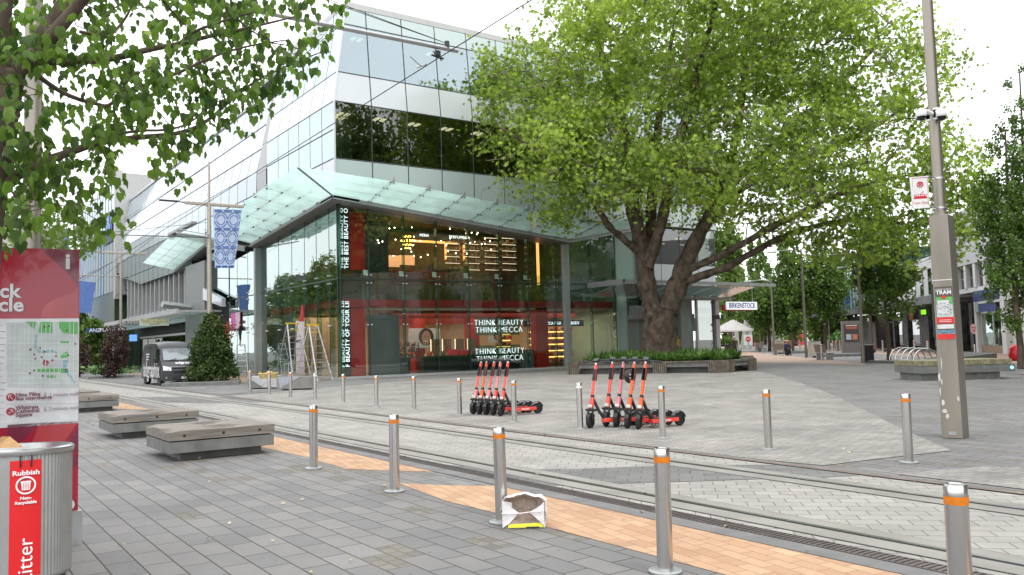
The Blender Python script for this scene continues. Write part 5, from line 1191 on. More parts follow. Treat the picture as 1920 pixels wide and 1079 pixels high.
mapg=mat('map_pale',(.50,.56,.54),.3); gr1=mat('map_green',(.10,.42,.10),.3); bl1=mat('map_blue',(.22,.40,.42),.3)
ip_([(12,605),(146,604),(146,727),(14,726)],.005,mapg,'map_sheet')
for l in ([(48,604),(68,604),(64,618)],[(76,604),(98,604),(98,625),(72,624)],[(110,604),(146,604),(146,627),(118,625),(111,614)],[(113,640),(129,640),(129,644),(113,644)],[(70,692),(112,691),(112,698),(70,698)],[(88,704),(104,704),(104,709),(88,709)],[(114,664),(127,659),(128,670),(114,672)],[(114,691),(127,690),(127,700),(114,700)]): ip_(l,.007,gr1,'park')
ip_([(66,628),(70,628),(68,650),(74,658),(98,656),(108,662),(115,665),(98,661),(74,663),(64,652)],.007,bl1,'river'); ip_([(118,675),(128,675),(124,690),(134,705),(141,717),(139,720),(128,706),(118,692)],.007,bl1,'river')
mb=MB()
for y in (636,645,655,665,675,683,691,701,711,720): a,b=ipx(14,y),ipx(146,y-.5); mb.quad(IB(a[0],a[1]-.0025,.009),IB(b[0],b[1]-.0025,.009),IB(b[0],b[1]+.0025,.009),IB(a[0],a[1]+.0025,.009))
for x in (20,28,38,46,54,62,78,86,94,102,110,131,138): a,b=ipx(x,606),ipx(x,726); mb.quad(IB(a[0]+.0025,b[1],.0095),IB(a[0]-.0025,b[1],.0095),IB(a[0]-.0025,a[1],.0095),IB(a[0]+.0025,a[1],.0095))
mb.build('map_streets',bwhite,ib)
mb=MB()
for x,y in [(57,656),(64,665),(66,673),(75,653),(84,660),(78,670),(83,676),(105,668),(64,695),(56,700),(80,705),(98,676),(84,613),(92,612),(125,620),(128,666),(141,645)]: a=ipx(x,y); mb.add([IB(a[0]+.008*math.cos(t),a[1]+.008*math.sin(t),.011) for t in np.linspace(0,-6.283,8,endpoint=False)],[tuple(range(8))])
mb.build('map_dots',mat('map_dot',(.12,.02,.05),.4),ib)
def idisc(px,py,r_,m_,name,o=.009):
    a=ipx(px,py); MB().add([IB(a[0]-r_*math.cos(t),a[1]+r_*math.sin(t),o) for t in np.linspace(0,6.283,24,endpoint=False)],[tuple(range(24))]).build(name,m_,ib)
idisc(86,681,.024,crim,'marker'); idisc(20,745,.034,crim,'arrow_disc',.006); idisc(20,772,.034,crim,'arrow_disc',.006); idisc(128,947,.05,bwhite,'emblem_disc',.006)
def itext(px,py,s,size,m_,al='LEFT',sx=1,b=0): a=ipx(px,py); return textmesh('lettering',s,size,m_,ib,frame(IB(a[0],a[1],.012),tuple(rd),(0,0,1)),.001,align=al,sx=sx,bold=b)
itext(127,492,'i',.19,bwhite,'CENTER',1.1,.006); ink=mat('ink_maroon',(.18,.03,.06),.4); inkg=mat('ink_grey',(.33,.27,.30),.4)
itext(26,547,'CBD block',.155,bwhite,'RIGHT',1,.003) if False else itext(-1,547,'ck',.165,bwhite,'LEFT',1,.004); itext(-3,573,'cle',.165,bwhite,'LEFT',1,.004)
itext(29,741,'Hine P\u0101ka',.045,ink,b=.0008); itext(29,748,'Bus interchange',.043,ink,b=.0008); itext(91,741,'2 minute walk',.042,inkg)
itext(29,765,'Whitireia',.045,ink,b=.0008); itext(29,772,'Cathedral',.045,ink,b=.0008); itext(29,779,'Square',.045,ink,b=.0008); itext(91,767,'2 minute walk',.042,inkg)
def istroke(pts,o,m_,name,w_=.005):
    mb=MB(); q=[ipx(*p) for p in pts]
    for a,b in zip(q[:-1],q[1:]): mb.tube([IB(a[0],a[1],o),IB(b[0],b[1],o)],w_/2,4)
    mb.build(name,m_,ib)
istroke([(24,749),(16,741),(22,741)],.008,bwhite,'arrow'); istroke([(16,741),(16,747)],.008,bwhite,'arrow'); istroke([(16,776),(24,768),(18,768)],.008,bwhite,'arrow'); istroke([(24,768),(24,774)],.008,bwhite,'arrow')
for yy in (741,768): istroke([(83,yy+4),(84.5,yy),(84,yy-2.5)],.007,inkg,'walking_figure',.004); istroke([(84.5,yy),(86.5,yy+4)],.007,inkg,'walking_figure',.004); istroke([(81.8,yy),(84,yy-2),(87,yy)],.007,inkg,'walking_figure',.003); idisc(84.3,yy-4.6,.005,inkg,'walking_figure')
istroke([(12,758),(146,756)],.005,mapg,'divider',.003)
for i in range(15): istroke([(-14,610+i*12),(4+ (i*7)%8,610+i*12)],.005,inkg,'index_line',.0035)
pc=G(133,1022); MB().box(-.085,.085,-.03,.03,0,zbm+.02,M=Matrix.Translation((pc.x,pc.y,0))@Matrix.Rotation(math.atan2(rd.y,rd.x),4,'Z')).build('post',galv,ib)

# ================================================================= LITTER BIN
bc=DP(36,900,5.95); bx,by=bc.x,bc.y; ztop=DP(110,838,5.95).z
bang=math.atan2(-bx,by)   # the long side turned to the camera
MBn=Matrix.Translation((bx,by,0))@Matrix.Rotation(R(-20),4,'Z')
bn=thing('litter_bin','oval ribbed metal litter bin with a red Rubbish panel at the lower left','bin',(bx,by,0))
prof=[]; NR=160
mb=MB(); zt_=ztop-.035
vs=[];fs=[]
A_,B_=.335,.26
for k in range(NR):
    t=2*math.pi*k/NR; rr_=1+(.008 if k%2 else -.004)
    for z,s in ((.12,.97),(.14,1),(zt_,1)): vs.append(MBn@Vector((A_*rr_*s*math.cos(t),B_*rr_*s*math.sin(t),z)))
for k in range(NR):
    a=3*k;b=3*((k+1)%NR); fs+=[(a,b,b+1,a+1),(a+1,b+1,b+2,a+2)]
mb.add(vs,fs); mb.build('body',mat('bin_ribbed',(.36,.36,.35),.42,.6,.08,6),bn)
MB().lathe([(.97,zt_-.005),(1.035,zt_),(1.05,zt_+.015),(1.045,zt_+.035),(1.0,zt_+.045),(.93,zt_+.04),(.72,zt_-.01),(.5,zt_-.03),(.46,zt_-.12),(.0001,zt_-.14)],n=64,sx=A_,sy=B_,M=MBn).build('lid',mat('bin_lid',(.50,.50,.50),.25,1,.08,4),bn,smooth=True)
MB().lathe([(.9,0),(.9,.12)],n=48,sx=A_,sy=B_,M=MBn).build('base',dark,bn)
# red panel curved round the side that faces the camera
def bsurf(px,py,off=.006):
    """point of the bin's oval side seen at a pixel"""
    inv=MBn.inverted(); o_=inv@CAM; d=inv.to_3x3()@ray(px,py); a=(d.x/(A_+off))**2+(d.y/(B_+off))**2; b=2*(o_.x*d.x/(A_+off)**2+o_.y*d.y/(B_+off)**2); c=(o_.x/(A_+off))**2+(o_.y/(B_+off))**2-1
    q=b*b-4*a*c
    return MBn@(o_+d*((-b-math.sqrt(max(0,q)))/(2*a)))
mb=MB(); NX=8
pa_,pb_=bsurf(18,900),bsurf(78,900); 
def bang_(p): q=MBn.inverted()@p; return math.atan2(q.y/B_,q.x/A_)
ta,tb=bang_(pa_),bang_(pb_)
def BS(s,z,off): t=ta+(tb-ta)*s; return MBn@Vector(((A_+off)*math.cos(t),(B_+off)*math.sin(t),z))
zr1=zt_-.03
for i in range(NX): mb.quad(BS(i/NX,.16,.006),BS((i+1)/NX,.16,.006),BS((i+1)/NX,zr1,.006),BS(i/NX,zr1,.006))
mb.build('red_panel',mat('bin_red',(.66,.012,.015),.3,0,.04,3),bn)
rt=(BS(.9,1,.01)-BS(.1,1,.01)).normalized(); mid=lambda z,o=.012: (BS(.5,z,o))
ww=(BS(1,1,.0)-BS(0,1,.0)).length
textmesh('lettering','Rubbish',ww*.24,white_ink,bn,frame(mid(zr1-.085),rt,(0,0,1)),.001,sx=1.15,bold=.0012)
textmesh('lettering','Non-',ww*.15,white_ink,bn,frame(mid(zr1-.255),rt,(0,0,1)),.001,sx=1.15,bold=.001); textmesh('lettering','Recyclable',ww*.15,white_ink,bn,frame(mid(zr1-.285),rt,(0,0,1)),.001,sx=1.1,bold=.001)
textmesh('lettering','Litter',ww*.70,white_ink,bn,frame(mid(.265)+rt*ww*.02,(0,0,1),tuple(-rt)),.001,sx=1.05,align='CENTER')
Mi=frame(mid(zr1-.17,.010),rt,(0,0,1)); rr_=ww*.30
MB().tube([Mi@Vector((rr_*math.cos(t),rr_*math.sin(t),0)) for t in np.linspace(0,6.283,28)],.006,6).build('ring',white_ink,bn)
k=rr_; mb=MB().add([Mi@Vector(p) for p in ((-.42*k,-.55*k,.003),(.42*k,-.55*k,.003),(.5*k,.35*k,.003),(-.5*k,.35*k,.003))],[(0,1,2,3)]).add([Mi@Vector(p) for p in ((-.6*k,.38*k,.003),(.6*k,.38*k,.003),(.5*k,.55*k,.003),(-.5*k,.55*k,.003))],[(0,1,2,3)]); mb.build('bin_symbol',white_ink,bn)
mb=MB(); 
for x in (-.27,-.09,.09,.27): mb.add([Mi@Vector(p) for p in ((x*k-.03*k,-.45*k,.0045),(x*k+.03*k,-.45*k,.0045),(x*k+.03*k,.28*k,.0045),(x*k-.03*k,.28*k,.0045))],[(0,1,2,3)])
mb.build('bin_symbol_slots',MATS['bin_red'],bn)
for s in (.33,.66): MB().tube([BS(s,zr1-.045,.012),BS(s,zr1-.01,.022),BS(s,zr1+.03,.018)],.005,6).build('hook',dark,bn)
pb=thing('paper_bag','scrunched brown paper bag poking out of the litter bin','bag',tuple(DP(14,832,5.9)))
q=DP(12,838,5.9); v=[(-.10,-.03,0),(.10,-.04,-.01),(.09,.05,0),(-.09,.05,0),(-.03,-.01,.075),(.02,.0,.07),(.05,.01,.03),(-.02,.04,.05)]
MB().add([q+Vector(p) for p in v],[(0,1,5,4),(1,2,6,5),(2,3,7,6),(3,0,4,7),(4,5,7),(5,6,7),(3,2,1,0)]).build('bag',mat('kraft',(.50,.30,.14),.85,0,.15,20,bump=.5,bscale=40),pb)

# ================================================================= PAPER BAG lying on the paving
g0=G(941,993); g1=G(1018,991); rb=(g1-g0).normalized(); rb.z=0; fb=Vector((-rb.y,rb.x,0)); wB=(g1-g0).length*1.06; hB=.285; dB=.22
def BG(a,d,z): return Vector((g0.x,g0.y,.006))+rb*(a*wB)+fb*(d*dB)+Vector((0,0,z*hB))
bag=thing('paper_bag','crumpled white paper carrier bag with its open brown mouth towards the camera','bag',(g0.x,g0.y,0))
random.seed(5)
N=14
mouth=[(.02,0,.0),(.01,0,.3),(.0,0,.55),(.03,0,.86),(.10,.02,.93),(.30,.04,.965),(.52,.10,1.04),(.74,.05,.95),(.90,.0,.93),(1.0,.0,.82),(1.0,0,.5),(1.0,.0,.25),(.97,0,.0),(.7,0,0),(.4,0,0),(.2,0,0)]
n=len(mouth); outer=[];rings=[]
for k,dd in enumerate((0,.12,.3,.5,.72,.9,1.0)):
    rings.append([BG(.5+(a-.5)*(1.0+.09*math.sin(math.pi*min(1,dd*1.2)) if a>.5 else 1.0)+.035*dd+random.uniform(-.014,.014)*(dd>0), d+dd, max(0,(z*(1-.06*dd))+random.uniform(-.03,.03)*(dd>0 and z>.1))) for a,d,z in mouth])
vs=[p for r_ in rings for p in r_]; fs=[]
for i in range(len(rings)-1):
    for k_ in range(n): j=(k_+1)%n; fs.append((i*n+k_,i*n+j,(i+1)*n+j,(i+1)*n+k_))
fs.append(tuple((len(rings)-1)*n+k_ for k_ in range(n)))
pw=mat('bag_white',(.72,.69,.69),.75,0,.06,9,bump=.45,bscale=22); kr=mat('bag_inside',(.52,.42,.35),.85,0,.2,14,bump=.8,bscale=28)
o=MB().add(vs,fs).build('outer_paper',pw,bag)
sub=lambda o,l=1: (o.modifiers.new('fold','SUBSURF').__setattr__('levels',l))
for lv in (1,): md=o.modifiers.new('s','SUBSURF'); md.levels=1; md.render_levels=2; md.subdivision_type='SIMPLE'; md=o.modifiers.new('crumple','DISPLACE'); tt=bpy.data.textures.new('crumple','VORONOI'); tt.noise_scale=.07; md.texture=tt; md.strength=.016; md.mid_level=.5; md.texture_coords='GLOBAL'
inner=[]
for k,(dd,sh_) in enumerate(((.0,.99),(.15,.93),(.35,.82),(.6,.7),(.8,.62))):
    inner.append([BG(.5+(a-.5)*sh_+random.uniform(-.02,.02)*(k>0), d+dd, .45+(z-.45)*sh_+random.uniform(-.03,.03)*(k>0)) for a,d,z in mouth])
vs=[p for r_ in inner for p in r_]; fs=[]
for i in range(4):
    for k_ in range(n): j=(k_+1)%n; fs.append((i*n+j,i*n+k_,(i+1)*n+k_,(i+1)*n+j))
fs.append(tuple(4*n+k_ for k_ in range(n-1,-1,-1)))
o=MB().add(vs,fs).build('inner_paper',kr,bag); md=o.modifiers.new('s','SUBSURF'); md.levels=1; md.render_levels=2; md.subdivision_type='SIMPLE'; md=o.modifiers.new('crumple','DISPLACE'); md.texture=tt; md.strength=.02; md.mid_level=.7; md.texture_coords='GLOBAL'
# folded flaps at both sides of the mouth, the string and the yellow strip
MB().add([BG(.015,-.01,.02),BG(.02,-.01,.86),BG(.24,-.005,.80),BG(.25,.06,.62),BG(.40,.04,.47),BG(.18,-.01,.16)],[(5,4,3,2,1,0)]).build('flap',pw,bag)
MB().add([BG(.985,-.01,.02),BG(.985,-.01,.80),BG(.93,.0,.72),BG(.80,.04,.60),BG(.64,.05,.48),BG(.86,-.01,.22)],[(0,1,2,3,4,5)]).build('flap',pw,bag)
MB().tube([BG(.0,-.03,.47),BG(.25,-.02,.45),BG(.45,-.01,.46),BG(.7,-.02,.50),BG(.93,-.03,.51)],.005,6).build('string',pw,bag)
MB().add([BG(.14,-.02,.02),BG(.97,-.02,.02),BG(.90,.03,.15),BG(.16,.03,.12)],[(0,1,2,3)]).build('yellow_strip',mat('strip_yellow',(.62,.58,.02),.5),bag)
MB().add([BG(.56,-.025,.0),BG(.86,-.025,.0),BG(.86,-.022,.045),BG(.56,-.022,.045)],[(0,1,2,3)]).build('dark_strip',dark,bag)
random.seed(21)
# ================================================================= E-SCOOTERS
def slot(o,m_):
    o.material_slots[0].link='OBJECT'; o.material_slots[0].material=m_
def make_scooter():
    t=thing('electric_scooter','','scooter')   # faces -X, rear wheel at +X, ground z 0
    W0=Vector((0,0,.13)); W1=Vector((.95,0,.125)); top=Vector((.235,0,1.20)); low=Vector((.035,0,.36))
    def wheel(c,r_):
        M=Matrix.Translation(c)@Matrix.Rotation(R(90),4,'X')
        w_=MB().lathe([(r_*.66,-.034),(r_*.9,-.036),(r_,-.016),(r_,.016),(r_*.9,.036),(r_*.66,.034)],n=28,M=M).build('wheel',rubber,t,smooth=True,local=True)
        MB().lathe([(.0001,-.03),(r_*.3,-.034),(r_*.62,-.02),(r_*.68,-.02),(r_*.68,.02),(r_*.62,.02),(r_*.3,.034),(.0001,.03)],n=20,M=M).build('rim',black,w_,smooth=True,local=True)
    wheel(W0,.135); wheel(W1,.125)
    ax=(top-low).normalized()
    # fork and front fairing
    mb=MB()
    for s in (-.055,.055): mb.tube([W0+Vector((0,s,0)),Vector((.0,s*.95,.27)),low+Vector((0,s*.5,.03))],[.016,.02,.022],8)
    mb.box(-.03,.09,-.085,.085,.315,.36); mb.tube([(-.02,-.085,.34),(.1,-.085,.34)],.014,6).tube([(-.02,.085,.34),(.1,.085,.34)],.014,6)
    mb.build('fork',black,t,local=True)
    mb=MB(); th0=R(35)
    for i in range(9):
        a=R(20+i*16); c,s=math.cos(a),math.sin(a); 
    vs=[];fs=[]
    for i in range(10):
        a=R(25+i*14); 
        for y in (-.04,.04): vs.append((W0.x-.155*math.cos(a)*1.0,y,W0.z+.155*math.sin(a)))
        if i: b=len(vs)-4; fs.append((b,b+1,b+3,b+2))
    MB().add(vs,fs).build('mudguard',black,t,local=True)
    # steering tube in three sleeves
    p=lambda s: low.lerp(top,s)
    s1=MB().tube([p(0.0),p(.25)],[.046,.043],12).build('lower_sleeve',coral,t,smooth=True,local=True)
    MB().tube([p(.25),p(.31)],.038,12).build('clamp',black,t,smooth=True,local=True)
    s2=MB().tube([p(.31),p(1.0)],[.034,.033],12).build('stem',coral,t,smooth=True,local=True)
    yv=Vector((0,1,0)); fr_=ax.cross(yv); fr_=-fr_ if fr_.x>0 else fr_
    def fq(s0,s1,w_,o_): a,b=p(s0)+fr_*o_,p(s1)+fr_*o_; return [a-yv*w_,a+yv*w_,b+yv*w_,b-yv*w_]
    mb=MB(); q=fq(.63,.90,.024,.036); mb.add(q+[v-fr_*.02 for v in q],[(0,1,2,3),(3,2,1,0),(0,4,5,1),(1,5,6,2),(2,6,7,3),(3,7,4,0)]); mb.build('battery_cover',black,t,local=True)
    for sd_ in (-1,1):
        q=MB(); yy=sd_*.036; q.tube([p(.64)+yv*yy*.98,p(.88)+yv*yy*.98],.014,5).build('side_grip',black,t,local=True)
    for s,r_ in ((.40,-1),(.40,1)):
        M=Matrix((ax,(fr_ if r_>0 else -fr_),ax.cross(fr_ if r_>0 else -fr_))).transposed().to_4x4(); M.translation=p(.46)+M.to_3x3()@Vector((0,0,.036)); textmesh('lettering','neuron',.095,white_ink,t,M,.001,bold=.0015)
    M=Matrix((ax,-yv,ax.cross(-yv))).transposed().to_4x4(); M.translation=p(.46)+M.to_3x3()@Vector((0,0,.036)) 
    textmesh('lettering','neuron',.095,white_ink,t,M,.001,bold=.0015)
    # handlebar, grips, brake levers, display
    hb=top+ax*.05
    MB().tube([p(.99),hb+ax*.02],.026,10).build('stem_cap',steel,t,smooth=True,local=True)
    MB().tube([hb+Vector((.03,-.27,.005)),hb+Vector((0,-.1,.012)),hb+Vector((0,.1,.012)),hb+Vector((.03,.27,.005))],.015,8).build('handlebar',black,t,smooth=True,local=True)
    for s in (-1,1):
        g_=MB().tube([hb+Vector((.022,s*.17,.01)),hb+Vector((.04,s*.30,.0))],.021,8).build('grip',rubber,t,smooth=True,local=True)
        MB().tube([hb+Vector((-.01,s*.13,0)),hb+Vector((-.05,s*.17,-.015)),hb+Vector((-.03,s*.26,-.03))],.008,6).build('brake_lever',dark,t,local=True)
    M=Matrix.Translation(hb+Vector((-.01,0,.025)))@Matrix.Rotation(R(-25),4,'Y'); MB().box(-.05,.07,-.05,.05,0,.03,M=M).build('display',black,t,local=True)
    MB().box(-.03,.0,-.035,.035,.39,.44).build('front_light',white,t,local=True)
    # neck bracket, deck, rear fender, stand
    MB().tube([low+Vector((.05,0,.22)),Vector((.20,0,.30)),Vector((.30,0,.175))],[.03,.032,.045],8).build('neck',black,t,smooth=True,local=True)
    dk_=MB().box(.26,.88,-.08,.08,.085,.165).build('deck',coral,t,local=True,bevel=.012); MB().box(.27,.90,-.075,.075,.165,.178).build('foot_mat',rubber,dk_,local=True)
    for s in (-1,1):
        M=frame((.60,s*.0815,.127),(-s*-1. if s<0 else -1,0,0),(0,0,1)); M=frame((.58,s*.0815,.127),(1 if s<0 else -1,0,0),(0,0,1)); textmesh('lettering','neuron',.07,white_ink,dk_,M,.001,bold=.001)
    vs=[];fs=[]
    for i in range(10):
        a=R(10+i*16)
        for y,k in ((-.055,1),(-.03,1.08),(.03,1.08),(.055,1)): vs.append((W1.x-.02+.148*math.cos(a)*k,y,W1.z+.0+.150*math.sin(a)*k))
        if i: b=len(vs)-8; fs+=[(b+j,b+j+1,b+j+5,b+j+4) for j in range(3)]
    MB().add(vs,fs).build('rear_fender',mat('fender_grey',(.05,.055,.06),.5),t,smooth='all',local=True)
    MB().tube([(.38,.06,.09),(.36,.14,.01),(.32,.15,.008)],.008,6).tube([(.38,-.02,.09),(.36,.06,.01)],.008,6).build('kickstand',dark,t,local=True)
    # steering turned towards the camera side
    T_=Matrix.Translation(low)@Matrix.Rotation(R(38),4,ax)@Matrix.Translation(-low); wheels=0
    for c in [c for c in bpy.data.objects if c.parent is t]:
        n_=c.name.split('.')[0]
        if n_=='wheel':
            wheels+=1
            if wheels>1: continue
            for d in [d for d in bpy.data.objects if d.parent is c]: d.data.transform(T_)
        elif n_ in ('neck','deck','rear_fender','kickstand'): continue
        c.data.transform(T_)
    return t
sc0=make_scooter(); sc_first=True
def scooter(px,py,label,stem,deck,rz=R(-4),lean=0,grp='parked rental scooters in rows'):
    global sc_first
    if sc_first: o=sc0; sc_first=False
    else: o=copy_tree(sc0)
    g_=G(px,py); o.location=(g_.x,g_.y,.012); o.rotation_euler=(lean,0,rz); o['label']=label; o['group']=grp; o['category']='scooter'
    for c in [c for c in bpy.data.objects if c.parent is o]:
        n_=c.name.split('.')[0]
        if n_ in ('stem',): slot(c,stem)
        elif n_=='lower_sleeve': slot(c,deck)
    return o
LS='left scooter row'
A=[(889,777.5,coral,pink,'leftmost coral scooter of the left row with a pink lower sleeve'),(901,778,orange,orange,'orange scooter, second from the left in the left row'),(913.5,779,coral,pink,'coral scooter in the middle of the left row'),(927,780,pink,coral,'pink stemmed scooter, fourth in the left row'),(941,781.5,coral,coral,'rightmost coral scooter of the left row, its whole deck showing')]
for px,py,s,d,l in A: scooter(px,py,l,s,d,rz=R(-7+random.uniform(-5,5)),lean=R(-3+random.uniform(-1.5,1)))
Bq=[(1109,804,coral,coral,'leaning coral scooter at the left end of the right row, front wheel turned',R(-14),R(-9)),(1139,801,coral,coral,'coral scooter set back, second in the right row',R(-8),R(-5)),(1158,802,pink,pink,'pink scooter with a dark helmet hanging on its stem',R(-6),R(-3)),(1179,804.5,orange,orange,'orange scooter, fourth in the right row',R(-6),R(-3)),(1200,806,orange,orange,'orange scooter at the right end of the right row, coral deck fully showing',R(-6),R(-3))]
for px,py,s,d,l,rz,ln in Bq: scooter(px,py,l,s,d,rz,ln)
h_=PX(1180,706,10.9+.35); hc=DP(1181,706,G(1158,802).dot(FW)-CAM.dot(FW)-.0)
hm=thing('helmet','dark round helmet with an orange strap hanging on the pink scooter','helmet',tuple(hc))
MB().ball(tuple(hc),.125,20,sc=(1.05,.75,1.1)).build('shell',mat('helmet_black',(.02,.01,.012),.3),hm,smooth='all')
MB().tube([hc+Vector((.02,-.10,.05)),hc+Vector((.02,-.11,-.10)),hc+Vector((.0,-.10,-.22)),hc+Vector((-.02,-.08,-.33))],.010,5).build('strap',orange,hm)
mb=MB()
for k in range(5): a=k*1.25; mb.ball((hc.x+.06*math.cos(a)-.02,hc.y-.085,hc.z+.06*math.sin(a)),.018,6)
mb.build('vent',mat('vent_pale',(.5,.5,.5),.5),hm)
def far_scooter(px,py,label,rz,col=coral):
    s=scooter(px,py,label,col,col,rz,0,'scooters parked farther off'); s.location.z=.0; return s
far_scooter(283,705,'small red scooter behind the van beside the brown shrub',R(-60)); far_scooter(1640,662,'far coral scooter standing in front of the shops on the right',R(60))
lay=far_scooter(1655,661,'orange red scooter lying on its side before the shops',R(30)); lay.rotation_euler=(R(84),0,R(20)); lay.location.z=.12

# ================================================================= TRAM POLES AND WIRES
pq=Vector((13.0,7.05,0)); PYAW=R(-36)
MP=Matrix.Translation(pq)@Matrix.Rotation(PYAW,4,'Z')
bl_=G(1766,822); br_=G(1806,824); bb=G(1757,795)
ux=(br_-bl_); ux.z=0; wP=ux.length; ux.normalize(); vy=Vector((-ux.y,ux.x,0)); dP=.38
MP=Matrix((ux,vy,Vector((0,0,1)))).transposed().to_4x4(); MP.translation=Vector((bl_.x,bl_.y,0))
tp=thing('tram_pole','tall steel tram pole with a square boxed lower shaft covered in posters','pole',(bl_.x,bl_.y,0))
wt=wP*.93; zB=3.50
o=MB().add([MP@Vector(p) for p in ((0,0,0),(wP,0,0),(wP,dP,0),(0,dP,0),(.0,0,zB),(wt,0,zB),(wt,dP,zB),(0,dP,zB))],[(0,3,2,1),(4,5,6,7),(0,1,5,4),(1,2,6,5),(2,3,7,6),(3,0,4,7)]).build('box_shaft',steel_d,tp,bevel=.012)
cpp=MP@Vector((wP*.42,dP*.5,0)); MB().tube([(cpp.x,cpp.y,zB-.1),(cpp.x,cpp.y,9.5)],[.088,.08],20).build('pole',steel_d,tp,smooth=True)
MB().tube([(cpp.x,cpp.y,zB),(cpp.x,cpp.y,zB+.06)],.115,20).build('collar',steel_d,tp,smooth=True)
MB().box(-.003,wt+.006,-.004,dP+.004,2.46,2.475,M=MP).build('strap',alu,tp)
# paint scars
mb=MB()
for x,z,a,b in ((.02,.95,.02,.10),(.05,.88,.012,.05),(.30*.9,.62,.02,.05),(.05,.55,.03,.06),(.07,.42,.04,.04),(.1,.35,.03,.05),(.02,.72,.012,.08),(.06,1.15,.01,.12)): mb.add([MP@Vector((x+a*math.cos(t)*random.uniform(.6,1),-.004,z+b*math.sin(t)*random.uniform(.6,1))) for t in np.linspace(0,6.28,9,endpoint=False)],[tuple(range(9))])
mb.build('paint_scar',mat('scar_white',(.6,.58,.55),.7),tp)
MB().box(wP*.35,wP*.7,-.006,-.002,.06,.11,M=MP).build('plate',galv,tp)
def ponto(px,py,off=.0,side=0):
    d=ray(px,py); inv=MP.inverted(); o_=inv@CAM; dd=inv.to_3x3()@d
    if side==0: k=(-off-o_.y)/dd.y
    else: k=(-off-o_.x)/dd.x
    return o_+dd*k
def poster_quad(name,parent,px0,px1,py0,py1,off,m_):
    a=ponto(px0,py1,off); b=ponto(px1,py0,off); return MB().box(a.x,b.x,-off,-off+.003,a.z,b.z,M=MP).build(name,m_,parent)
ps=thing('tram_map_poster','tram timetable poster with a green map and red footer strapped to the tram pole','poster',tuple(MP@Vector((wP/2,-.01,1.8))))
a=ponto(1762,538,.012); b=ponto(1796,636,.012); x0_,x1_,z0_,z1_=.03,wP-.02,b.z,a.z
Hh=z1_-z0_
def pq_(x0,x1,s0,s1,off,m_,name): return MB().box(x0_+(x1_-x0_)*x0,x0_+(x1_-x0_)*x1,-off,-off+.003,z0_+Hh*s0,z0_+Hh*s1,M=MP).build(name,m_,ps)
pq_(0,1,0,1,.012,mat('poster_taupe',(.10,.08,.065),.4),'sheet'); pq_(.04,.98,.42,.80,.016,mapg,'map_area'); pq_(.04,.98,.66,.80,.019,gr1,'map_green_area'); pq_(.12,.80,.47,.74,.022,mat('map_paper',(.62,.62,.60),.4),'map_streets')
pq_(.0,1.,.30,.42,.016,mat('poster_red',(.62,.025,.02),.4),'red_strip'); pq_(.02,.98,.20,.28,.016,MATS['map_paper'],'photo_strip'); pq_(.0,1.,0,.10,.016,MATS['poster_red'],'red_strip'); pq_(.0,1.,.10,.18,.016,mat('poster_photo',(.12,.22,.28),.4,0,.6,30),'photo_strip')
mb=MB()
for i in range(26): x=random.uniform(.1,.85); s=random.uniform(.46,.76); mb.box(x0_+(x1_-x0_)*x,x0_+(x1_-x0_)*(x+random.uniform(.03,.1)),-.026,-.023,z0_+Hh*s,z0_+Hh*(s+.012),MATS and 0,M=MP)
mb.build('map_marks',mat('map_marks',(.15,.10,.25),.5),ps)
for s in (.36,.33): pq_(.15,.85,s,s+.008,.019,white_ink,'text_line')
Mx=MP@Matrix.Translation((x0_+(x1_-x0_)*.5,-.018,z0_+Hh*.885))@Matrix.Rotation(R(90),4,'X'); textmesh('lettering','TRAM',.085,white_ink,ps,Mx,.001,bold=.002); Mx=MP@Matrix.Translation((x0_+(x1_-x0_)*.5,-.018,z0_+Hh*.945))@Matrix.Rotation(R(90),4,'X'); textmesh('lettering','CHRISTCHURCH',.03,white_ink,ps,Mx,.001)
mb=MB().add([MP@Vector((x0_+(x1_-x0_)*.5+.032*math.cos(t),-.028,z0_+Hh*.80+.03*math.sin(t))) for t in np.linspace(0,6.28,14,endpoint=False)],[tuple(range(14))]); mb.build('red_marker',MATS['poster_red'],ps)
p2=thing('tram_side_poster','narrow dark tram poster with red strips on the left side of the tram pole','poster',tuple(MP@Vector((-.02,dP*.5,1.8))))
def sq_(y0,y1,z0,z1,off,m_,name): return MB().box(-off,-off+.003,y0,y1,z0,z1,M=MP).build(name,m_,p2)
MB().box(-.03,-.002,.0,dP*1.02,z0_+.03,z1_+.05,M=MP).build('board',dark,p2)
sq_(.04,dP,z0_+Hh*.05,z1_+.04,.034,MATS['poster_taupe'],'sheet'); sq_(.06,dP-.02,z0_+Hh*.42,z0_+Hh*.84,.037,mapg,'map_area'); sq_(.06,dP-.02,z0_+Hh*.32,z0_+Hh*.42,.037,MATS['poster_red'],'red_strip'); sq_(.06,dP-.02,z0_+Hh*.05,z0_+Hh*.14,.037,MATS['poster_red'],'red_strip'); sq_(.06,dP-.02,z0_+Hh*.20,z0_+Hh*.28,.037,MATS['poster_photo'],'photo_strip')
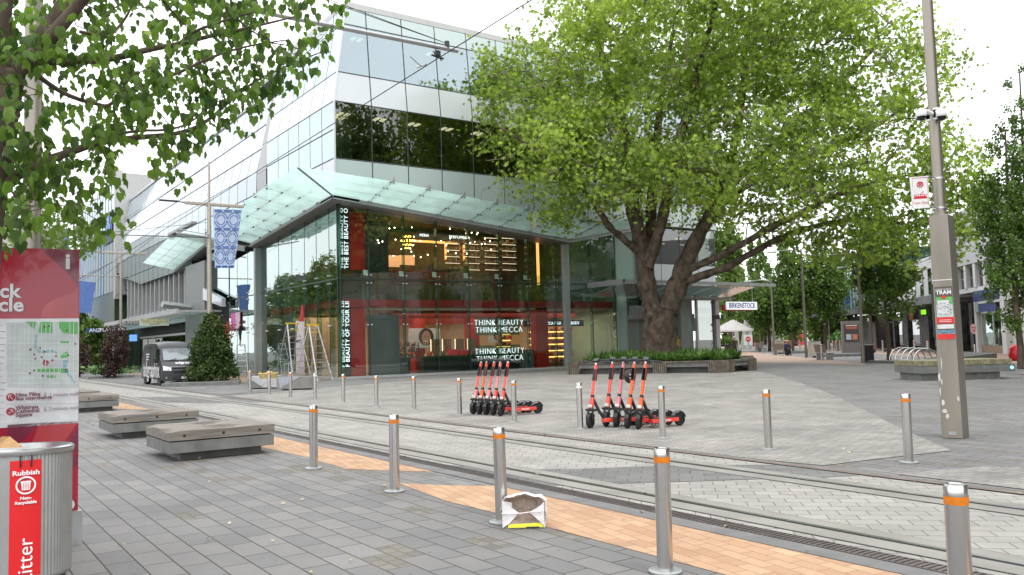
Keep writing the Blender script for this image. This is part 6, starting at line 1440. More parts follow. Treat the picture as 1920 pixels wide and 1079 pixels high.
# stop sign plate
dS=(cpp-CAM).dot(FW)-.02
s00,s10,s11,s01=[DP(*p,dS+k) for p,k in (((1711,392),.12),((1743,390),.0),((1740,330),.0),((1705,333),.12))]
ts=thing('stop_sign_plate','white tram stop sign plate with a red border on the tram pole','sign',tuple((s00+s11)/2))
s10=s10; n_s=(s10-s00).cross(s01-s00).normalized(); 
MB().slab(s00,s10,s11,s01,.004).build('plate',white,ts)
Mt=frame((s00+s11)/2+n_s*.002,(s10-s00),(s01-s00)); wS=(s10-s00).length; hS=(s01-s00).length
def tq(x0,x1,y0,y1,m_,name,o_=.003): return MB().box(x0*wS,x1*wS,y0*hS,y1*hS,o_-.001,o_,M=Mt).build(name,m_,ts)
sr=mat('sign_red_ink',(.55,.01,.03),.4)
for q in ((-.46,.46,.45,.465),(-.46,.46,-.465,-.45),(-.46,-.44,-.465,.465),(.44,.46,-.465,.465)): tq(*q,sr,'border')
MB().tube([Mt@Vector((.17*wS*math.cos(t),.25*hS+.17*wS*math.sin(t),.004)) for t in np.linspace(0,6.283,20)],.006,5).build('ring',sr,ts); MB().tube([Mt@Vector((-.12*wS,.25*hS+.12*wS,.006)),Mt@Vector((.12*wS,.25*hS-.12*wS,.006))],.005,4).build('slash',sr,ts)
Mq=Mt.copy(); Mq.translation=Mt@Vector((0,.25*hS,.004)); textmesh('lettering','P',.10,sr,ts,Mq,.001,bold=.002)
tq(-.36,.36,-.17,-.06,sr,'tram_symbol'); tq(-.40,.40,-.20,-.16,sr,'tram_symbol',.0035)
for k in range(6): tq(-.30+k*.11,-.23+k*.11,-.115,-.075,white_ink,'tram_symbol_window',.005)
MB().tube([Mt@Vector((0,-.06*hS,.004)),Mt@Vector((.2*wS,.03*hS,.004))],.004,4).build('tram_symbol_arm',sr,ts)
Mq=Mt.copy(); Mq.translation=Mt@Vector((0,-.33*hS,.004)); textmesh('lettering','Tram Stop',.062,sr,ts,Mq,.001,sx=.98)
for z in (s00.z+.02,s01.z+.0): MB().tube([s10+Vector((-.0,0,z-s00.z)),Vector((cpp.x,cpp.y,z))],.012,6).tube([(cpp.x,cpp.y,z-.015),(cpp.x,cpp.y,z+.015)],.094,16).build('clamp',alu,ts)
# dome cameras
cz=DP(1740,218,dS).z
for sx_,lab in ((-1,'white dome security camera facing left on the tram pole'),(1,'white dome security camera partly hidden behind the tram pole')):
    cc=DP(1727 if sx_<0 else 1765,212,dS+(0 if sx_<0 else .15)); t=thing('security_camera',lab,'camera',tuple(cc),'dome cameras on the tram pole')
    MB().tube([cc+Vector((0,0,.05)),Vector((cpp.x,cpp.y,cc.z+.06))],.035,8).box(cpp.x-.08,cpp.x+.08,cpp.y-.1,cpp.y+.1,cc.z-.04,cc.z+.12).build('arm',white,t)
    MB().lathe([(.0001,.06),(.04,.06),(.078,.02),(.082,-.04),(.072,-.06)],c=tuple(cc),n=20).build('housing',white,t,smooth='all'); MB().lathe([(.066,-.06),(.06,-.09),(.035,-.115),(.0001,-.122)],c=tuple(cc),n=20).build('dome',mat('dome_black',(.01,.01,.012),.08),t,smooth='all')
# left pole with bracket arm over the track
yA=13.6; pl=PY(61,300,yA); 
lp_=thing('tram_pole','plain round steel tram pole rising behind the red information board','pole',(pl.x,pl.y,0))
MB().tube([(pl.x,pl.y,0),(pl.x,pl.y,8.6)],[.125,.115],20).build('pole',steel_d,lp_,smooth=True)
e_=PY(858,96,yA); MB().tube([(pl.x,pl.y,e_.z-.05),(e_.x,e_.y,e_.z)],.045,10).build('bracket_arm',galv,lp_,smooth=True)
MB().tube([(pl.x,pl.y,e_.z+1.1),(e_.x-.35,e_.y,e_.z+.12)],.008,5).build('stay_wire',dark,lp_)
i1=PY(820,96,yA); mb=MB().box(i1.x-.05,i1.x+.05,yA-.04,yA+.04,i1.z-.10,i1.z+.0).tube([(i1.x-.13,yA,i1.z-.10),(i1.x+.13,yA,i1.z-.13)],.022,6).tube([(i1.x-.10,yA,i1.z-.02),(i1.x+.1,yA,i1.z-.18)],.01,5); mb.build('insulator',dark,lp_); i2=PY(838,82,yA); MB().tube([(i2.x,yA,i2.z-.10),(i2.x,yA,i2.z+.04)],.05,8).build('insulator',dark,lp_)
xw=7.9
w0=PX(997,0,xw); w1=PX(480,323,xw)
def wire(label,pts,r_=.010): o=MB().tube(pts,r_,5,cap=False).build('overhead_wire',dark); return tag(o,label,'wire')
dirw=(w1-w0); wire('thick tram contact wire running diagonally across the glass building',[w0-dirw*.4,w0,w1,w1+dirw*1.2,w1+dirw*4],.011)
c1=PX(790,125,xw); MB().tube([c1+Vector((0,-.18,-.02)),c1+Vector((0,.18,.04))],.02,6).tube([c1,c1+Vector((-.25,0,.16))],.012,5).build('clamp',galv,lp_)
wire('thin stay wire rising to the left above the bracket arm',[i2,PY(608,0,yA),PY(540,-35,yA)],.007)
for a_,b_2,l_ in (((480,323),(300,425),'thin tram wire passing behind the banner'),((660,185),(900,60),'thin return wire near the plane tree crown')): pass
# street lamps with banners on the left
def lamp(label,x,y,zt_,za,x0,x1,banner=None,grp='street lamps with cross arms',bx=None):
    t=thing('street_lamp',label,'street lamp',(x,y,0),grp)
    MB().tube([(x,y,0),(x,y,za)],[.14,.11],14).tube([(x,y,za-.2),(x,y,zt_)],[.07,.05],12).build('pole',mat('lamp_pole',(.40,.36,.30),.45,.4,.06),t,smooth=True)
    MB().box(x0+.0,x1,y-.09,y+.09,za-.08,za+.08).build('cross_arm',MATS['lamp_pole'],t,bevel=.02)
    MB().tube([(x0,y,za),(x0-.35,y,za+.03)],.03,6).box(x0-1.25,x0-.35,y-.11,y+.11,za+.0,za+.07).build('lamp_head',dark,t)
    return t
lm1=lamp('near street lamp with a blue patterned banner on its cross arm',12.14,44.93,11.66,9.42,10.9,13.95)
b0_,b1_,b2_,b3_=PY(400,392,44.85),PY(454,394,44.85),PY(439,503,44.85),PY(403,503,44.85)
bn_=MB().slab(b3_,b2_,b1_,b0_,.01).build('banner',mat('banner_pale_blue',(.42,.50,.64),.7,0,.03,2),lm1)
mb=MB(); Wb=1.0
def bp(u,v): # u across, v down
    l=b0_.lerp(b3_,v); r_=b1_.lerp(b2_,v); p=l.lerp(r_,u); return p+Vector((0,-.02,0))
for rr0 in range(3):
    for cc0 in range(2):
        uc=.26+.48*cc0; vc=.18+.31*rr0
        for rad_ in (.105,.16):
            for k in range(4):
                a0=k*math.pi/2+.12; pts=[bp(uc+rad_*1.45*math.cos(a),vc+rad_*.78*math.sin(a)) for a in np.linspace(a0,a0+1.33,7)]
                mb.tube(pts,.018,4)
    for dv in (-.165,-.14): 
        for uu in ((.04,.30),(.36,.64),(.70,.96)): mb.tube([bp(uu[0],.18+.31*rr0+dv),bp(uu[1],.18+.31*rr0+dv)],.022,4)
for uu in ((.04,.30),(.36,.64),(.70,.96)): mb.tube([bp(uu[0],.965),bp(uu[1],.965)],.028,4).tube([bp(uu[0],.985),bp(uu[1],.985)],.02,4)
mb.build('pattern',mat('banner_blue',(.07,.16,.46),.7),bn_)
lm2=lamp('farther street lamp with a plain blue banner, at the far left',14.15,80.7,13.0,10.65,12.3,16.3)
b0_,b1_,b2_,b3_=PY(147,527,80.5),PY(180,530,80.5),PY(171,587,80.5),PY(149,587,80.5); MB().slab(b3_,b2_,b1_,b0_,.02).build('banner',mat('banner_deep_blue',(.10,.18,.45),.7),lm2)
a_=PY(142,516,80.6); MB().tube([a_,(14.15,80.7,a_.z)],.05,6).build('lower_arm',MATS['lamp_pole'],lm2)
# span wires on the left
def sw(p,q,y0,y1,l,r_=.012): a=PY(*p,y0); b=PY(*q,y1); wire(l,[a,b],r_)
sw((60,436),(393,446),44.9,44.9,'pale horizontal span wire reaching the banner lamp from the left',.025)
sw((200,437),(393,417),44.9,44.9,'thin stay wire above the pale horizontal span wire')
sw((140,470),(393,310) ,80,45,'thin wire sloping up to the banner lamp top'); sw((160,545),(300,437),80,45,'thin wire at the far left crossing the bank tower')
wb=[PY(330,437,44.8),PY(393,445,44.8)]; o=MB().tube([wb[0],wb[1]],.05,6).tube([wb[0]+Vector((0,0,.2)),wb[1]+Vector((0,0,.12))],.025,5).tube([wb[0],wb[0]+Vector((.5,0,.2))],.02,4).build('registration_arm',galv,lm1)
# ================================================================= VAN
def make_van():
    # local frame: x across (0..1.8, passenger side first), y backwards from the nose, z up
    vx,vy_=9.72,44.35
    t=thing('delivery_van','dark grey high roofed van with large white lettering, parked nose towards the camera','van',(vx,vy_,0))
    W=1.84; H=2.28; Ln=5.1
    prof=[(0.02,.30),(0.0,.45),(0.0,.72),(.06,.98),(.30,1.14),(.52,1.22),(1.18,1.93),(1.45,2.14),(1.9,2.25),(3.2,2.28),(4.7,2.24),(5.02,2.05),(5.1,1.2),(5.1,.32)]
    def xin(z): return 0 if z<1.0 else .11*(z-1.0)/1.28
    van=mat('van_grey',(.014,.014,.017),.35,.0,.05,1,coat=.15); N=len(prof)
    vs=[]; 
    st=[0,.12,.3,.5,.7,.88,1]
    for s in st:
        for (y,z) in prof:
            i=xin(z); bow=.10*(abs(2*s-1)**2.5)*(1 if y<1.5 else 0)*(1-.3*(z>1.3)); zz=z-.09*(abs(2*s-1)**3)*(z>2.0); x=i+(W-2*i)*s
            vs.append((vx+x,vy_+y+bow,zz))
    fs=[]
    for k in range(len(st)-1):
        for i in range(N): j=(i+1)%N; fs.append((k*N+i,k*N+j,(k+1)*N+j,(k+1)*N+i))
    fs.append(tuple(range(N-1,-1,-1))); fs.append(tuple((len(st)-1)*N+i for i in range(N)))
    MB().add(vs,fs).build('body',van,t,smooth=True,bevel=.02)
    gl=mat('van_glass',(.16,.19,.21),.06,0,.15,1.5,spec=1,coat=1); gd=mat('van_glass_dark',(.02,.025,.03),.06,spec=1,coat=1)
    def P(s,y,z,o): # point on front slope
        i=xin(z); bow=.10*(abs(2*s-1)**2.5); return Vector((vx+i+(W-2*i)*s,vy_+y+bow-o*.7,z+o*.7))
    mb=MB(); ss=[.08,.25,.5,.75,.92]
    for a,b in zip(ss[:-1],ss[1:]): mb.quad(P(a,.58,1.285,.02),P(b,.58,1.285,.02),P(b,1.12,1.87,.02),P(a,1.12,1.87,.02))
    mb.build('windscreen',gl,t)
    MB().tube([P(.2,.55,1.24,.04),P(.42,.62,1.34,.05)],.012,4).tube([P(.55,.55,1.24,.04),P(.8,.62,1.34,.05)],.012,4).build('wiper',dark,t)
    def side(y0,y1,z0,z1,o,m_,name,s=0):
        x=lambda z: (vx+xin(z)-o) if s==0 else (vx+W-xin(z)+o)
        return MB().slab((x(z0),vy_+y1,z0),(x(z0),vy_+y0,z0),(x(z1),vy_+y0,z1),(x(z1),vy_+y1,z1),.01).build(name,m_,t)
    d_=side(.95,1.75,1.25,1.85,.012,gd,'side_window'); side(.8,1.8,.42,1.2,.004,van,'door'); side(1.9,4.9,1.95,1.98,.012,dark,'door_rail')
    side(1.88,1.9,.45,2.0,.01,dark,'door_seam'); side(.78,.8,.45,1.2,.01,dark,'door_seam'); side(3.3,3.32,.45,2.0,.01,dark,'door_seam')
    MB().box(vx-.06,vx-.01,vy_+1.55,vy_+1.7,1.05,1.09).build('handle',dark,t)
    bp_=mat('van_bumper',(.03,.03,.034),.45)
    mb=MB(); 
    for a,b in zip(st[:-1],st[1:]):
        ya=.10*(abs(2*a-1)**2.5); yb=.10*(abs(2*b-1)**2.5)
        mb.slab((vx+W*a,vy_+ya-.05,.24),(vx+W*b,vy_+yb-.05,.24),(vx+W*b,vy_+yb-.05,.62),(vx+W*a,vy_+ya-.05,.62),.08)
    mb.build('bumper',bp_,t)
    MB().box(vx+.45,vx+W-.45,vy_-.075,vy_-.06,.30,.46).box(vx+.5,vx+W-.5,vy_-.02,vy_+.0,.70,.88).build('grille',black,t)
    MB().box(vx+.36,vx+W-.36,vy_-.01,vy_+.03,.93,.97).box(vx+.46,vx+W-.46,vy_-.03,vy_-.01,.78,.80).build('grille_trim',alu,t)
    for s in (0,1):
        x0,x1=(vx+.03,vx+.40) if s==0 else (vx+W-.40,vx+W-.03)
        h=MB().add([(x0,vy_+.05,.78),(x1,vy_-.012,.76),(x1,vy_+.0,.92),(x0,vy_+.14,1.02),(x0,vy_+.2,.78),(x1,vy_+.2,.76),(x1,vy_+.2,.92),(x0,vy_+.3,1.02)],[(0,1,2,3) ,(0,4,5,1),(1,5,6,2),(2,6,7,3),(3,7,4,0)]).build('headlight',mat('headlight',(.55,.58,.6),.1,.4,.2,12,coat=1),t); MB().ball(((x0*.4+x1*.6),vy_+.0,.86),.055,8).build('bulb',white,h)
        MB().lathe([(.0001,0),(.05,0)],c=(0,0,0),n=12,M=Matrix.Translation((x0+.12 if s==0 else x1-.12,vy_-.065,.42))@Matrix.Rotation(R(90),4,'X')).build('fog_lamp',galv,t)
        xm=vx-.16 if s==0 else vx+W+.16
        MB().box(xm-.09,xm+.09,vy_+.82,vy_+.93,1.15,1.42).box(min(xm,vx+.0),max(xm,vx),vy_+.86,vy_+.9,1.2,1.25).build('mirror',black,t,bevel=.03) if s==0 else MB().box(xm-.09,xm+.09,vy_+.82,vy_+.93,1.15,1.42).box(vx+W-.05,xm,vy_+.86,vy_+.9,1.2,1.25).build('mirror',black,t,bevel=.03)
        for yw in (.85,4.05):
            xw_=vx+.12 if s==0 else vx+W-.12; M=Matrix.Translation((xw_,vy_+yw,.335))@Matrix.Rotation(R(90),4,'Y')
            w_=MB().lathe([(.0001,-.11),(.30,-.11),(.335,-.07),(.335,.07),(.30,.13),(.22,.13),(.0001,.13)],n=28,M=M if s else M@Matrix.Rotation(R(180),4,'X')).build('wheel',rubber,t,smooth=True)
            MB().lathe([(.0001,.10),(.07,.12),(.12,.09),(.20,.135),(.215,.135)],n=20,M=M if s else M@Matrix.Rotation(R(180),4,'X')).build('rim',galv,w_,smooth=True)
            MB().lathe([(.0001,.004),(.40,.004)],n=28,M=Matrix.Translation((vx-.004 if s==0 else vx+W+.004,vy_+yw,.37))@Matrix.Rotation(R(-90 if s==0 else 90),4,'Y')).build('wheel_arch',black,t)
    pl_=MB().box(vx+W*.5-.05,vx+W*.5+.42,vy_-.085,vy_-.078,.34,.46).build('number_plate',white,t)
    textmesh('lettering','PJK183',.12,dark,pl_,frame((vx+W*.5+.185,vy_-.088,.40),(1,0,0),(0,0,1)),.001)
    textmesh('lettering','adgraphix',.27,white_ink,t,frame(P(.62,.18,1.10,.07),(1,0,0),(0,.85,.55)),.003,bold=.004)
    textmesh('lettering','adgraphix',1.15,white_ink,t,frame((vx-.016,vy_+2.6,.78),(0,-1,0),(0,0,1)),.002,bold=.012,sx=.84)
    for z,s in ((1.62,'signage graphics'),(1.48,'vehicle wraps'),(1.34,'print display')): textmesh('lettering',s,.12,white_ink,t,frame((vx-.03+xin(z)-.0,vy_+3.6,z),(0,-1,0),(.11,0,1)),.002,bold=.003)
    return t
make_van()
# ================================================================= HEDGE TREE, BROWN SHRUB, HOSTAS
hd=thing('conical_shrub','dense leafy green conical shrub in a low kerbed bed beside the van','shrub',(11.4,42.9,0))
k1,k2=G(302,727),G(448,722)
MB().prism([(9.55,42.7),(11.9,40.2),(13.2,42.0),(12.9,44.2),(10.4,44.6)],0,.2).build('planter_kerb',concrete,hd) if False else MB().prism([(k1.x,k1.y),(k2.x,k2.y),(k2.x+.9,k2.y+2.6),(k1.x+1.2,k1.y+2.8)],0,.18).build('planter_kerb',conc_dark,hd)
hc_=G(391,722); hx,hy=hc_.x+.35,hc_.y+.75
MB().tube([(hx,hy,.1),(hx,hy,3.0)],[.08,.03],8).build('stem',bark2,hd)
for dx,dy in ((-.45,0),(.35,.3),(.3,-.35),(-.1,.4)): MB().tube([(hx+dx,hy+dy,0),(hx+dx,hy+dy,3.5)],.022,5).build('stake',mat('stake_wood',(.2,.18,.12),.8),hd)
hp=[]
for _ in range(760):
    z=random.uniform(0,1)**1.1; r_=(1.33*(1-z)**.55*(.82+.18*min(1,z*8)))*random.uniform(.55,1.0)*(1+.10*math.sin(z*14)); a=random.uniform(0,6.283); hp.append((hx+r_*math.cos(a),hy+r_*math.sin(a),.22+3.25*z))
hp=np.array(hp); leaves('crown',np.concatenate([RNG.normal(size=(24,3))*.11+p for p in hp]),.115,leaf_shrub,hd,LEAF4)
leaves('reddish_shoots',np.concatenate([RNG.normal(size=(30,3))*.16+np.array(PY(430,620,hy-.5))+np.array([random.uniform(-.2,.2),0,random.uniform(-.25,.25)]) for _ in range(5)]),.10,leafmat('red_shoots',(.20,.05,.02),(.38,.10,.04),trans=.2),hd,LEAF4)
def shrub(name,label,x,y,r_,h,lm,n,ls,dens=22,cat='shrub'):
    t=thing(name,label,cat,(x,y,0)); MB().tube([(x,y,0),(x,y,h*.5)],[.07,.04],6).build('stem',bark2,t)
    cp=blob_points(n,[(x,y,h*.55,r_,r_,h*.46),(x-r_*.3,y,h*.3,r_*.9,r_*.8,h*.3)],.5); leaves('crown',np.concatenate([RNG.normal(size=(dens,3))*r_*.13+p for p in cp]),ls,lm,t,LEAF4); return t
g1=PY(215,700,64.5); shrub('purple_shrub','brown purple leafed shrub column between the far lamp and the van',g1.x,64.5,.88,3.75,leaf_maroon,150,.14,26)
g2=PY(158,680,72); shrub('purple_shrub','smaller brown shrub at the left beside the information board',g2.x-.3,72,.8,3.0,leaf_maroon,80,.15)
g3=G(205,708); ht=thing('hosta_bed','low bed of broad pale green hosta leaves with a stone kerb','plant bed',(g3.x,g3.y,0))
kq=[G(165,711),G(250,708)]; MB().prism([(kq[0].x,kq[0].y),(kq[1].x,kq[1].y),(kq[1].x+.6,kq[1].y+3),(kq[0].x+.6,kq[0].y+3)],0,.15).build('kerb',conc_dark,ht)
leaves('foliage',np.array([(g3.x+.3+1.0*random.gauss(0,.7),g3.y+1.6+random.gauss(0,.8),.25+random.uniform(0,.55)) for _ in range(330)]),.34,leaf_hosta,ht,LEAF5,tilt=.45)
# ================================================================= LADDERS
def stepladder(name,label,cpos,yaw,h,wb,steps,yellow=True,grp='aluminium stepladders at the store glass'):
    t=thing(name,label,'ladder',cpos,grp); M=Matrix.Translation(cpos)@Matrix.Rotation(yaw,4,'Z'); wt_=wb*.55; dp=h*.30
    al=MATS['aluminium']; yl=mat('ladder_yellow',(.72,.50,.02),.45)
    for s in (-1,1):
        MB().tube([M@Vector((s*wb/2,-dp,0)),M@Vector((s*wt_/2,0,h))],.038,6).build('front_rail',al,t); MB().tube([M@Vector((s*wb/2,dp,0)),M@Vector((s*wt_/2,0.05,h*.96))],.032,6).build('rear_rail',al,t)
    for i in range(steps):
        k=(i+1)/(steps+1); w_=wb+(wt_-wb)*k; y=-dp*(1-k); m_=yl if (yellow and i==steps-1) else al
        MB().box(-w_/2,w_/2,y-.05,y+.05,h*k-.018,h*k+.018,M=M).build('step',m_,t)
        if i%2==0: yy=dp*(1-k); MB().tube([M@Vector((-w_/2,yy,h*k)),M@Vector((w_/2,yy,h*k))],.016,5).build('brace',al,t)
    MB().box(-wt_/2-.04,wt_/2+.04,-.10,.12,h-.02,h+.05,M=M).build('top_cap',yl if yellow else al,t)
    return t
la=PX(552,706,15.3); L1=G(549,707); L1=Vector((16.3,45.4,0)); L1=PX(549,700,16.2); L1.z=0
stepladder('stepladder','tall aluminium stepladder with yellow top and platform in front of the store',tuple(L1),R(12),3.05,1.15,8)
L2=PX(452,700,16.8); L2.z=0; stepladder('platform_ladder','aluminium platform ladder where a person in black stands, beside the hedge',tuple(L2),R(-15),2.05,.85,5,False)
L3=PX(588,700,16.6); L3.z=0
stepladder('stepladder','second aluminium stepladder nearer the store corner, right of the hanging sheet',tuple(L3),R(20),2.9,1.05,7)
# ================================================================= PEOPLE
def body(name,joints,radii,edges,material_fn,mats_,parent,sub_=2):
    """one continuous skin grown over a posed skeleton"""
    me=bpy.data.meshes.new(name); me.from_pydata([tuple(j) for j in joints],edges,[]); o=bpy.data.objects.new(name,me); COL.objects.link(o)
    sk=o.modifiers.new('skin','SKIN'); 
    for i,r_ in enumerate(radii): me.skin_vertices[0].data[i].radius=r_ if hasattr(r_,'__len__') else (r_,r_)
    me.skin_vertices[0].data[0].use_root=True; sb=o.modifiers.new('sub','SUBSURF'); sb.levels=sub_
    dg=bpy.context.evaluated_depsgraph_get(); m2=bpy.data.meshes.new_from_object(o.evaluated_get(dg)); bpy.data.objects.remove(o)
    off=wloc(parent); m2.materials.clear()
    for mt in mats_: m2.materials.append(mt)
    for p in m2.polygons: p.material_index=material_fn(p.center); p.use_smooth=True
    m2.transform(Matrix.Translation(-off)); m2.name=name; o=bpy.data.objects.new(name,m2); COL.objects.link(o); o.parent=parent; return o
skin_m=mat('skin',(.42,.24,.17),.55,0,.05,8)
def person(label,pos,yaw,pose,top,bot,shoe,hair,H=1.75,bare=0.,hat=None,short=False):
    t=thing('person',label,'person',pos); s=H/1.75; M=Matrix.Translation(pos)@Matrix.Rotation(yaw,4,'Z')@Matrix.Scale(s,4)
    # pose gives named joints in a frame where the person faces -Y
    J={'pelvis':(0,0,.95),'belly':(0,0,1.12),'chest':(0,.0,1.34),'neck':(0,.0,1.50),'head0':(0,-.01,1.58),'head':(0,-.02,1.67),
       'shL':(.19,0,1.42),'elL':(.24,.02,1.14),'wrL':(.25,-.06,.90),'haL':(.25,-.09,.82),'shR':(-.19,0,1.42),'elR':(-.24,.02,1.14),'wrR':(-.25,-.06,.90),'haR':(-.25,-.09,.82),
       'hiL':(.10,0,.90),'knL':(.11,-.02,.50),'anL':(.11,.02,.09),'toL':(.12,-.16,.04),'hiR':(-.10,0,.90),'knR':(-.11,-.02,.50),'anR':(-.11,.02,.09),'toR':(-.12,-.16,.04)}
    J.update(pose); K=list(J); P_=[M@Vector(J[k]) for k in K]; ix={k:i for i,k in enumerate(K)}
    Rr={'pelvis':(.155,.115),'belly':(.14,.105),'chest':(.165,.115),'neck':.055,'head0':.062,'head':.098,'shL':.065,'shR':.065,'elL':.045,'elR':.045,'wrL':.028,'wrR':.028,'haL':(.038,.02),'haR':(.038,.02),'hiL':.09,'hiR':.09,'knL':.062,'knR':.062,'anL':.042,'anR':.042,'toL':.036,'toR':.036}
    Ed=[('pelvis','belly'),('belly','chest'),('chest','neck'),('neck','head0'),('head0','head'),('chest','shL'),('shL','elL'),('elL','wrL'),('wrL','haL'),('chest','shR'),('shR','elR'),('elR','wrR'),('wrR','haR'),('pelvis','hiL'),('hiL','knL'),('knL','anL'),('anL','toL'),('pelvis','hiR'),('hiR','knR'),('knR','anR'),('anR','toR')]
    segs=[(ix[a],ix[b],a,b) for a,b in Ed]
    def fn(c):
        best=None
        for i,j_,a,b in segs:
            A,B=P_[i],P_[j_]; d=B-A; k=max(0,min(1,(c-A).dot(d)/d.length_squared)); ds=(A+d*k-c).length
            if best is None or ds<best[0]: best=(ds,a,b,k)
        _,a,b,k=best
        if b in('haL','haR') or b in ('head','head0'): return 2
        if b=='neck': return 2 if k>.6 else 0
        if b in ('toL','toR'): return 3
        if b in ('anL','anR'): return 3 if k>.93 else (2 if short else 1)
        if b in ('knL','knR','hiL','hiR'): return 1
        if a=='pelvis': return 1 if k<.35 else 0
        return 0
    body('body',P_,[Rr[k] if not hasattr(Rr[k],'__len__') else Rr[k] for k in K],[(i,j_) for i,j_,_,_ in segs],fn,[top,bot,skin_m,shoe],t)
    hd_=P_[ix['head']]; q=M.to_3x3()
    fwd=(q@Vector((0,-1,0))).normalized(); up_=(hd_-P_[ix['head0']]).normalized(); rt_=fwd.cross(up_)
    MB().ball(tuple(hd_-fwd*.018*s+up_*.022*s),.104*s,14,sc=(.98,1.02,1.02)).build('hair',hair,t,smooth='all')
    mb=MB().tube([hd_+fwd*.09*s,hd_+fwd*.118*s-up_*.02*s],.012,6); mb.build('nose',skin_m,t)
    mb=MB()
    for sd_ in(-1,1): mb.ball(tuple(hd_+rt_*sd_*.035*s+fwd*.093*s+up_*.01*s),.011,6)
    mb.build('eyes',dark,t)
    for nm in ('L','R'):   # fingers
        h_=P_[ix['ha'+nm]]; d=(h_-P_[ix['wr'+nm]]).normalized(); sdv=d.cross(fwd); sdv=sdv.normalized() if sdv.length>.1 else rt_; mb=MB()
        for f in range(4): a=h_+sdv*(f-1.5)*.018; mb.tube([a,a+d*(.045+.008*(f in(1,2)))+fwd*.008,a+d*.07+fwd*.022],[.0085,.008,.006],5)
        mb.tube([h_-d*.02+sdv*.032,h_+d*.02+sdv*.05+fwd*.01],[.009,.007],5); mb.build('fingers',skin_m,t)
    if hat: MB().lathe([(.0001,.13),(.07,.12),(.108,.06),(.112,.01),(.165,-.005),(.165,-.015),(.11,0)],c=tuple(hd_),n=16).build('hat',hat,t,smooth='all')
    return t
blk=mat('cloth_black',(.018,.018,.02),.85,0,.2,10,bump=.4,bscale=25); navy=mat('cloth_navy',(.02,.03,.08),.85,0,.2,10); brownc=mat('cloth_brown',(.045,.035,.028),.85,0,.2,10); cap_w=mat('cap_white',(.6,.6,.58),.7); hairb=mat('hair_brown',(.05,.028,.015),.7); hairg=mat('hair_fair',(.30,.20,.10),.7)
g_=G(1379,669); person('person in dark clothes and a pale cap walking away near the white parasol',(g_.x,g_.y,0),R(150),{'knL':(.11,-.10,.52),'anL':(.11,-.06,.10),'toL':(.12,-.22,.05),'anR':(-.11,.18,.12),'toR':(-.12,.03,.04),'elL':(.26,.06,1.16),'wrL':(.24,-.10,.95),'haL':(.24,-.13,.88)},brownc,brownc,blk,hairg,hat=cap_w)
g_=G(1474,668); sitp={'pelvis':(0,0,.52),'belly':(0,-.03,.68),'chest':(0,-.10,.92),'neck':(0,-.16,1.06),'head0':(0,-.20,1.13),'head':(0,-.24,1.21),'shL':(.19,-.10,.98),'shR':(-.19,-.10,.98),'elL':(.24,-.18,.72),'elR':(-.24,-.18,.72),'wrL':(.12,-.40,.66),'wrR':(-.12,-.40,.66),'haL':(.08,-.46,.66),'haR':(-.08,-.46,.66),'hiL':(.10,-.04,.50),'hiR':(-.10,-.04,.50),'knL':(.13,-.45,.50),'knR':(-.13,-.45,.50),'anL':(.13,-.42,.09),'anR':(-.13,-.50,.09),'toL':(.14,-.60,.04),'toR':(-.14,-.67,.04)}
person('person in a navy jacket and orange cap sitting on a bench',(g_.x,g_.y,0),R(95),sitp,navy,blk,blk,hairb,hat=mat('cap_orange',(.6,.2,.04),.7))
person('person in black with bare legs on the platform ladder, holding a pink panel',(L2.x-.05,L2.y,1.92),R(75),{'elR':(-.26,-.28,1.30),'wrR':(-.24,-.55,1.32),'haR':(-.24,-.63,1.34),'elL':(.26,-.26,1.18),'wrL':(.20,-.5,1.20),'haL':(.20,-.58,1.2),'head':(0,-.05,1.67)},blk,blk,mat('shoe_white',(.6,.6,.6),.6),hairb,H=1.62,short=True)
p2_=PX(545,700,17.3); person('person in black behind the stepladder, reaching to the long sheet',(p2_.x,p2_.y,0.9),R(100),{'elR':(-.34,-.25,1.28),'wrR':(-.36,-.52,1.36),'haR':(-.36,-.60,1.40)},blk,blk,blk,hairb,H=1.68)
mb=thing('work_platform','low grey trestle the person behind the stepladder stands on','platform',(p2_.x,p2_.y,0)); MB().box(p2_.x-.3,p2_.x+.3,p2_.y-.4,p2_.y+.4,.84,.89).build('board',alu,mb)
for dx in (-.25,.25):
    for dy in (-.35,.35): MB().tube([(p2_.x+dx,p2_.y+dy,0),(p2_.x+dx,p2_.y+dy,.84)],.02,5).build('leg',alu,mb)
a0_,a1_=PX(433,588,GX-.1),PX(450,616,GX-.1); o=MB().box(GX-.10,GX-.07,a1_.y,a0_.y,a1_.z,a0_.z).build('pink_panel',[mat('panel_magenta',(.65,.12,.42),.5),mat('panel_pale_pink',(.65,.50,.56),.5)]); tag(o,'magenta and pale pink panel held against the glass by the person on the ladder','panel')
o.data.materials.pop(index=1); o2=MB().box(GX-.105,GX-.10,a1_.y,a1_.y+(a0_.y-a1_.y)*.5,a1_.z,a0_.z).build('pale_half',MATS['panel_pale_pink'],o)
a0_,a1_=PX(554,602,GX-.15),PX(570,704,GX-.15); o=MB().box(GX-.14,GX-.12,a1_.y,a0_.y,a1_.z,a0_.z).build('paper_sheet',mat('sheet_pinkish',(.62,.55,.57),.6,0,.04,3)); tag(o,'long pale sheet hanging against the glass beside the stepladder','sheet')
o=MB().add([PX(558,601,GX-.2),PX(569,601,GX-.2),PX(567,570,GX-.2)],[(0,1,2)]); o=MB().slab(PX(560,603,GX-.16),PX(570,603,GX-.16),PX(568,572,GX-.16),PX(566,572,GX-.16),.02).build('red_film',red_store); tag(o,'red pointed strip of film above the long pale sheet','film')
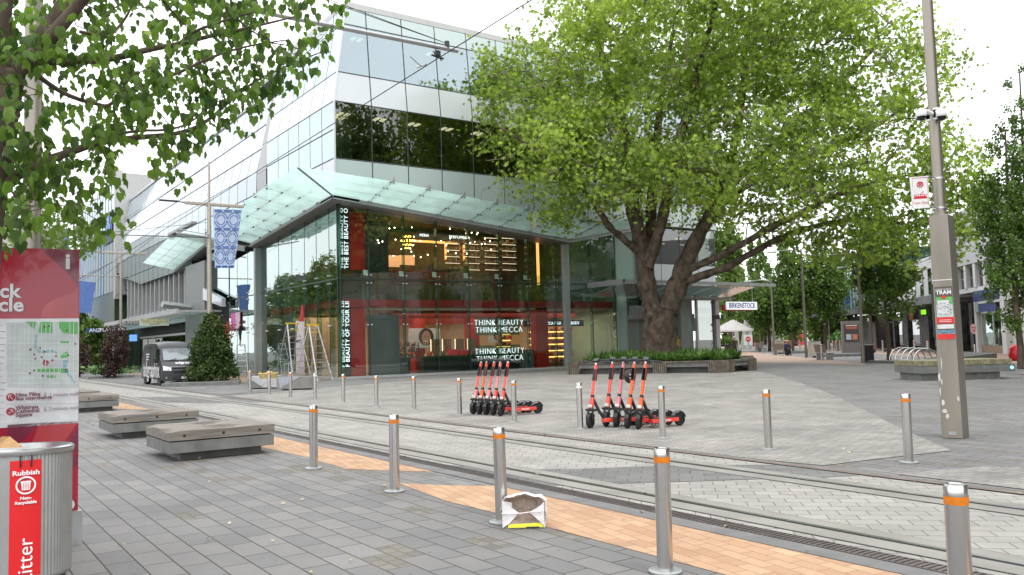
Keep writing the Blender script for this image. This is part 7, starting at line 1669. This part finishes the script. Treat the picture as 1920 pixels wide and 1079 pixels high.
# ================================================================= RIGHT SIDE STREET FURNITURE
def hoop(px,py,label):
    g_=G(px,py); t=thing('bike_rack',label,'bike rack',(g_.x,g_.y,0),'hoop bike racks in a row'); pts=[]; r_=.72; dx,dy=ST.x,ST.y
    for a in np.linspace(0,math.pi,15): pts.append((g_.x+(-r_*math.cos(a))*.72,g_.y+(-r_*math.cos(a))*-.55+0,max(.0,.15+.68*math.sin(a))))
    pts=[(pts[0][0],pts[0][1],0)]+pts+[(pts[-1][0],pts[-1][1],0)]; MB().tube(pts,.035,8).build('hoop',steel,t,smooth=True)
    MB().cyl(pts[0][0],pts[0][1],0,.02,.07).cyl(pts[-1][0],pts[-1][1],0,.02,.07).build('foot',galv,t)
for i,(x,y) in enumerate(((1690,679),(1701,680),(1713,681),(1725,682.5),(1737,684))): hoop(x,y,'steel hoop bike rack, %s from the vase shaped tree'%['nearest','second','third','fourth','fifth and farthest right'][i])
def G2(px,py): g_=G(px,py); return g_.x,g_.y
def sbin(px,py,label,col,h=1.15,w_=.75,name='litter_bin'):
    x,y=G2(px,py); t=thing(name,label,'bin',(x,y,0),'bins along the shopping street'); M=Matrix.Translation((x,y,0))@Matrix.Rotation(R(-35),4,'Z')
    MB().box(-w_/2,w_/2,-.25,.25,.12,h,M=M).build('body',col,t,bevel=.03); MB().box(-w_/2-.02,w_/2+.02,-.27,.27,h,h+.04,M=M).build('lid',galv,t); MB().box(-.12,.12,-.12,.12,0,.12,M=M).build('foot',dark,t)
tb_=mat('bin_cream',(.48,.43,.37),.6,0,.08,3)
sbin(1462,664,'pale box shaped bin left of the seated person',tb_); sbin(1528,671,'pale box shaped bin right of the seated person',tb_,1.2,.85); sbin(1422,660,'small pale bin near the walking person',tb_,1.0,.7); sbin(1476,667,'small black bin right beside the seated person',black,.95,.5); sbin(1627,680,'black wheeled bin beside the lamp post near the bike racks',black,1.0,.6)
def ubench(px,py,label,yaw):
    x,y=G2(px,py); t=thing('street_bench',label,'bench',(x,y,0),'slatted benches on the shopping street'); M=Matrix.Translation((x,y,0))@Matrix.Rotation(yaw,4,'Z'); tm=mat('bench_slat',(.28,.24,.19),.8,0,.2,8)
    MB().box(-.8,.8,-.05,.45,.42,.47,M=M).build('seat',tm,t); MB().add([M@Vector(p) for p in((-.8,.47,.5),(.8,.47,.5),(.8,.6,1.05),(-.8,.6,1.05),(-.8,.5,.5),(.8,.5,.5),(.8,.63,1.05),(-.8,.63,1.05))],[(0,1,2,3),(7,6,5,4),(0,3,7,4),(1,5,6,2),(3,2,6,7)]).build('backrest',tm,t)
    for s in(-.7,.7): MB().box(s-.03,s+.03,.0,.5,0,.42,M=M).build('leg',alu,t)
ubench(1553,675,'slatted bench seen from its end, right of the pale bin',R(60)); ubench(1470,666,'bench under the seated person in navy',R(95)); ubench(1433,660,'bench with a red bag beside it near the first pale bin',R(60))
x,y=G2(1598,662); t=thing('information_kiosk','tall grey information kiosk with posters in front of the shops','kiosk',(x,y,0)); M=Matrix.Translation((x,y,0))@Matrix.Rotation(R(-40),4,'Z')
MB().box(-.85,.85,-.12,.12,0,2.9,M=M).build('frame',mat('kiosk_grey',(.17,.16,.15),.5),t); MB().box(-.65,.65,-.14,-.12,1.0,2.6,M=M).build('poster_case',mat('kiosk_case',(.07,.06,.06),.3),t)
for (a,b,c,d,cl) in ((-.5,.5,2.15,2.4,(.4,.12,.08)),(-.5,-.05,1.2,1.7,(.45,.5,.55)),(.05,.5,1.2,1.7,(.5,.2,.12)),(-.5,.5,2.45,2.52,(.7,.7,.7))): MB().box(a,b,-.15,-.14,c,d,M=M).build('notice',mat('kiosk_%d'%int(a*100+c*10),cl,.5),t)
MB().box(-.9,.9,-.2,.2,0,.9,M=M).build('base',MATS['kiosk_grey'],t)
# planter tubs, parasol, flags, barriers
x,y=G2(1580,658); t=thing('planter_tub','round brown planter tub with a green shrub in front of the kiosk','planter',(x,y,0)); MB().lathe([(.7,0),(1.0,1.1),(.9,1.1),(.88,1.0),(.0001,1.0)],c=(x,y,0),n=18).build('tub',mat('tub_brown',(.25,.17,.10),.7),t,smooth=True); leaves('foliage',np.array([(x+random.gauss(0,.55),y+random.gauss(0,.55),1.1+abs(random.gauss(0,.4))) for _ in range(500)]),.3,leaf_hosta,t,LEAF4)
x,y=G2(1376,661); t=thing('parasol','white square parasol above cafe tables past the end column','parasol',(x,y,0)); Wp=2.5
MB().tube([(x,y,0),(x,y,3.3)],.05,8).build('pole',alu,t); zP=2.55
mb=MB(); c4=[(x+Wp*math.cos(a+R(10)),y+Wp*math.sin(a+R(10)),zP) for a in np.linspace(0,6.283,8,endpoint=False)]; mb.add(c4+[(x,y,3.75)]+[(p[0],p[1],p[2]-.18) for p in c4],[((i+1)%8,i,8) for i in range(8)]+[(i,(i+1)%8,9+(i+1)%8,9+i) for i in range(8)]+[(i,(i+1)%8,8) for i in range(8)]); mb.build('canopy',mat('parasol_white',(.72,.70,.68),.8),t)
x,y=G2(1360,664); t=thing('cafe_planter','dark cafe planter box with greenery beside the walking person','planter',(x,y,0)); M=Matrix.Translation((x,y,0))@Matrix.Rotation(R(-35),4,'Z'); MB().box(-.9,1.0,-.3,.3,0,1.0,M=M).build('box',dark,t); leaves('foliage',np.array([(x+random.gauss(0,.5),y+random.gauss(0,.3),1.1+abs(random.gauss(0,.3))) for _ in range(400)]),.25,leaf_dark,t,LEAF4)
for i,px in enumerate((1348,1354,1360)):
    x,y=G2(px,668); t=thing('cafe_chair','white cafe chair %s in front of the dark planter box'%['leftmost','in the middle','rightmost'][i],'chair',(x,y,0),'white cafe chairs'); MB().box(x-.2,x+.2,y-.2,y+.2,.43,.47).build('seat',white,t); MB().box(x-.2,x+.2,y+.18,y+.2,.47,.85).build('backrest',white,t)
    for a in (-.18,.18):
        for b in (-.18,.18): MB().box(x+a-.015,x+a+.015,y+b-.015,y+b+.015,0,.43).build('leg',white,t)
def lamp2(px,py,h,label,al_=1.6):
    x,y=G2(px,py); t=thing('street_lamp',label,'street lamp',(x,y,0),'slim street lamps on the right'); MB().tube([(x,y,0),(x,y,h)],[.11,.07],10).build('pole',mat('lamp_grey',(.20,.18,.15),.5,.3),t,smooth=True)
    q=[Vector((x,y,h*.97)),Vector((x,y,h*.97))-rh*al_*.5+Vector((0,0,.18)),Vector((x,y,h*.97))-rh*al_*1.2+Vector((0,0,.12))]; MB().tube(q,[.05,.04,.03],6).build('arm',galv,t); MB().tube([q[2]+Vector((0,0,-.03)),q[2]-rh*.7+Vector((0,0,-.06))],[.09,.06],8).build('lamp_head',galv,t)
lamp2(1619,681,6.35,'slim lamp post with stickers left of the vase shaped tree'); lamp2(1636,676,6.0,'second slim lamp post just behind the stickered one',1.0)
lamp2(1512,671,8.3,'lamp post between the dark street trees, its head to the left'); lamp2(1452,664,7.2,'distant lamp post right of the BIRKENSTOCK sign'); lamp2(1556,657,12,'thin lamp post against the thick dark trunk',1.2)
x,y=G2(1829,678); t=thing('flag_sign','pink oval flag sign on a post right of the tram pole','sign',(x,y,0)); MB().tube([(x,y,0),(x,y,.95)],.055,10).build('bollard_post',steel,t,smooth=True); MB().tube([(x,y,.95),(x,y,1.2)],.02,6).build('pole',dark,t)
Mo=frame((x,y,1.78),tuple(rh),(0,0,1)); MB().lathe([(.0001,.02),(.27,.02),(.27,-.02),(.0001,-.02)],n=28,sx=.62,sy=2.15*.62*.78,M=Mo).build('oval',mat('flag_pink',(.62,.36,.36),.6),t); textmesh('lettering','FIND US',.12,mat('flag_ink',(.35,.05,.08),.5),t,Mo@Matrix.Translation((0,.08,.03)),.002,sx=.6); textmesh('lettering','HERE',.12,MATS['flag_ink'],t,Mo@Matrix.Translation((0,-.08,.03)),.002,sx=.6)
x,y=G2(1908,677); t=thing('red_bag','glossy red rubbish bag standing at the right edge','bag',(x,y,0)); MB().lathe([(.0001,0),(.36,.02),(.42,.3),(.38,.65),(.25,.82),(.08,.9),(.0001,.88)],c=(x,y,0),n=12).build('bag',mat('bag_red',(.5,.01,.02),.3,0,.2,4,bump=1,bscale=6),t,smooth='all')
# timber planter seats on the right
t=thing('planter_bench','timber slatted planter bench with a dark concrete base behind the tram pole','bench',(29.3,14.5,0))
pp_=[G(1770,714),G(1895,712)]; zs=.0
A_2=G(1795,713); B_2=G(1903,710); u=(B_2-A_2); u.z=0; Lq=u.length; u.normalize(); n2=Vector((-u.y,u.x,0)); M=Matrix((u,n2,Vector((0,0,1)))).transposed().to_4x4(); M.translation=Vector((A_2.x,A_2.y,0))-u*1.2
Lq+=1.2
MB().box(0,Lq-.45,.1,1.6,0,.25,M=M).build('plinth',conc_dark,t); MB().box(-.1,Lq,-.05,1.8,.25,.5,M=M).build('slab',conc_dark,t)
mb=MB(); k=int((Lq+.1)/.1)
for j in range(k): mb.box(-.1+j*.1+.005,-.1+(j+1)*.1-.005,-.06,1.8,.51,.68,M=M)
mb.build('seat_slats',mat('timber_mossy',(.22,.205,.12),.85,0,.35,6),t); MB().ball(tuple(M@Vector((Lq-.12,-.07,.38))),.06,10).build('light_disc',emis('disc_teal',(.3,.75,.8),.7),t)
gq=[G(1738,690),G(1770,692),G(1870,677),G(1790,672)]; o=thing('planter_wall','low dark planter wall between the tram pole and the bike racks','planter',(gq[0].x,gq[0].y,0)); MB().prism([(q.x,q.y) for q in gq],0,.42).build('wall',mat('wall_green',(.075,.085,.07),.7,0,.3,2),o)
t=thing('tree_bed','low stone tree bed under the bike racks and vase shaped tree','planter',(44,26,0)); a,b=G(1634,681),G(1733,684); MB().prism([(a.x,a.y),(b.x,b.y),(b.x+1.5,b.y+1.6),(a.x+1.5,a.y+1.6)],0,.14).build('kerb',conc_dark,t)
for px,py,w_,lab in ((1500,663,1.6,'low dark tree bed kerb right of the seated person'),(1580,669,1.8,'low dark tree bed kerb right of the slatted bench')):
    x,y=G2(px,py); o=thing('tree_bed',lab,'planter',(x,y,0)); M=Matrix.Translation((x,y,0))@Matrix.Rotation(R(-35),4,'Z'); MB().box(-w_,w_,-.6,.6,0,.22,M=M).build('kerb',conc_dark,o)
# far bollards, barriers, signs and pale leaning posts in the distance
fb=[(1541,676),(1569,661),(1576,659),(1554,661),(1500,655),(1562,659),(1656,663),(1606,660),(1715,664),(1740,669)]
for i,(px,py) in enumerate(fb):
    x,y=G2(px,py); o=copy_tree(b0); o.location=(x,y,0); o.scale=(1.25,)*3 if i<8 else (1.25,)*3; o['label']='slim steel bollard far off on the shopping street'; o['group']='far bollards on the shopping street'
mb_=None
cols=[(.65,.65,.66),(.45,.05,.06),(.65,.65,.66),(.6,.58,.55),(.65,.65,.66)]
for i,px in enumerate(range(1398,1600,17)):
    c=DP(px,645,150); o=thing('site_barrier','white and red plastic barrier in the far distance across the street','barrier',(c.x,c.y,0),'far white and red barriers')
    M=Matrix.Translation((c.x,c.y,0))@Matrix.Rotation(R(-35),4,'Z'); MB().box(-.75,.75,-.2,.2,0,1.9+.5*(i%3==0),M=M).box(-.6,.6,-.35,.35,0,.25,M=M).build('panel',mat('barrier_%d'%(i%5),cols[i%5],.6),o)
x,y=G2(1403,657); t=thing('no_entry_sign','small round red no entry sign near the parasol','sign',(x,y,0)); q=DP(1403,636,(Vector((x,y,0))-CAM).dot(FW)); Mq=frame(tuple(q),tuple(rh),(0,0,1))
MB().lathe([(.0001,.02),(.32,.02),(.32,-.02),(.0001,-.02)],n=20,M=Mq).build('disc',mat('noentry_red',(.6,.01,.02),.4),t); MB().box(-.22,.22,-.05,.05,.021,.03,M=Mq).build('bar',white,t); MB().box(-.55,.55,-.8,.55,-.08,-.03,M=Mq).build('board',white,t); MB().tube([(q.x,q.y,0),q+Vector((0,0,-.3))],.04,6).build('post',alu,t)
x,y=G2(1560,652); q=DP(1559,630,120); t=thing('flag_sign','tall thin red feather flag in the distance','flag',(q.x,q.y,0)); Mq=frame((q.x,q.y,0),tuple(rh),(0,0,1)); MB().box(-.5,.5,1.6,4.2,0,.05,M=Mq).build('flag',mat('flag_red',(.5,.02,.03),.6),t); MB().tube([(q.x,q.y,0),(q.x,q.y,4.4)],.04,6).build('pole',alu,t)
for i,(px0,px1) in enumerate(((1384,1378),(1392,1399),(1408,1404))):
    a=DP(px0,658,120); b=DP(px1,600,120); a.z=0; o=thing('leaning_post','pale leaning post far behind the parasol','post',tuple(a),'pale leaning posts'); MB().tube([a,b],.28,8).build('post',mat('post_pale',(.5,.48,.45),.7),o)
x,y=G2(1447,661); 
t=thing('traffic_signal','distant traffic signal with an orange light on a slim pole','traffic light',tuple(G2(1442,657))+(0,)); x,y=t.location.x,t.location.y; MB().tube([(x,y,0),(x,y,5.2)],.07,6).build('pole',galv,t); q=DP(1454,605,(Vector((x,y,0))-CAM).dot(FW)); MB().box(q.x-.2,q.x+.2,q.y-.1,q.y+.1,q.z-.5,q.z+.5).build('housing',black,t); MB().ball((q.x-.05,q.y-.15,q.z),.16,8).build('lens',emis('signal_orange',(1,.25,.05),2),t); MB().tube([(x,y,q.z+.2),(q.x,q.y,q.z+.2)],.05,5).build('arm',galv,t)
# people-scale cafe stand in the distance
x,y=G2(1468,655); t=thing('market_stall','small glass sided market stall behind the seated person','stall',(x,y,0)); M=Matrix.Translation((x,y,0))@Matrix.Rotation(R(-35),4,'Z'); MB().box(-1.2,1.2,-.6,.6,0,1.1,M=M).build('counter',mat('stall_wood',(.22,.13,.07),.7),t); MB().box(-1.2,1.2,-.6,.6,2.5,2.6,M=M).build('roof',galv,t)
for a in (-1.15,1.15): MB().box(a-.04,a+.04,-.6,-.52,1.1,2.5,M=M).build('post',galv,t)
print('objects',len(bpy.data.objects))
